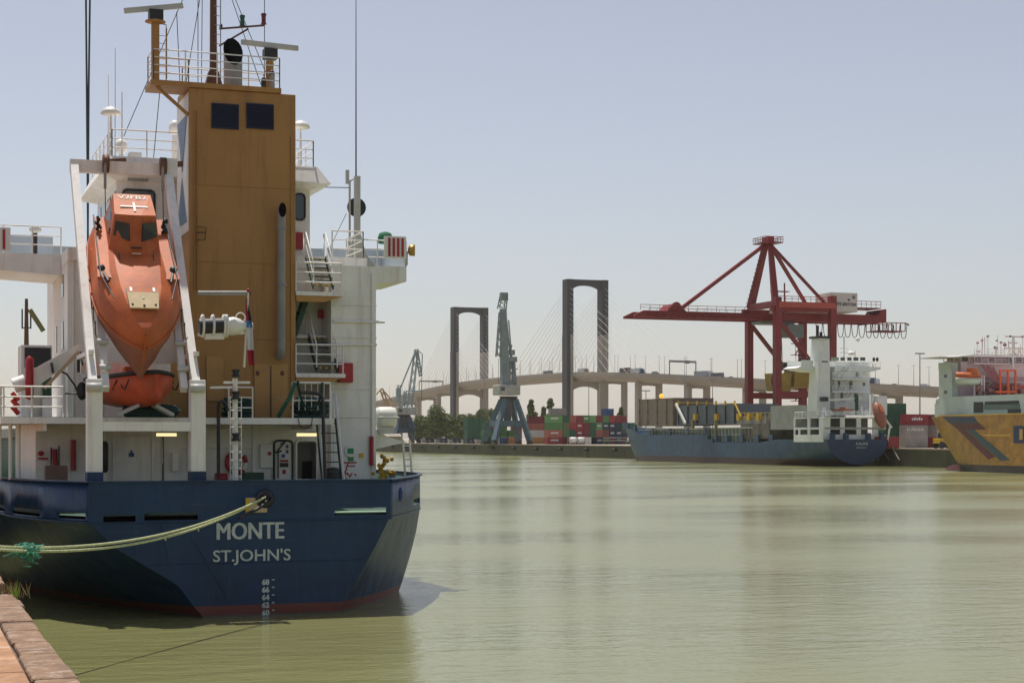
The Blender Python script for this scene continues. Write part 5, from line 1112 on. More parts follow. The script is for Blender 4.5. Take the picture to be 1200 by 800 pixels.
# ---------------------------------------------------------------- level luffing harbour cranes
def luffer(px,Y,mleg,mtop,label,mem,cab,legs_,group='old harbour cranes on the far quay'):
    q0 = D(px,Y,QZ); b = q0.y; t = thing('harbour_crane',q0,label,'crane',group)
    P_ = lambda x,y,off=0: B(x,y,b)+Vector((0,off,0))
    (tx0,tx1,ty),(bx0,bx1,by) = legs_
    wt = abs(P_(tx1,ty).x-P_(tx0,ty).x)/2; wb_ = abs(P_(bx1,by).x-P_(bx0,by).x)/2; ct = (P_(tx0,ty)+P_(tx1,ty))/2; cb2 = (P_(bx0,by)+P_(bx1,by))/2
    cb2.z = QZ+1.2
    for sx in (-1,1):
        for sy in (-1,1):
            MB().bar(cb2+Vector((sx*wb_,sy*wb_*.9,0)),ct+Vector((sx*wt*.8,sy*wt*.8,0)),1.9,1.9,w2=1.5,h2=1.5).build('portal_leg',mleg,t)
            MB().bar(cb2+Vector((sx*wb_,sy*wb_*.9-1.8,-.7)),cb2+Vector((sx*wb_,sy*wb_*.9+1.8,-.7)),1.2,1.).build('wheel_bogie',BLACK,t)
    mid = cb2.lerp(ct,.42); wm = wb_+(wt*.8-wb_)*.42
    rg = MB()
    for (a,c_) in (((-1,-1),(1,-1)),((1,-1),(1,1)),((1,1),(-1,1)),((-1,1),(-1,-1))): rg.bar(mid+Vector((a[0]*wm,a[1]*wm*.95,0)),mid+Vector((c_[0]*wm,c_[1]*wm*.95,0)),1.4,2.2)
    rg.build('portal_ring',mleg,t)
    MB().lathe(cb2.lerp(ct,.45),(0,0,1),[(0,wt*.5),(ct.z-cb2.lerp(ct,.45).z,wt*.75)],12).build('central_column',mat('dark_grey_steel',(.1,.11,.12),.6),t)  # column in plain dark grey steel
    MB().lathe(ct,(0,0,1),[(0,wt*1.15),(1.2,wt*1.3)],20).build('slewing_ring',BLACK,t)
    c0 = P_(cab[0],cab[1]); c1 = P_(cab[2],cab[3]); d_ = abs(c1.x-c0.x)*.45
    cbx = MB().box((c0.x,b-d_,c1.z),(c1.x,b+d_,c0.z)).build('machinery_house',mat('weathered_panel',(.42,.42,.38),.7,var=.15,dirt=.4,vscale=.4),t,.3)
    MB().box((c0.x+.6,b-d_-.05,c0.z-2.2),(c0.x+2.2,b-d_+.2,c0.z-.8)).build('cab_window',GLASS,cbx)
    for (x0,y0,x1,y1,w0,w1,kind) in mem:
        m_ = MB(); a = P_(x0,y0); e_ = P_(x1,y1)
        if kind=='lat':
            n_ = max(3,int((e_-a).length/(w0*1.6))); ax2 = (e_-a).normalized(); sd2 = Vector((ax2.z,0,-ax2.x))
            cs = [sd2*i*.5+Vector((0,j*.5,0)) for i,j in ((-1,-1),(1,-1),(1,1),(-1,1))]
            for c_ in cs: m_.bar(a+c_*w0,e_+c_*w1,.34)
            for i in range(n_):
                for k in range(4): u0 = i/n_; u1 = (i+1)/n_; m_.bar(a.lerp(e_,u0)+cs[k]*(w0+(w1-w0)*u0),a.lerp(e_,u1)+cs[(k+1)%4]*(w0+(w1-w0)*u1),.2)
            m_.build('jib_member',mtop,t)
        elif kind=='solid': m_.bar(a,e_,w0,w0*.8,w2=w1,h2=w1*.8).build('jib_member',mtop,t)
        elif kind=='rope': m_.tube([a,e_],w0,4).build('hoist_rope',WIRE,t)
        elif kind=='box': m_.box(a-Vector((0,1,0)),e_+Vector((0,1,0))).build('counterweight',mtop,t)
    return t
TEAL = mat('teal_crane_paint',(.09,.15,.19),.6,var=.2,dirt=.3); TEAL2 = mat('grey_teal_crane_paint',(.20,.25,.25),.6,var=.15,dirt=.3); CR2 = mat('pale_blue_crane_paint',(.28,.36,.38),.6,var=.15,dirt=.2); SLATE = mat('slate_blue_paint',(.06,.09,.14),.6,var=.2,dirt=.3); SAND = mat('sand_crane_paint',(.42,.27,.13),.6,var=.15)
luffer(595,636,TEAL,TEAL2,'tall grey teal harbour crane with upright jib standing in front of the red containers',
  [(592,451,589.5,362,3.2,2.2,'solid'),(588,362,590.5,346,2.6,2.2,'lat'),(586.5,352,594.5,343,1,1,'box'),(588,366,584,418,1.6,1.6,'lat'),(592.5,366,600,432,.5,.5,'solid'),(596,375,601,432,.4,.4,'solid'),(598.5,451,599.5,420,1.6,1.2,'lat'),(604,451,602,424,1.,1.,'solid'),(594.5,424,605,418,1,1,'box'),(597,416,602.5,410,1,1,'box'),(598,412,600,404,.4,.4,'solid'),(584,420,584,449,.08,.08,'rope'),(586,433,607,432,.35,.35,'solid')],
  (581,451,606,463),((588,604,468),(573,614,517)))
luffer(472,767,SLATE,CR2,'slate blue harbour crane with pale slanting jib seen right of the big ship',
  [(479.5,480,488,410,2.2,1.4,'lat'),(469,455,487,411,.7,.7,'solid'),(488,409,493,441,1.1,1.,'lat'),(488,409,495,415,.4,.4,'solid'),(495,415,494,440,.4,.4,'solid'),(466,472,468,451,1.6,1.,'lat'),(464.5,465,469.5,455,1,1,'box'),(494,442,494,500,.1,.1,'rope'),(473,476,475,458,1,1,'lat'),(476,458,496,458,.5,.5,'solid'),(466,478,479,468,.5,.5,'solid')],
  (463,477,484,486),((466,479,488),(459,487,512)))
luffer(446,850,SAND,SAND,'sand coloured harbour crane mostly hidden behind the right edge of the big ship',
  [(455,478,447,456,1.6,1.4,'lat'),(462,472,447,455,.7,.7,'solid'),(447,455,441,462,.7,.7,'solid')],(448,480,460,487),((449,458,489),(443,465,511)))

# ---------------------------------------------------------------- trees on the far bank
LEAF = [mat('leaves_'+n,c,.7,var=.35,vscale=.6) for n,c in (('dark',(.06,.10,.025)),('olive',(.12,.155,.035)),('light',(.18,.20,.05)))]
BARK = mat('bark',(.12,.09,.06),.9)
def tree(px,Y,h,wd,label,seed,base=0,group='trees on the far bank'):
    rnd = random.Random(seed); q = D(px,Y,QZ); t = thing('tree',q,label,'tree',group)
    tk = MB(); tk.tube([q,q+Vector((.2,0,h*.3)),q+Vector((-.1,.2,h*.7))],[.4,.3,.12],7); 
    cl = []
    for i in range(15):
        z = h*(rnd.uniform(.2,.84) if wd > 8 else rnd.uniform(.4,.92)); a = rnd.uniform(0,6.28); rr = rnd.uniform(.1,.8)*wd/2*(1.2-z/h if wd > 8 else 1.9*(1-z/h)); c = q+Vector((rr*math.cos(a),rr*math.sin(a),z)); cl.append((c,(wd*rnd.uniform(.15,.27) if wd > 8 else wd*.32*(1.15-z/h)+.4)))
        tk.tube([q+Vector((0,0,h*.25)),c],[.16,.04],5)
    cl.append((q+Vector((0,0,h*(.84 if wd > 8 else .93))),wd*.16)); tk.build('trunk',BARK,t)
    mb = MB(); 
    for c,r_ in cl:
        for i in range(260):
            v = Vector((rnd.gauss(0,1),rnd.gauss(0,1),rnd.gauss(0,1))).normalized()*r_*rnd.uniform(.55,1.05); v.z *= .85; p = c+v; s_ = rnd.uniform(.22,.5)
            a1 = Vector((rnd.gauss(0,1),rnd.gauss(0,1),rnd.gauss(0,.6))).normalized(); a2 = a1.cross(Vector((rnd.gauss(0,1),rnd.gauss(0,1),rnd.gauss(0,1)))).normalized()
            mb.add([p-a1*s_,p+a2*s_*.7,p+a1*s_,p-a2*s_*.7],[(0,1,2,3)],mi=rnd.choice((0,0,1,1,2)))
    mb.build('crown',LEAF,t,recalc=False)
for i,a in enumerate(((492,800,13.5,13,'dark bushy tree nearest the slate blue crane, leftmost of the bank trees'),(500,760,12,12,'low bushy tree second from left on the far bank'),(511,745,17,15,'tallest full crowned tree on the far bank'),(522,750,14,12,'round olive tree just left of the far bridge tower'),
    (531,760,11.5,11,'small tree under the left leg of the far bridge tower'),(541,770,13.5,12,'olive tree between the legs of the far bridge tower'),(552,800,14,12,'tree left of the right leg of the far bridge tower'),(563,830,17,14,'broad tree behind the right leg of the far bridge tower'),(575,850,18,14,'tall tree left of the teal crane legs'),(583,840,12,10,'low tree directly behind the teal crane'),
    (622.5,760,20,6.5,'small pointed tree top above the red containers, leftmost'),(637,780,17,6,'smallest tree top above the container stacks'),(645,760,20.5,7,'pointed tree top left of the grey top container'),(728,760,16.5,5,'small tree top right of the container stacks'))): tree(*a[:4],a[4],i+20)
# ---------------------------------------------------------------- containers
CCOL = dict(red=(.30,.03,.035),dred=(.20,.02,.03),salmon=(.38,.11,.08),green=(.07,.20,.06),dgreen=(.02,.10,.05),olive=(.13,.15,.06),navy=(.025,.035,.075),white=(.6,.58,.55),orange=(.55,.27,.10),grey=(.32,.29,.27),blue=(.04,.1,.25),brown=(.23,.08,.05),lgreen=(.14,.30,.10))
CM = {k:mat('container_'+k,v,.6,var=.15,vscale=.4,dirt=.25,dirtcol=tuple(c*.5+.03 for c in v)) for k,v in CCOL.items()}
CP = {}
def cont_proto(col,along,L_=6.06):
    """container mesh pieces centred on its base; long side along X or Y; ribbed walls between corner posts"""
    key = (col,along,L_)
    if key in CP: return CP[key]
    W,H = 2.44,2.59; m = MB(); ii = .05
    n = int(L_/.28)
    for s in (-1,1):   # corrugated long walls
        pts = []
        for i in range(n*2+1):
            x = -L_/2+.1+(L_-.2)*i/(2*n); pts.append((x, s*(W/2-(.02 if (i//2)%2 else .07))))
        lo = [Vector((x,y,.15)) for x,y in pts]; hi = [Vector((x,y,H-.1)) for x,y in pts]; m.add(lo+hi,[(i,i+1,len(pts)+i+1,len(pts)+i) for i in range(len(pts)-1)])
    m.box((-L_/2+.06,-W/2+.1,.1),(L_/2-.06,W/2-.1,H-.02))
    for x in (-1,1):
        for y in (-1,1): m.box((x*(L_/2-.16),y*(W/2-.14),0),(x*L_/2,y*W/2,H))
    for y in (-1,1):
        for z in (0,H-.12): m.box((-L_/2+.16,y*(W/2-.1),z),(L_/2-.16,y*W/2,z+.12))
    for x in (-1,1):
        for z in (0,H-.12): m.box((x*(L_/2-.1),-W/2+.14,z),(x*L_/2,W/2-.14,z+.12))
    dmb = MB(); 
    for y in (-.85,-.35,.35,.85): dmb.tube([(-L_/2-.01,y,.12),(-L_/2-.01,y,H-.12)],.03,5)
    for y in (-.6,.6): dmb.box((-L_/2+.055-.07,y-.55,.15),(-L_/2+.055,y+.55,H-.13))
    if along=='y':
        for q in (m,dmb): q.v = [(-v[1],v[0],v[2]) for v in q.v]
    a = m.build('container_shell',CM[col]); b_ = dmb.build('container_doors',CM[col]); CP[key] = (a.data,b_.data)
    bpy.data.objects.remove(a); bpy.data.objects.remove(b_); return CP[key]
def container(loc,col,along,label,group,L_=6.06,marks=0):
    e_,d_ = cont_proto(col,along,L_); r_ = bpy.data.objects.new('shipping_container',None); COL.objects.link(r_); r_.location = loc; ORG[r_.name] = Vector(loc); tag(r_,label,'container',group)
    for nm,me in (('container_shell',e_),('container_doors',d_)):
        c = bpy.data.objects.new(nm,me); COL.objects.link(c); c.parent = r_; ORG[c.name] = Vector(loc)
    if marks:
        wd = (L_*.5 if along=='x' else 1.5); m_ = MB(); x0 = loc[0]-wd/2; n = 5; y0 = loc[1]-(1.26 if along=='x' else L_/2+.04)
        for i in range(n): m_.box((x0+i*wd/n,y0-.02,loc[2]+1.2),(x0+(i+.72)*wd/n,y0,loc[2]+(1.85 if i%2 else 1.7)))
        m_.build('pale_marking',WHITE2,r_)
    return r_
FB_ = 571.0; GRP = 'containers stacked in the yard behind the far quay'
cn = {'red':'red','dred':'dark red','salmon':'faded red','green':'green','dgreen':'dark green','olive':'olive','navy':'navy blue','white':'white','orange':'orange','grey':'grey','blue':'blue','brown':'brown','lgreen':'light green'}
ordn = ['leftmost','second','third','fourth','fifth','sixth','seventh','eighth','ninth','tenth','eleventh','twelfth','thirteenth','fourteenth','fifteenth']
lvl = ['ground tier','second tier','third tier','fourth tier','top tier']
def row(xs,b,tiers,tag_,z0=QZ):
    for li,t_ in enumerate(tiers):
        k = 0
        for (x,al),c in zip(xs,t_):
            if c:
                mk = c.endswith('*'); c = c.rstrip('*'); nm_ = ordn[k]+(' from left' if k else '')
                container((x,b+(0 if al=='x' else 1.8),z0+li*2.62),c,al,'%s container, %s, %s, %s'%(cn[c],lvl[li],nm_,tag_),GRP,marks=mk)
            k += 1
x0 = A(0,0,1) if False else None
x = B(658,500,FB_).x-6.06; xs = [(x+3.0,'x')]; xx = x+6.2
xs.append((xx+1.25,'y')); xx += 2.6
for i in range(11): xs.append((xx+1.25,'y')); xx += 2.56
row(xs,FB_,[['red*','dred','red',None,None,None,'navy*','olive','dred','navy*',None,None,'grey'],
            ['salmon*','green','dgreen','red*','dred','dgreen','salmon','brown','navy*','navy*','navy','dgreen','red'],
            ['green','olive','red','red*','dred','dgreen','lgreen*','navy*','navy*','navy','green','dgreen',None],
            ['lgreen*','dgreen','salmon','dred','green*','lgreen','dred','green','red','dred',None,None,None]],'front row by near bridge tower')
row([(p_[0]+.4,'y') for p_ in xs[1:12]],FB_+8.5,[['grey']*11 and ['dred','green','navy','dred','dgreen','brown','navy','red','green','navy','dred'],['dgreen','brown','navy','green','red','dgreen','navy','green','dred','navy','brown'],['red','green','brown','dgreen','navy','red','dred','green','dgreen','navy','blue'],['dred','dgreen','red','navy','green','dgreen','navy','dred','green','blue','red'],[None,None,None,None,None,None,None,None,'blue',None,None]],'back row by near bridge tower')
container((B(653,480,FB_+9).x,FB_+9,QZ+4*2.62),'grey','x','single pale grey container on top of all stacks left of the near bridge tower',GRP); container((B(653,480,FB_+9).x,FB_+9,QZ+3*2.62),'dred','x','dark red container directly below the pale grey top container',GRP)
for lv_,c in enumerate(('dred','brown','green')): container((B(653,480,FB_+9).x-.0,FB_+9,QZ+lv_*2.62),c,'x','%s container %s, in the stack under the pale grey top container'%(cn[c],lvl[lv_]),GRP)
# left group behind the teal crane
FL = 606.; xl = B(619,500,FL).x
row([(xl+3,'x'),(xl+7.4,'y'),(xl+10.1,'y'),(xl+12.8,'y')],FL,[['orange','dred','dred','red'],['white','dred','white','dred'],['salmon','brown','white','dred'],['dred','dred','red','white']],'block right of teal crane')
row([(xl-14,'y'),(xl-11,'y'),(xl-8,'y'),(xl-5,'y'),(xl-2,'y')],FL+6,[['dgreen','white','blue','orange','red'],['green','dgreen','green','green','brown'],['dgreen',None,'green',None,'red']],'block between teal crane legs')
FG = 660.; xg = B(547,500,FG).x
row([(xg+1.3+i*2.6,'y') for i in range(4)],FG,[['dgreen']*4,['dgreen']*4,['dgreen']*4,['dgreen','dgreen','dgreen',None]],'green block left of teal crane')
row([(B(571,500,FG).x,'y'),(B(571,500,FG).x+2.6,'y')],FG+3,[['dgreen','dred'],['dgreen','brown'],['blue','brown']],'narrow block behind left teal crane leg')
# stacks between the two ships at right
FR = 336.; xr = B(1035,500,FR+2).x
def rc(px,b,li,c,al,lab,L_=6.06,mk=0): return container((B(px,500,b).x,b+1.22,QZ+li*2.62),c,al,lab,'containers stacked between the two ships at right',L_,mk)
for li,s_ in ((0,'red'),(1,'dgreen'),(2,'dgreen'),(3,'dgreen')): rc(1049,348,li,s_,'x','%s container %s, green stack behind the far ship orange boat'%(cn[s_],lvl[li]))
for li,s_ in ((1,'dgreen'),(2,'dgreen'),(3,'dgreen')): rc(1046,352,li,s_,'x','%s container %s, in the stack hidden behind the green one between the ships'%(cn[s_],lvl[li]))
c_ = rc(1074,338,0,'grey','x','plain grey container on the ground between the two ships',mk=0); c_ = rc(1074,338,1,'grey','x','grey container with pale lettering on its side, second tier between the two ships')
p_ = c_.location; text('H. PERALES',.85,(p_.x-2.5,p_.y-1.26,p_.z+1.35),WLET,c_,bold=.025,width=4.4)
rc(1075,342,2,'red','x','red container on top of the grey ones between the two ships',mk=1)
rc(1098,340,1,'grey','y','grey container right of the lettered one, second tier'); rc(1097,340,0,'red','y','red container on the ground beside the yellow loader',mk=1); rc(1104,345,2,'dred','x','dark red container on top, closest to the bow of the yellow ship')
rc(1040,330,0,'red','x','low red container behind the stern of the far ship'); rc(1110,350,0,'dred','x','dark red container behind the yellow loader'); rc(1110,350,1,'grey','x','grey container above the dark red one behind the yellow loader')
# tank lorry / white tanks
for i,px in enumerate((671,680)):
    c = B(px,516,FB_-4); t = thing('tank_container',(c.x,FB_-4,QZ),('left' if i==0 else 'right')+' of the two white tank containers on the ground in front of the stacks','tank'); MB().lathe((c.x-1.3,FB_-4,QZ+1.5),(1,0,0),[(0,.5),(.2,1.1),(2.5,1.15),(2.7,.5)],12).build('tank',WHITE2,t)
    f_ = MB()
    for xx in (-1.45,1.45):
        for yy in (-1.2,1.2): f_.bar((c.x+xx,FB_-4+yy,QZ),(c.x+xx,FB_-4+yy,QZ+2.6),.14)
        f_.bar((c.x+xx,FB_-5.2,QZ+2.6),(c.x+xx,FB_-2.8,QZ+2.6),.14)
    f_.build('tank_frame',LGREY,t)
container((B(688,516,FB_-4).x,FB_-2,QZ),'white','y','white container standing right of the two white tanks',GRP)
# flatbed trailer
c = B(722,518,FB_-8); t = thing('flatbed_trailer',(c.x,FB_-8,QZ),'dark flatbed trailer parked in front of the navy blue containers','trailer')
MB().box((c.x-5,FB_-9.2,QZ+1.2),(c.x+5,FB_-6.8,QZ+1.6)).build('trailer_bed',STEEL,t); MB().box((c.x-4.6,FB_-9,QZ+2.2),(c.x+4.6,FB_-7,QZ+2.5)).build('load',STEEL,t)
for xx in (-4,-2.8,3.2,4.3): MB().tube([(c.x+xx,FB_-9.2,QZ+.5),(c.x+xx,FB_-8.7,QZ+.5)],.5,10).build('wheel',BLACK,t)
# low blue skips and parked gear at the far left of the quay
for i in range(14):
    px = 493+i*5.3; c = D(px,760-i*6,QZ); t = thing('steel_skip',c,'low %s steel skip on the far quay below the trees, %s'%(('navy blue','grey','navy blue')[i%3],ordn[i]+(' from left' if i else '')),'skip','skips along the far quay')
    w_ = 1.9; h_ = 1.5+.6*((i*7)%3)/2; MB().loft([[c+Vector((x_*w_*.8,y_*1.,.15)) for x_,y_ in ((-1,-1),(1,-1),(1,1),(-1,1))],[c+Vector((x_*w_,y_*1.3,h_)) for x_,y_ in ((-1,-1),(1,-1),(1,1),(-1,1))]]).build('skip_body',CM['navy'] if i%3!=1 else CM['grey'],t); MB().bar(c+Vector((-w_,-1.3,h_)),c+Vector((w_,-1.3,h_)),.18).build('skip_rim',CM['navy'],t)
# dusty mound + low shed behind canister
c = D(452,745,QZ); t = thing('shed',c,'low pale shed on the far quay under the white canister','shed'); MB().box(c+Vector((-6,-3,0)),c+Vector((6,3,3))).build('wall',BC,t); MB().prism([c+Vector((-6.4,-3.4,3)),c+Vector((-6.4,3.4,3)),c+Vector((-6.4,0,4.2))],(12.8,0,0)).build('roof',CONC,t)
# yellow wheel loader
c = A(1107,520,216); c.z = QZ; t = thing('wheel_loader',c,'yellow orange wheel loader parked on the quay beside the bow of the yellow ship','loader')
MB().box(c+Vector((-2.2,-1.2,1.1)),c+Vector((1.,1.2,2.2))).build('body',YEL,t,.1); MB().loft([[c+Vector((x_,y_,2.2)) for x_,y_ in ((-1.2,-.9),(.5,-.9),(.5,.9),(-1.2,.9))],[c+Vector((x_,y_,3.6)) for x_,y_ in ((-1,-.8),(.2,-.8),(.2,.8),(-1,.8))]]).build('cab',GLASS,t); MB().box(c+Vector((-1.2,-.95,3.6)),c+Vector((.4,.95,3.8))).build('cab_roof',WHITE2,t)
for xx in (-1.5,1.6):
    for yy in (-1.2,1.2): MB().tube([c+Vector((xx,yy-.25,.75)),c+Vector((xx,yy+.25,.75))],.75,14).build('wheel',BLACK,t)
MB().bar(c+Vector((.8,0,1.8)),c+Vector((3.4,0,1.4)),.5,.4).build('lift_arm',mat('loader_orange',(.5,.2,.06),.5),t); MB().prism([c+Vector((3.2,-1.3,.3)),c+Vector((4.3,-1.3,.3)),c+Vector((3.6,-1.3,1.9))],(0,2.6,0)).build('bucket',BLACK,t)

# ---------------------------------------------------------------- far container ship
HK = hull_paint('blue_hull_far',(.028,.075,.14),1.55,red=(.06,.028,.024),scum=(.05,.05,.045))
HK2 = hull_paint('navy_stern_shade_far',(.02,.045,.11),-5)  # darker copy of the hull blue: the stern's shade put into the colour
KX0,KX1,KS,KB = 192.,207.4,329.,452.; KC = (KX0+KX1)/2; KH = (KX1-KX0)/2
kal = thing('container_ship',(KC,390,0),'grey blue container ship with white stern house moored under the red crane across the water','ship')
def kz(y): 
    if y > 437: return 8.8+(y-437)*.03
    if y > 430: return 8.0+(y-430)*.11
    return 7.2 if y > 388 else (5.3 if y < 384 and y > 352 else 6.0)
def kst(z):
    q = (6.-z)/5.6; return math.sqrt(max(0.0004,1-min(1,max(0,q))**2))
def kw(y,z,top):
    t_ = max(0,min(1,z/top)); 
    if y > 425: u = (y-425)/(KB-425-4*(1-t_)-3*(1-t_)**2); u = min(1,u); return KH*max(.015,(1-u**(1.9+1.2*t_)))**(.8)
    if y < 356: v = (356-y)/27; return KH*(1-(1-kst(z))*v**1.2)
    return KH
ys = [329,331,334,338,343,348,351.9,352,360,372,383.9,384,388,388.1,400,415,425,430,434,437.1,440,443,446,448.5,450.5,451.7,452.3]
for s in (-1,1):
    rg = []
    for y in ys:
        top = kz(y); rg.append([Vector((KC+s*kw(y,z,8.),y+(0 if y<440 else -4.6*(1-max(0,z)/8)*(y-440)/12),max(z,(0 if y>=352 else -1.5+(352-y)*.04)-1.2 if z<0 else z))) for z in (-1.2,0,.5,.8,1.2,2.4,3.6,4.8,top)])
    m_ = MB(); m_.loft(rg,closed=False,smooth=False); o = m_.build('hull',HK,kal); 
    for p_ in o.data.polygons: p_.use_smooth = True
# transom: half disc shape closing the stern
tr = [Vector((KC-KH*kst(z),328.98,z)) for z in (0.5,.8,1.2,2.4,3.6,6.0)]; tl = [Vector((2*KC-p_.x,p_.y,p_.z)) for p_ in reversed(tr)]
MB().add(tr+tl,[tuple(range(12))]).build('transom',HK2,kal); MB().add([p_+Vector((0,.1,0)) for p_ in tr+tl],[tuple(range(12))]).build('transom_inside',HK2,kal)
text('KALINI',.85,(KC-.6,328.93,4.75),LET,kal,bold=.01,width=3.0); text('LIMASSOL',.5,(KC-.5,328.93,4.0),LET,kal,bold=.0,width=2.7)
m_ = MB(); m_.box((KX0+.1,334,5.2),(KX1-.1,446,5.25)); m_.build('deck',DARKG,kal)
MB().box((KX0+2,437,8.0),(KX1-2,447,8.1)).build('forecastle_deck',STEEL,kal)
def kA(px,py,a=KX0): return A(px,py,a)
KG = mat('grey_green_coaming',(.20,.22,.19),.65,var=.15,vscale=.2,dirt=.4,dirtcol=(.13,.12,.09),streak=.3,streakcol=(.3,.28,.22))
MB().box((KX0+1.6,366,5.25),(KX1-1.4,428,8.9)).build('hatch_coaming',KG,kal)
rb_ = MB(); y = 367.
while y < 427: rb_.box((KX0+1.2,y,5.3),(KX0+1.58,y+.3,8.6)); y += 1.9
rb_.box((KX0+1.1,366,8.6),(KX0+1.6,428,8.95)); rb_.box((KX0+1.1,372,7.0),(KX0+1.25,412,7.2)); rb_.build('coaming_stays',mat('pale_green_grey',(.36,.40,.34),.6),kal)
rail([(KX0+.1,388.5,7.2),(KX0+.1,430,8)],1.2,2,2,.07,.07).build('side_railing',STEEL,kal)
for y in (389,399,410,421,433,440,446): MB().box((KX0+.0 if y<430 else KC-kw(y,8,8),y,kz(y)-.2),(KX0+.5 if y<430 else KC-kw(y,8,8)+.5,y+1.2,kz(y)+1.7)).build('bulwark_stanchion',HK,kal)
for y in (354,361,369,377,383): MB().box((KX0,y,5.2),(KX0+.4,y+2,7.1)).build('bulwark_stanchion',HK,kal)
# hatch panels: brown stack forward, grey blue covers midships, grey block aft
BRN = mat('brown_hatch_panel',(.20,.155,.12),.7,var=.15,vscale=.3,dirt=.4,dirtcol=(.12,.07,.04)); BGR = mat('blue_grey_cover',(.10,.12,.145),.6,var=.1,vscale=.4,dirt=.2); GRB = mat('worn_grey_and_shade',(.30,.31,.28),.7,var=.12,vscale=.3,dirt=.5,dirtcol=(.15,.15,.13))
def kbox(px0,px1,yt,yb_,m,name,x0=KX0+1.8,x1=KX1-2):
    p_ = A(px0,yt,x0); q_ = A(px1,yb_,x0); zt = (p_.z+A(px1,yt,x0).z)/2; return MB().box((x0,q_.y,q_.z),(x1,p_.y,zt)).build(name,m,kal)
o = kbox(749,790,467,498.5,BRN,'hatch_panel_stack'); g_ = MB()
for px in (749.5,759,770,781,789): 
    for py in (469,483,496): p_ = A(px,py,KX0+1.75); g_.box(p_-Vector((.1,.35,.35)),p_+Vector((.05,.35,.35)))
    p_ = A(px,468,KX0+1.76); q_ = A(px,498,KX0+1.76); g_.bar(p_,q_,.12,.12)
g_.build('lashing_sockets',MASTB,o)
o = kbox(793,863,474,497,BGR,'hatch_cover'); g_ = MB(); yl = MB()
for i in range(7): 
    p_ = A(795+i*11,474,KX0+1.7); q_ = A(795+i*11,496,KX0+1.7); g_.bar(p_,q_,.3,.3); yl.bar(A(795+i*11,475,KX0+1.5),A(795+i*11,469.5,KX0+1.5),.35,.35)
g_.build('cover_gap',BLACK,o); yl.bar(A(793,471.5,KX0+1.5),A(862,472.5,KX0+1.5),.14); yl.build('walkway_posts',YEL,o)
MB().bar(A(792,473,KX0+1.2),A(803,496,KX0+1.2),.5,.6).build('cover_arm',WHITE2,kal); MB().bar(A(861,472,KX0+1.2),A(868,488,KX0+1.2),.3,.3).build('cover_arm',YEL,kal)
o = kbox(840,898,487,497,STEEL,'folded_cover',KX0+1.9); 
for px in (815,840,866,878,889): p_ = A(px,488,KX0+1.4); MB().box(p_-Vector((.4,.7,.9)),p_+Vector((.4,.7,.7))).build('hatch_winch',YEL,kal)
yl = MB(); 
for i in range(8): p_ = A(868+i*4.8,483,KX0+1.4); yl.bar(p_,p_-Vector((0,0,1.6)),.16)
yl.bar(A(866,483.5,KX0+1.4),A(903,483.5,KX0+1.4),.12); yl.build('walkway_posts',YEL,kal)
for px in (812,839): MB().bar(A(px,492,KX0+1.),A(px,516,KX0+1.),.7,.5).build('frame_post',mat('dull_yellow_post',(.3,.26,.1),.7),kal)
kbox(903,931,475,503,GRB,'grey_hatch_block',KX0+1.,KX1-1)
kbox(868,902,496,514,mat('rusty_hold_gear',(.16,.14,.11),.8,var=.4,vscale=.6),'deck_machinery',KX0+1.2,KX1-3)
# stern house
KW = mat('far_ship_white',(.74,.77,.74),.55,var=.06,dirt=.12,streak=.2,streakcol=(.35,.3,.24))
def KBx(px0,px1,yt,yb_,b0,b1,name,m,parent=kal): p_ = B(px0,yt,b0); q_ = B(px1,yb_,b0); return MB().box((p_.x,b0,q_.z),(q_.x,b1,p_.z)).build(name,m,parent)
SB = 330.5
# two open gallery decks: frame with openings, dark inside
zg0 = 6.0; zg1 = B(0,486,SB).z+.1; 
opn = [B(x,0,SB).x for x in (971,987,988.5,1004,1008,1023,1026,1037)]
hol = []
z_a0,z_a1,z_b0,z_b1 = (B(1000,509,SB).z,B(1000,503,SB).z,B(1000,500.5,SB).z,B(1000,489,SB).z)
for x0_,x1_ in ((973,985),(990,1004),(1009,1023)):
    for z0_,z1_ in ((z_a0,z_a1),(z_b0,z_b1)): hol.append((B(x0_,0,SB).x,B(x1_,0,SB).x,z0_,z1_))
hol.append((B(1029,0,SB).x,B(1038,0,SB).x,z_a0,z_a1))
o = holes_panel(KX0+.05,KX1-.05,zg0-.1,zg1,hol,lambda u,v: Vector((u,SB,v))).build('gallery_front',KW,kal); solid(o,.3,-1)
hol = [(332.2,336.3,z_a0,z_a1),(337.3,340.7,z_a0,z_a1),(341.4,343,z_a0,z_a1),(332.2,336.3,z_b0,z_b1),(337.3,343,z_b0,z_b1)]
o = holes_panel(SB,343.5,zg0-.6,zg1,hol,lambda u,v: Vector((KX0+.05,u,v))).build('gallery_side',KW,kal); solid(o,.3,1)
MB().box((KX0,SB-.3,zg1),(KX1,343.6,zg1+.25)).build('boat_deck',KW,kal); MB().box((KX0+.2,SB,(z_a1+z_b0)/2-.1),(KX1-.2,343.4,(z_a1+z_b0)/2+.1)).build('gallery_deck',KW,kal)
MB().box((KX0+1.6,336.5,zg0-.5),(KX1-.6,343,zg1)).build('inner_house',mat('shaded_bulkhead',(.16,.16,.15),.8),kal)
rail([(KX0+.1,343.5,zg1+.25),(KX0+.1,SB,zg1+.25),(KX1-.1,SB,zg1+.25)],1.2,3,1.6,.06,.06).build('boat_deck_railing',KW,kal)
TB = 337.
zt_ = B(0,424,TB).z
kt = KBx(978,1019,424,486,TB,348,'accommodation_tower',KW)
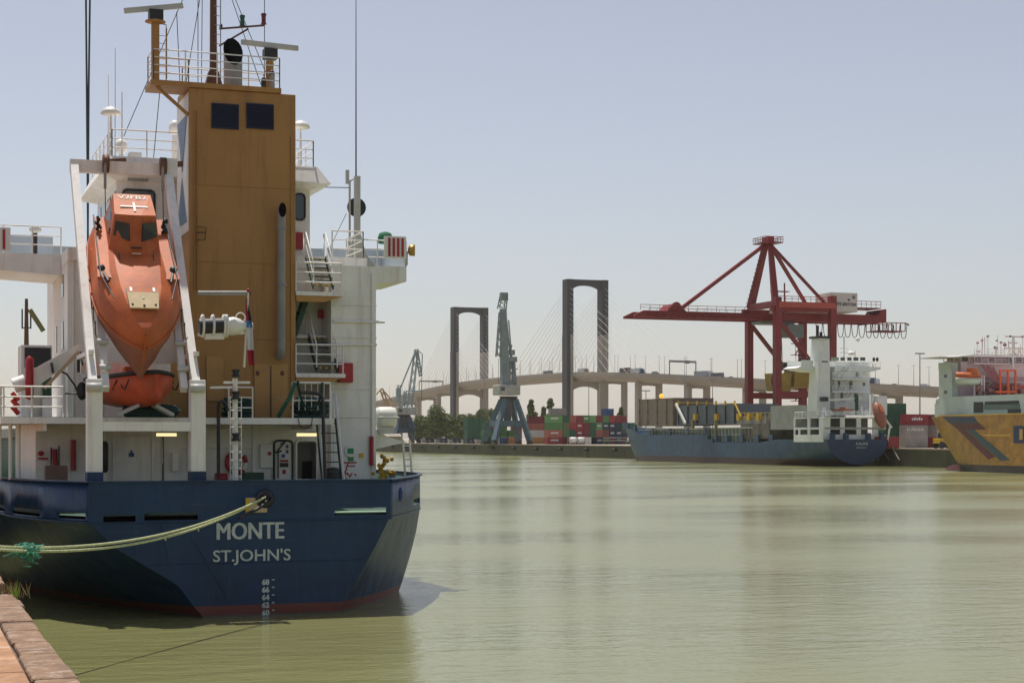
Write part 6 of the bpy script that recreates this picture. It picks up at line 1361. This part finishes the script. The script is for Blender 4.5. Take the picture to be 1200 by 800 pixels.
for x0_,x1_,y0_,y1_ in ((995,999,446,456),(1003,1006,431,441),(1001,1005,461,470),(985,988,460,470),(982,984.5,446,456),(1011,1014,448,452),(1011,1014,433,437)): KBx(x0_,x1_,y0_,y1_,TB-.06,TB-.01,'door',mat('dull_door',(.12,.14,.14),.6),kt)
KBx(973,978,430,480,TB-1.5,TB-1.4,'recess_shade_strip',GRB,kt)  # grey strip standing in for the shade of a recess
KBx(969,1000,431,486,TB-.0,347,'tower_wing',KW) if False else None
for i,py in enumerate((443,458)):
    p_ = B(976,py,TB-2.2); q_ = B(1020,py,TB-2.2); d_ = MB().box((p_.x,TB-2.2,p_.z-.3),(q_.x,TB,p_.z)).build('balcony',KW,kt); rail([(p_.x,TB-2.15,p_.z),(q_.x,TB-2.15,p_.z)],1.2,3,1.5,.05,.05).build('railing',KW,d_)
st_k = MB()
for (x0_,y0_,x1_,y1_) in ((982,443,990,430),(982,458,993,444),(983,473,994,459)):
    for dd in (0,1.): st_k.bar(B(x0_,y0_,TB-1.2)+Vector((dd,0,0)),B(x1_,y1_,TB-1.2)+Vector((dd,0,0)),.1,.3)
st_k.build('outside_stairs',LGREY,kt)
p_ = B(971,429,TB-1); q_ = B(1031,429,TB-1); p0_ = B(935,428,TB)
bw = MB(); zb_ = p_.z; bw.prism([(B(934,0,TB+1).x,TB-1,zb_),(B(1032,0,TB-1).x,TB-1,zb_),(B(1032,0,TB-1).x,TB-1,zb_-.5),(B(1019,0,TB-1).x,TB-1,zb_-1.2),(B(955,0,TB-1).x,TB-1,zb_-1.2),(B(934,0,TB-1).x,TB-1,zb_-.5)],(0,6.5,0)); bwo = bw.build('bridge_deck',KW,kal)
xL,xR = B(934,0,TB+1).x,B(1032,0,TB-1).x
rail([(xL,TB-.9,zb_),(xR,TB-.9,zb_)],1.2,2,2.4,.035,.035).build('bridge_railing',KW,bwo); MB().box((xL,TB+5.3,zb_),(xR,TB+5.5,zb_+1.3)).build('bridge_bulwark',KW,bwo); MB().box((xL,TB-1,zb_),(xL+3,TB-.85,zb_+1.2)).build('bridge_bulwark',KW,bwo)
whk = MB().box((B(970,0,TB+1).x,TB+1,zb_),(B(1017,0,TB+1).x,TB+6,B(0,417.5,TB+1).z)).build('wheelhouse',KW,kal); MB().box((B(967,0,TB+1).x,TB,B(0,417.5,TB+1).z),(B(1021,0,TB+1).x,TB+6.6,B(0,416,TB+1).z)).build('wheelhouse_roof',KW,whk)
for x0_,x1_ in ((974,983),(985,990),(993,998),(1000,1006),(1008,1014)): p_ = B(x0_,418.5,TB+.95); q_ = B(x1_,422.5,TB+.95); MB().box((p_.x,TB+.93,q_.z),(q_.x,TB+.99,p_.z)).build('window',GLASS if x0_!=974 else mat('pale_glass',(.25,.3,.2),.2),whk)
zr = B(0,416,TB+1).z; rail([(B(968,0,TB+1).x,TB+.1,zr),(B(1020,0,TB+1).x,TB+.1,zr)],1.4,3,1.5,.05,.05).build('roof_railing',KW,whk)
kf = MB(); FKB = 334.5; p_ = B(953,396,FKB); q_ = B(969,480,FKB); z1_ = p_.z; x0_,x1_ = B(960,0,FKB).x,B(972,0,FKB).x
kf.loft([[Vector((x0_-.9,FKB-.4,zg1)),Vector((x1_,FKB-.4,zg1)),Vector((x1_,FKB+4,zg1)),Vector((x0_-.9,FKB+4,zg1))],[Vector((x0_-.1,FKB,z1_)),Vector((x1_,FKB,z1_)),Vector((x1_,FKB+3.2,z1_)),Vector((x0_-.1,FKB+3.2,z1_))]]); kfo = kf.build('funnel',KW,kal)
MB().box((x0_-.6,FKB-.4,z1_),(x1_+.3,FKB+3.5,z1_+.5)).build('funnel_top',BLACK,kfo)
for dx,hh in ((.7,3.),(1.6,1.5)): MB().tube([(x0_+dx,FKB+2,z1_+.4),(x0_+dx,FKB+2,z1_+hh)],.35,8).build('exhaust_pipe',BLACK,kfo)
for y0_,y1_ in ((406,414.5),(418,426)): MB().box((x1_-2.0,FKB-.12,B(0,y1_,FKB).z),(x1_-.5,FKB+.02,B(0,y0_,FKB).z)).build('louvre',BLACK,kfo)
for px,yt,r_ in ((989,371,.2),(1002,391,.12),(1005,400,.1),(969,387,.12),(1023,410,.1),(980,404,.06),(994,406,.05)):
    x_ = B(px,0,TB+2).x; mo_ = MB().tube([(x_,TB+2,zr if px!=969 else z1_),(x_,TB+2,B(0,yt,TB+2).z)],r_,6); 
    if px==989:
        for py in (388,394,402): mo_.bar((x_-1,TB+2,B(0,py,TB+2).z),(x_+1,TB+2,B(0,py,TB+2).z),.15)
    mo_.build('mast',KW if px!=1023 else BLACK,kal)
MB().ell(B(1005,398,TB+2),(.5,.5,.6)).build('radome',WHITE2,kal); MB().ell(B(998,414,TB),(1.,.8,.5)).build('radar_dome',WHITE2,kal)
for px in (1024,1028,946,938): MB().ell(B(px,421,TB),(.35,.3,.5)).build('bridge_wing_gear',BLACK,bwo)
# boats, crane and gear on the stern
t = thing('lifeboat',B(1030,487,329.5),'orange enclosed lifeboat hanging at the right stern corner of the far container ship','lifeboat')
c = B(1031,487,330); d1 = Vector((.12,-.35,-.93)).normalized(); sdv = Vector((1,0,.12)).normalized(); rgs = []
for u,w_ in ((-3.1,.5),(-2.5,1.0),(-1,1.3),(.8,1.3),(2.2,.9),(3.0,.3)):
    n2 = d1.cross(sdv).normalized(); rgs.append([c+d1*u+sdv*w_*math.cos(a)+n2*w_*math.sin(a) for a in [i*math.pi/5 for i in range(10)]])
MB().loft(rgs,smooth=True).build('boat_hull',ORANGE2,t); MB().bar(c-d1*2+Vector((0,-1.,.3)),c-d1*.6+Vector((0,-1.25,.3)),.9,.5).build('boat_cabin',ORANGE,t)
MB().bar(B(1037,490,329.6),B(1045,501,329.4),.35).bar(B(1040,516,329.4),B(1043,499,329.4),.3).build('boat_davit',WHITE2,kal)
t = thing('rescue_boat',B(987,482,332),'small open orange boat on the stern deck of the far container ship','boat')
c = B(987,481,332); MB().loft([[c+Vector((x_*2.,y_*.5,-.4)) for x_,y_ in ((-1,-1),(1,-1),(1,1),(-1,1))],[c+Vector((x_*2.6,y_*1,.35)) for x_,y_ in ((-1,-1),(1,-1),(1,1),(-1,1))]]).build('boat_hull',ORANGE2,t); MB().box(c+Vector((-.5,-.4,.35)),c+Vector((.6,.4,.8))).build('console',ORANGE,t)
t = thing('deck_crane',B(965,485,332.5),'slim white deck crane on the stern of the far container ship','crane'); c = B(966,485,332.5); MB().tube([(c.x,332.5,zg1),(c.x,332.5,B(0,470,332.5).z)],.7,10,r2=.4).build('pedestal',KW,t); MB().bar(B(966,469,332.5),B(1010,466.5,332.5),.4).build('boom',KW,t); MB().box(B(963,470,332),B(968,465,333)).build('crane_head',BLACK,t)
for px,yt,yb_,mm in ((1004,463,486,DARKG),(1022,461,486,KW),(1028,465,486,KW),(958,478,486,KW),(1015,480,486,KW),(1009,476,486,KW)): MB().tube([B(px,yb_,332),B(px,yt,332)],.4,8).build('vent_post',mm,kal)
MB().box(B(1026,486,333),B(1034,464,335)).build('stern_locker',KW,kal)
for px,yb_ in ((976,0),(992,0),(1018,0),(1034,0)): x_ = B(px,0,329.2).x; MB().box((x_-.5,329.0,5.9),(x_+.5,329.8,7.4)).build('stern_stanchion',HK2,kal)
# pier side blinking lamp on the brown stack
t = thing('warning_lamp',A(775,465,KX0+3),'small bright orange warning lamp on the brown hatch stack','lamp'); c = A(775,464,KX0+3); MB().ell(c,(.5,1.0,.6)).build('lamp_glow',mat('orange_lamp',(1,.35,.02),.4,emit=1.2),t); MB().tube([c-Vector((0,0,1.2)),c],.15,6).build('lamp_stand',BLACK,t)

# ---------------------------------------------------------------- yellow ship at right
YH = hull_paint('yellow_ochre_hull',(.36,.19,.04),1.35,red=(.05,.035,.028),scum=(.04,.035,.03))
YX0,YX1,YBW,YST = 187.5,208.3,296.,200.; YC = (YX0+YX1)/2; YHW = (YX1-YX0)/2; YT = 10.55
yel = thing('cargo_ship',(YC,250,0),'yellow ochre ship with striped bow and white bridge house cut by the right edge','ship')
def yw(y,z):
    t_ = max(0,min(1,z/YT)); end = YBW-10*(1-t_)**1.1; st0 = 262
    if y <= st0: return YHW
    u = min(1,(y-st0)/(end-st0)); return YHW*max(.0,1-u**(1.5+1.0*t_))**.75
zsl = [-1.5,0,1.5,3,4.5,6,7.5,9,YT]
rP,rS = [],[]
NY = 22
for i in range(NY+1):
    f = i/NY; 
    cP,cS = [],[]
    for z in zsl:
        t_ = max(0,min(1,z/YT)); end = YBW-10*(1-t_)**1.1; y = YST+(end-YST)*(1-(1-f)**1.6); w_ = yw(y,z)
        cP.append(Vector((YC-w_,y,z))); cS.append(Vector((YC+w_,y,z)))
    rP.append(cP); rS.append(cS)
for rr_ in (rP,rS): MB().loft(rr_,closed=False,smooth=True).build('hull',YH,yel)
MB().add([r_[-1] for r_ in rP]+[r_[-1] for r_ in reversed(rS)],[tuple(range(2*NY+2))]).build('deck',DARKG,yel)
MB().add([v for v in rP[0]]+[v for v in reversed(rS[0])],[tuple(range(18))]).build('transom',YH,yel)
# bulb
MB().ell((YC,288.8,-.15),(1.25,3.6,1.2)).build('bulbous_bow',mat('bulb_red',(.40,.13,.11),.6,var=.2,vscale=.8),yel)
def hull_pt(px,py,off=.06):
    """point of the port side the photograph shows at (px, py)"""
    for i in range(60):
        pass
    k = (px-600)/2000; h_ = (py-513)/2000; lo,hi_ = 250.,345.
    def inside(Y):
        X = k*Y; a = X*CC+Y*SS; b = -X*SS+Y*CC; z = EYE-h_*Y; return a-(YC-yw(b,min(z,YT)))
    for _ in range(40):
        m2 = (lo+hi_)/2
        if inside(m2) > 0 : hi_ = m2
        else: lo = m2
    Y = lo-off; return Vector((k*Y*CC+Y*SS,-k*Y*SS+Y*CC,EYE-h_*Y))
def decal(poly,m,name,n=8,off=.06):
    a,b_,c_,d_ = [Vector((p[0],p[1],0)) for p in poly]; g_ = []
    for i in range(n+1):
        row_ = []
        for j in range(5):
            q = a.lerp(b_,i/n).lerp(d_.lerp(c_,i/n),j/4); row_.append(hull_pt(q.x,q.y,off))
        g_.append(row_)
    return MB().loft(g_,closed=False).build(name,m,yel)
SBL = mat('stripe_blue',(.025,.045,.085),.5,dirt=.3); SRD = mat('stripe_red',(.11,.018,.018),.5,dirt=.3); STL = mat('stripe_teal',(.035,.075,.085),.5,dirt=.3)
decal([(1105,488),(1141,488),(1147,495.5),(1112,495.5)],SBL,'blue_stripe'); decal([(1113,495.6),(1147,495.6),(1156,503),(1122,503)],SRD,'red_stripe')
decal([(1122,503),(1131,503),(1166,535),(1158,538)],SRD,'red_stripe'); decal([(1132,503),(1141,503),(1184,539),(1172,539.5)],STL,'teal_stripe')
decal([(1152,509),(1184,509),(1184,510.6),(1152,510.6)],mat('rubbing_strake',(.62,.36,.06),.5),'yellow_line')
decal([(1187.5,498.5),(1212,498.5),(1212,519),(1187.5,519)],mat('blue_square_paint',(.02,.035,.09),.5),'blue_square'); decal([(1194.5,502.5),(1198.5,502.5),(1198.5,515),(1194.5,515)],mat('yellow_letter',(.5,.3,.08),.5),'letter',off=.14)
decal([(1203,502.5),(1207,502.5),(1207,515),(1203,515)],mat('yellow_letter',(.5,.3,.08),.5),'letter',off=.14)
decal([(1100.5,486.4),(1200,483.8),(1200,485),(1100.5,487.6)],YEL,'gunwale_line')
# superstructure
YW = mat('teal_white_paint',(.50,.56,.52),.55,var=.06,dirt=.15,streak=.25,streakcol=(.33,.3,.24)); YPK = mat('pinkish_white_paint',(.74,.58,.61),.55,var=.08,vscale=.3,dirt=.15)
zA0 = YT; bA = 279.3; 
wA = MB(); xW = 190.2
za = lambda px,py,b: B(px,py,b).z
wA.box((xW,bA,YT-.2),(xW+1.4,283.7,za(1115,425,bA))); wA.box((xW+.2,283.7,YT-.2),(xW+1.4,285.4,za(1115,472,bA))); wA.build('wing_house',YW,yel)
MB().box((xW-.15,bA+.2,za(1115,432.5,bA)),(xW-.001,283.6,za(1115,424,bA))).build('bridge_wing_side',YW,yel)
for py in (440,459): MB().box((xW-.03,280.9,za(1115,py+2,bA)),(xW-.002,281.9,za(1115,py-2,bA))).build('porthole',GLASS,yel)
hA = MB(); hA.box((xW+1.4,bA+1,YT),(YX1-.3,284,za(1150,423,bA+1))); yho = hA.build('bridge_house',YPK,yel)
dkz = [za(1150,py,bA) for py in (480,466,450,436,424)]
# side band with big openings below
MB().box((xW-.6,bA-36,YT),(xW-.3,bA,za(1130,465,bA))).build('upper_bulwark',YW,yel); MB().box((xW-.3,bA-36,za(1130,466,bA)),(YX1-1,bA+1,za(1130,465,bA))).build('boat_deck',YW,yel)
for (x0_,x1_,y0_,y1_,m_) in ((1141,1152,471,483,BLACK),(1154,1194,470.5,473,BLACK),(1153,1195,474,479,mat('green_grey_tank',(.12,.16,.13),.6)),(1181,1196,479.5,483.5,BLACK)):
    k0 = A(x0_,y0_,xW-.64); k1 = A(x1_,y1_,xW-.64); MB().box((xW-.68,k0.y,k0.z),(xW-.605,k1.y,k1.z)).build('side_opening',m_,yel)
o = MB().box((xW-3.5,bA-.6,za(1200,425.5,bA)),(YX1+4,292,za(1200,422.5,bA))).build('bridge_roof',WHITE2,yel) if False else None
zr2 = za(1150,417,bA-1); rf = MB(); rf.prism([(B(1126,0,bA-2).x,bA-2,zr2-.25),(B(1126,0,bA-2).x,bA-2,zr2-.1),(B(1142,0,bA-2).x,bA-2,zr2+.25),(YX1+4,bA-2,zr2+.25),(YX1+4,bA-2,zr2-.1)],(0,8,0)); rf.build('bridge_roof',WHITE2,yel)
MB().box((B(1101,0,bA-1).x,bA-1,zr2-.4),(B(1126,0,bA-1).x,285,zr2-.27)).build('wing_canopy',LGREY,yel)
for px in (1106,1118): x_ = B(px,0,bA).x; MB().tube([(x_,bA,za(px,424,bA)),(x_,bA,zr2-.4)],.1,6).build('canopy_post',LGREY,yel)
MB().box((B(1126,0,bA).x,bA,za(0,425,bA)),(YX1+2,284,zr2-.26)).build('wheelhouse',YPK,yel)
for x0_,x1_ in ((1127,1134),(1141,1145),(1147,1151),(1181,1187),(1192,1197)):
    p_ = B(x0_,418.5,bA-.05); q_ = B(x1_,423.5,bA-.05); MB().box((p_.x,bA-.08,q_.z),(q_.x,bA-.01,p_.z)).build('window',GLASS,yel)
p_ = B(1159,419.5,bA-.06); q_ = B(1165,423.5,bA-.06); MB().box((p_.x,bA-.1,q_.z),(q_.x,bA-.02,p_.z)).build('orange_locker',ORANGE,yel)
for i,(py,b_) in enumerate(((425,bA-2.2),(446,bA-1.),(456,bA-1.5))):
    x_ = B(1142 if i==0 else 1160,0,b_).x; z_ = za(1150,py,b_); o = MB().box((x_,b_,z_-.25),(YX1+1,bA+1,z_)).build('house_deck',YPK,yel); rail([(x_,b_,z_),(YX1+1,b_,z_)],1.2,3,1.6,.06,.06).build('railing',YPK,o)
for px,py in ((1175,439),(1181,439),(1189,439),(1192,439),(1176,452),(1194,452)): p_ = B(px,py,bA+.9); MB().box(p_-Vector((.35,.0,.4)),p_+Vector((.35,.08,.4))).build('porthole',GLASS,yel)
sk_ = MB()
for (x0_,y0_,x1_,y1_) in ((1149,424,1164,446),(1157,430,1168,450),(1163,450,1172,466)):
    for dd in (0,1.2): sk_.bar(B(x0_,y0_,bA-2)+Vector((dd,0,0)),B(x1_,y1_,bA-2)+Vector((dd,0,0)),.14,.4)
sk_.build('outside_stairs',mat('pink_red_steel',(.35,.12,.13),.6),yel)
# orange crane frame, boats, mast
OR = mat('bright_orange_steel',(.70,.09,.015),.5)
t = thing('orange_deck_frame',B(1180,465,bA-4),'bright orange portal frame on the deck of the yellow ship','frame')
for px in (1172,1181,1190): MB().bar(B(px,464,bA-4),B(px,434,bA-4),.3).build('upright',OR,t)
MB().bar(B(1171.5,434,bA-4),B(1190.5,434,bA-4),.32).build('crossbar',OR,t); MB().bar(B(1166,459,bA-4),B(1190,459,bA-4),.4).build('crossbar',OR,t)
t = thing('lifeboat',B(1135,445,bA-3),'orange topped white hulled lifeboat hanging on the side of the yellow ship house','lifeboat')
c = B(1134,443,bA-3); hb_ = []; cb_2 = []
for x_,w_ in ((-2.8,.15),(-2.2,.8),(-1,1.15),(1,1.2),(2.4,.9),(2.9,.3)): hb_.append([c+Vector((x_,w_,.1)),c+Vector((x_*.92,w_*.7,-.9)),c+Vector((x_*.88,0,-1.3)),c+Vector((x_*.92,-w_*.7,-.9)),c+Vector((x_,-w_,.1))]); cb_2.append([c+Vector((x_,w_,.1)),c+Vector((x_*.95,w_*.8,.8)),c+Vector((x_*.95,0,1.15)),c+Vector((x_*.95,-w_*.8,.8)),c+Vector((x_,-w_,.1))])
MB().loft(hb_,smooth=True).build('boat_hull',mat('pale_green_white',(.5,.52,.42),.5),t); MB().loft(cb_2,smooth=True).build('boat_canopy',ORANGE,t); MB().box(c+Vector((.3,-.8,.8)),c+Vector((1.7,.8,1.9))).build('boat_cabin',ORANGE,t); MB().bar(c+Vector((-2.8,-1.2,.12)),c+Vector((2.8,-1.2,.12)),.1,.15).build('boat_rim',REDP,t)
for px in (1142,1150,1153): MB().bar(B(px,465,bA-2.5),B(px,440,bA-2.5),.3,.3).build('boat_davit',YPK,yel)
dbr = MB(); rnd = random.Random(21)
for i in range(60):
    q = B(rnd.uniform(1144,1198),rnd.uniform(455,465),bA-rnd.uniform(1.5,4)); dbr.box(q,q+Vector((rnd.uniform(.3,1.1),.5,rnd.uniform(.3,1.2))),)
dbr.build('deck_gear',mat('rusty_gear',(.25,.12,.10),.7,var=.5,vscale=.8),yel)
rc_ = MB(); rnd = random.Random(77)
for i in range(26):
    px = rnd.uniform(1140,1199); py = rnd.uniform(392,413); q = B(px,py,bA-rnd.uniform(0,3)); rc_.tube([Vector((q.x,q.y,zr2+.2)),q],.05,4)
    if i%3==0: rc_.box(q-Vector((.25,.1,.2)),q+Vector((.25,.1,.2)))
rc_.build('roof_aerials',mat('faded_red_white',(.55,.3,.3),.6,var=.5,vscale=2),yel)
rail([(B(1142,0,bA-1.6).x,bA-1.6,zr2+.25),(YX1+2,bA-1.6,zr2+.25)],1.1,3,1.6,.05,.05).build('roof_railing',WHITE2,yel)
rl_ = MB()
for i in range(14):
    a = B(1168+i*2.3,466,bA-3.2); b_ = B(1170+i*2.3,452,bA-3.2); rl_.bar(a,b_,.12); rl_.bar(B(1170.5+i*2.3,466,bA-3.2),B(1168.5+i*2.3,452,bA-3.2),.1)
rl_.bar(B(1167,452,bA-3.2),B(1199,452,bA-3.2),.2); rl_.build('red_lattice',mat('lattice_red',(.5,.05,.04),.5),yel)
mm_ = MB(); x_ = B(1187.5,0,bA+2).x; mm_.bar((x_,bA+2,zr2),(x_,bA+2,za(0,366,bA+2)),.55,.55,w2=.3,h2=.3)
for py,w_ in ((366,1.9),(383,2.1),(398,2.6),(392,1.),(375,1.)): z_ = za(0,py,bA+2); mm_.bar((x_-w_,bA+2,z_),(x_+w_,bA+2,z_),.22)
for dx in (-1,1.4): mm_.bar((x_+dx*1.6,bA+2,zr2),(x_+dx*.9,bA+2,za(0,385,bA+2)),.14)
mm_.tube([(x_-1.1,bA+2,za(0,383,bA+2)),(x_-1.1,bA+2,za(0,372,bA+2))],.1,5); mm_.tube([(x_+1.9,bA+2,zr2),(x_+1.6,bA+2,za(0,386,bA+2))],.16,5); mm_.build('signal_mast',mat('pale_pink_paint',(.55,.40,.36),.6),yel)
for px,yt,r_,mm in ((1154,368,.06,STEEL),(1154,392,.16,LGREY),(1161,396,.06,LGREY),(1134,401,.09,REDP),(1147,407,.1,REDP),(1130,406,.06,LGREY),(1168,400,.07,LGREY)): x2 = B(px,0,bA).x; MB().tube([(x2,bA,zr2),(x2,bA,B(0,yt,bA).z)],r_,6).build('antenna_pole',mm,yel)
for px,py,s_ in ((1166,407,.3),(1177.5,404,.4),(1168,399,.2),(1184,394,.25)): q = B(px,py,bA); MB().ell(q,(s_,.3,s_*.8)).build('signal_lamp',BLACK,yel)
MB().tube([B(1187,432,bA-2.5),B(1187,395,bA-2.5)],.22,8).build('white_post',WHITE2,yel)
for px in (1104,): MB().ell(B(1100,470,290),(.6,.6,.9)).build('bow_fairlead',YW,yel)
MB().box((YC-4,284,YT),(YC+4,286,YT+1.2)).build('bow_bulwark',YW,yel)

# ---------------------------------------------------------------- haze
hm = bpy.data.materials.new('summer_haze'); hm.use_nodes = True; hn_ = hm.node_tree; hn_.nodes.clear()
ho2 = hn_.nodes.new('ShaderNodeOutputMaterial'); hv = hn_.nodes.new('ShaderNodeVolumePrincipled'); hv.inputs['Color'].default_value = (.97,.95,.92,1); hv.inputs['Density'].default_value = HAZE = .00005; hv.inputs['Anisotropy'].default_value = .3
hn_.links.new(hv.outputs[0],ho2.inputs['Volume'])
if USE_HAZE:
    o = MB().box((-450,-250,-8),(3650,5250,118)).build('haze',hm); o['kind'] = 'stuff'
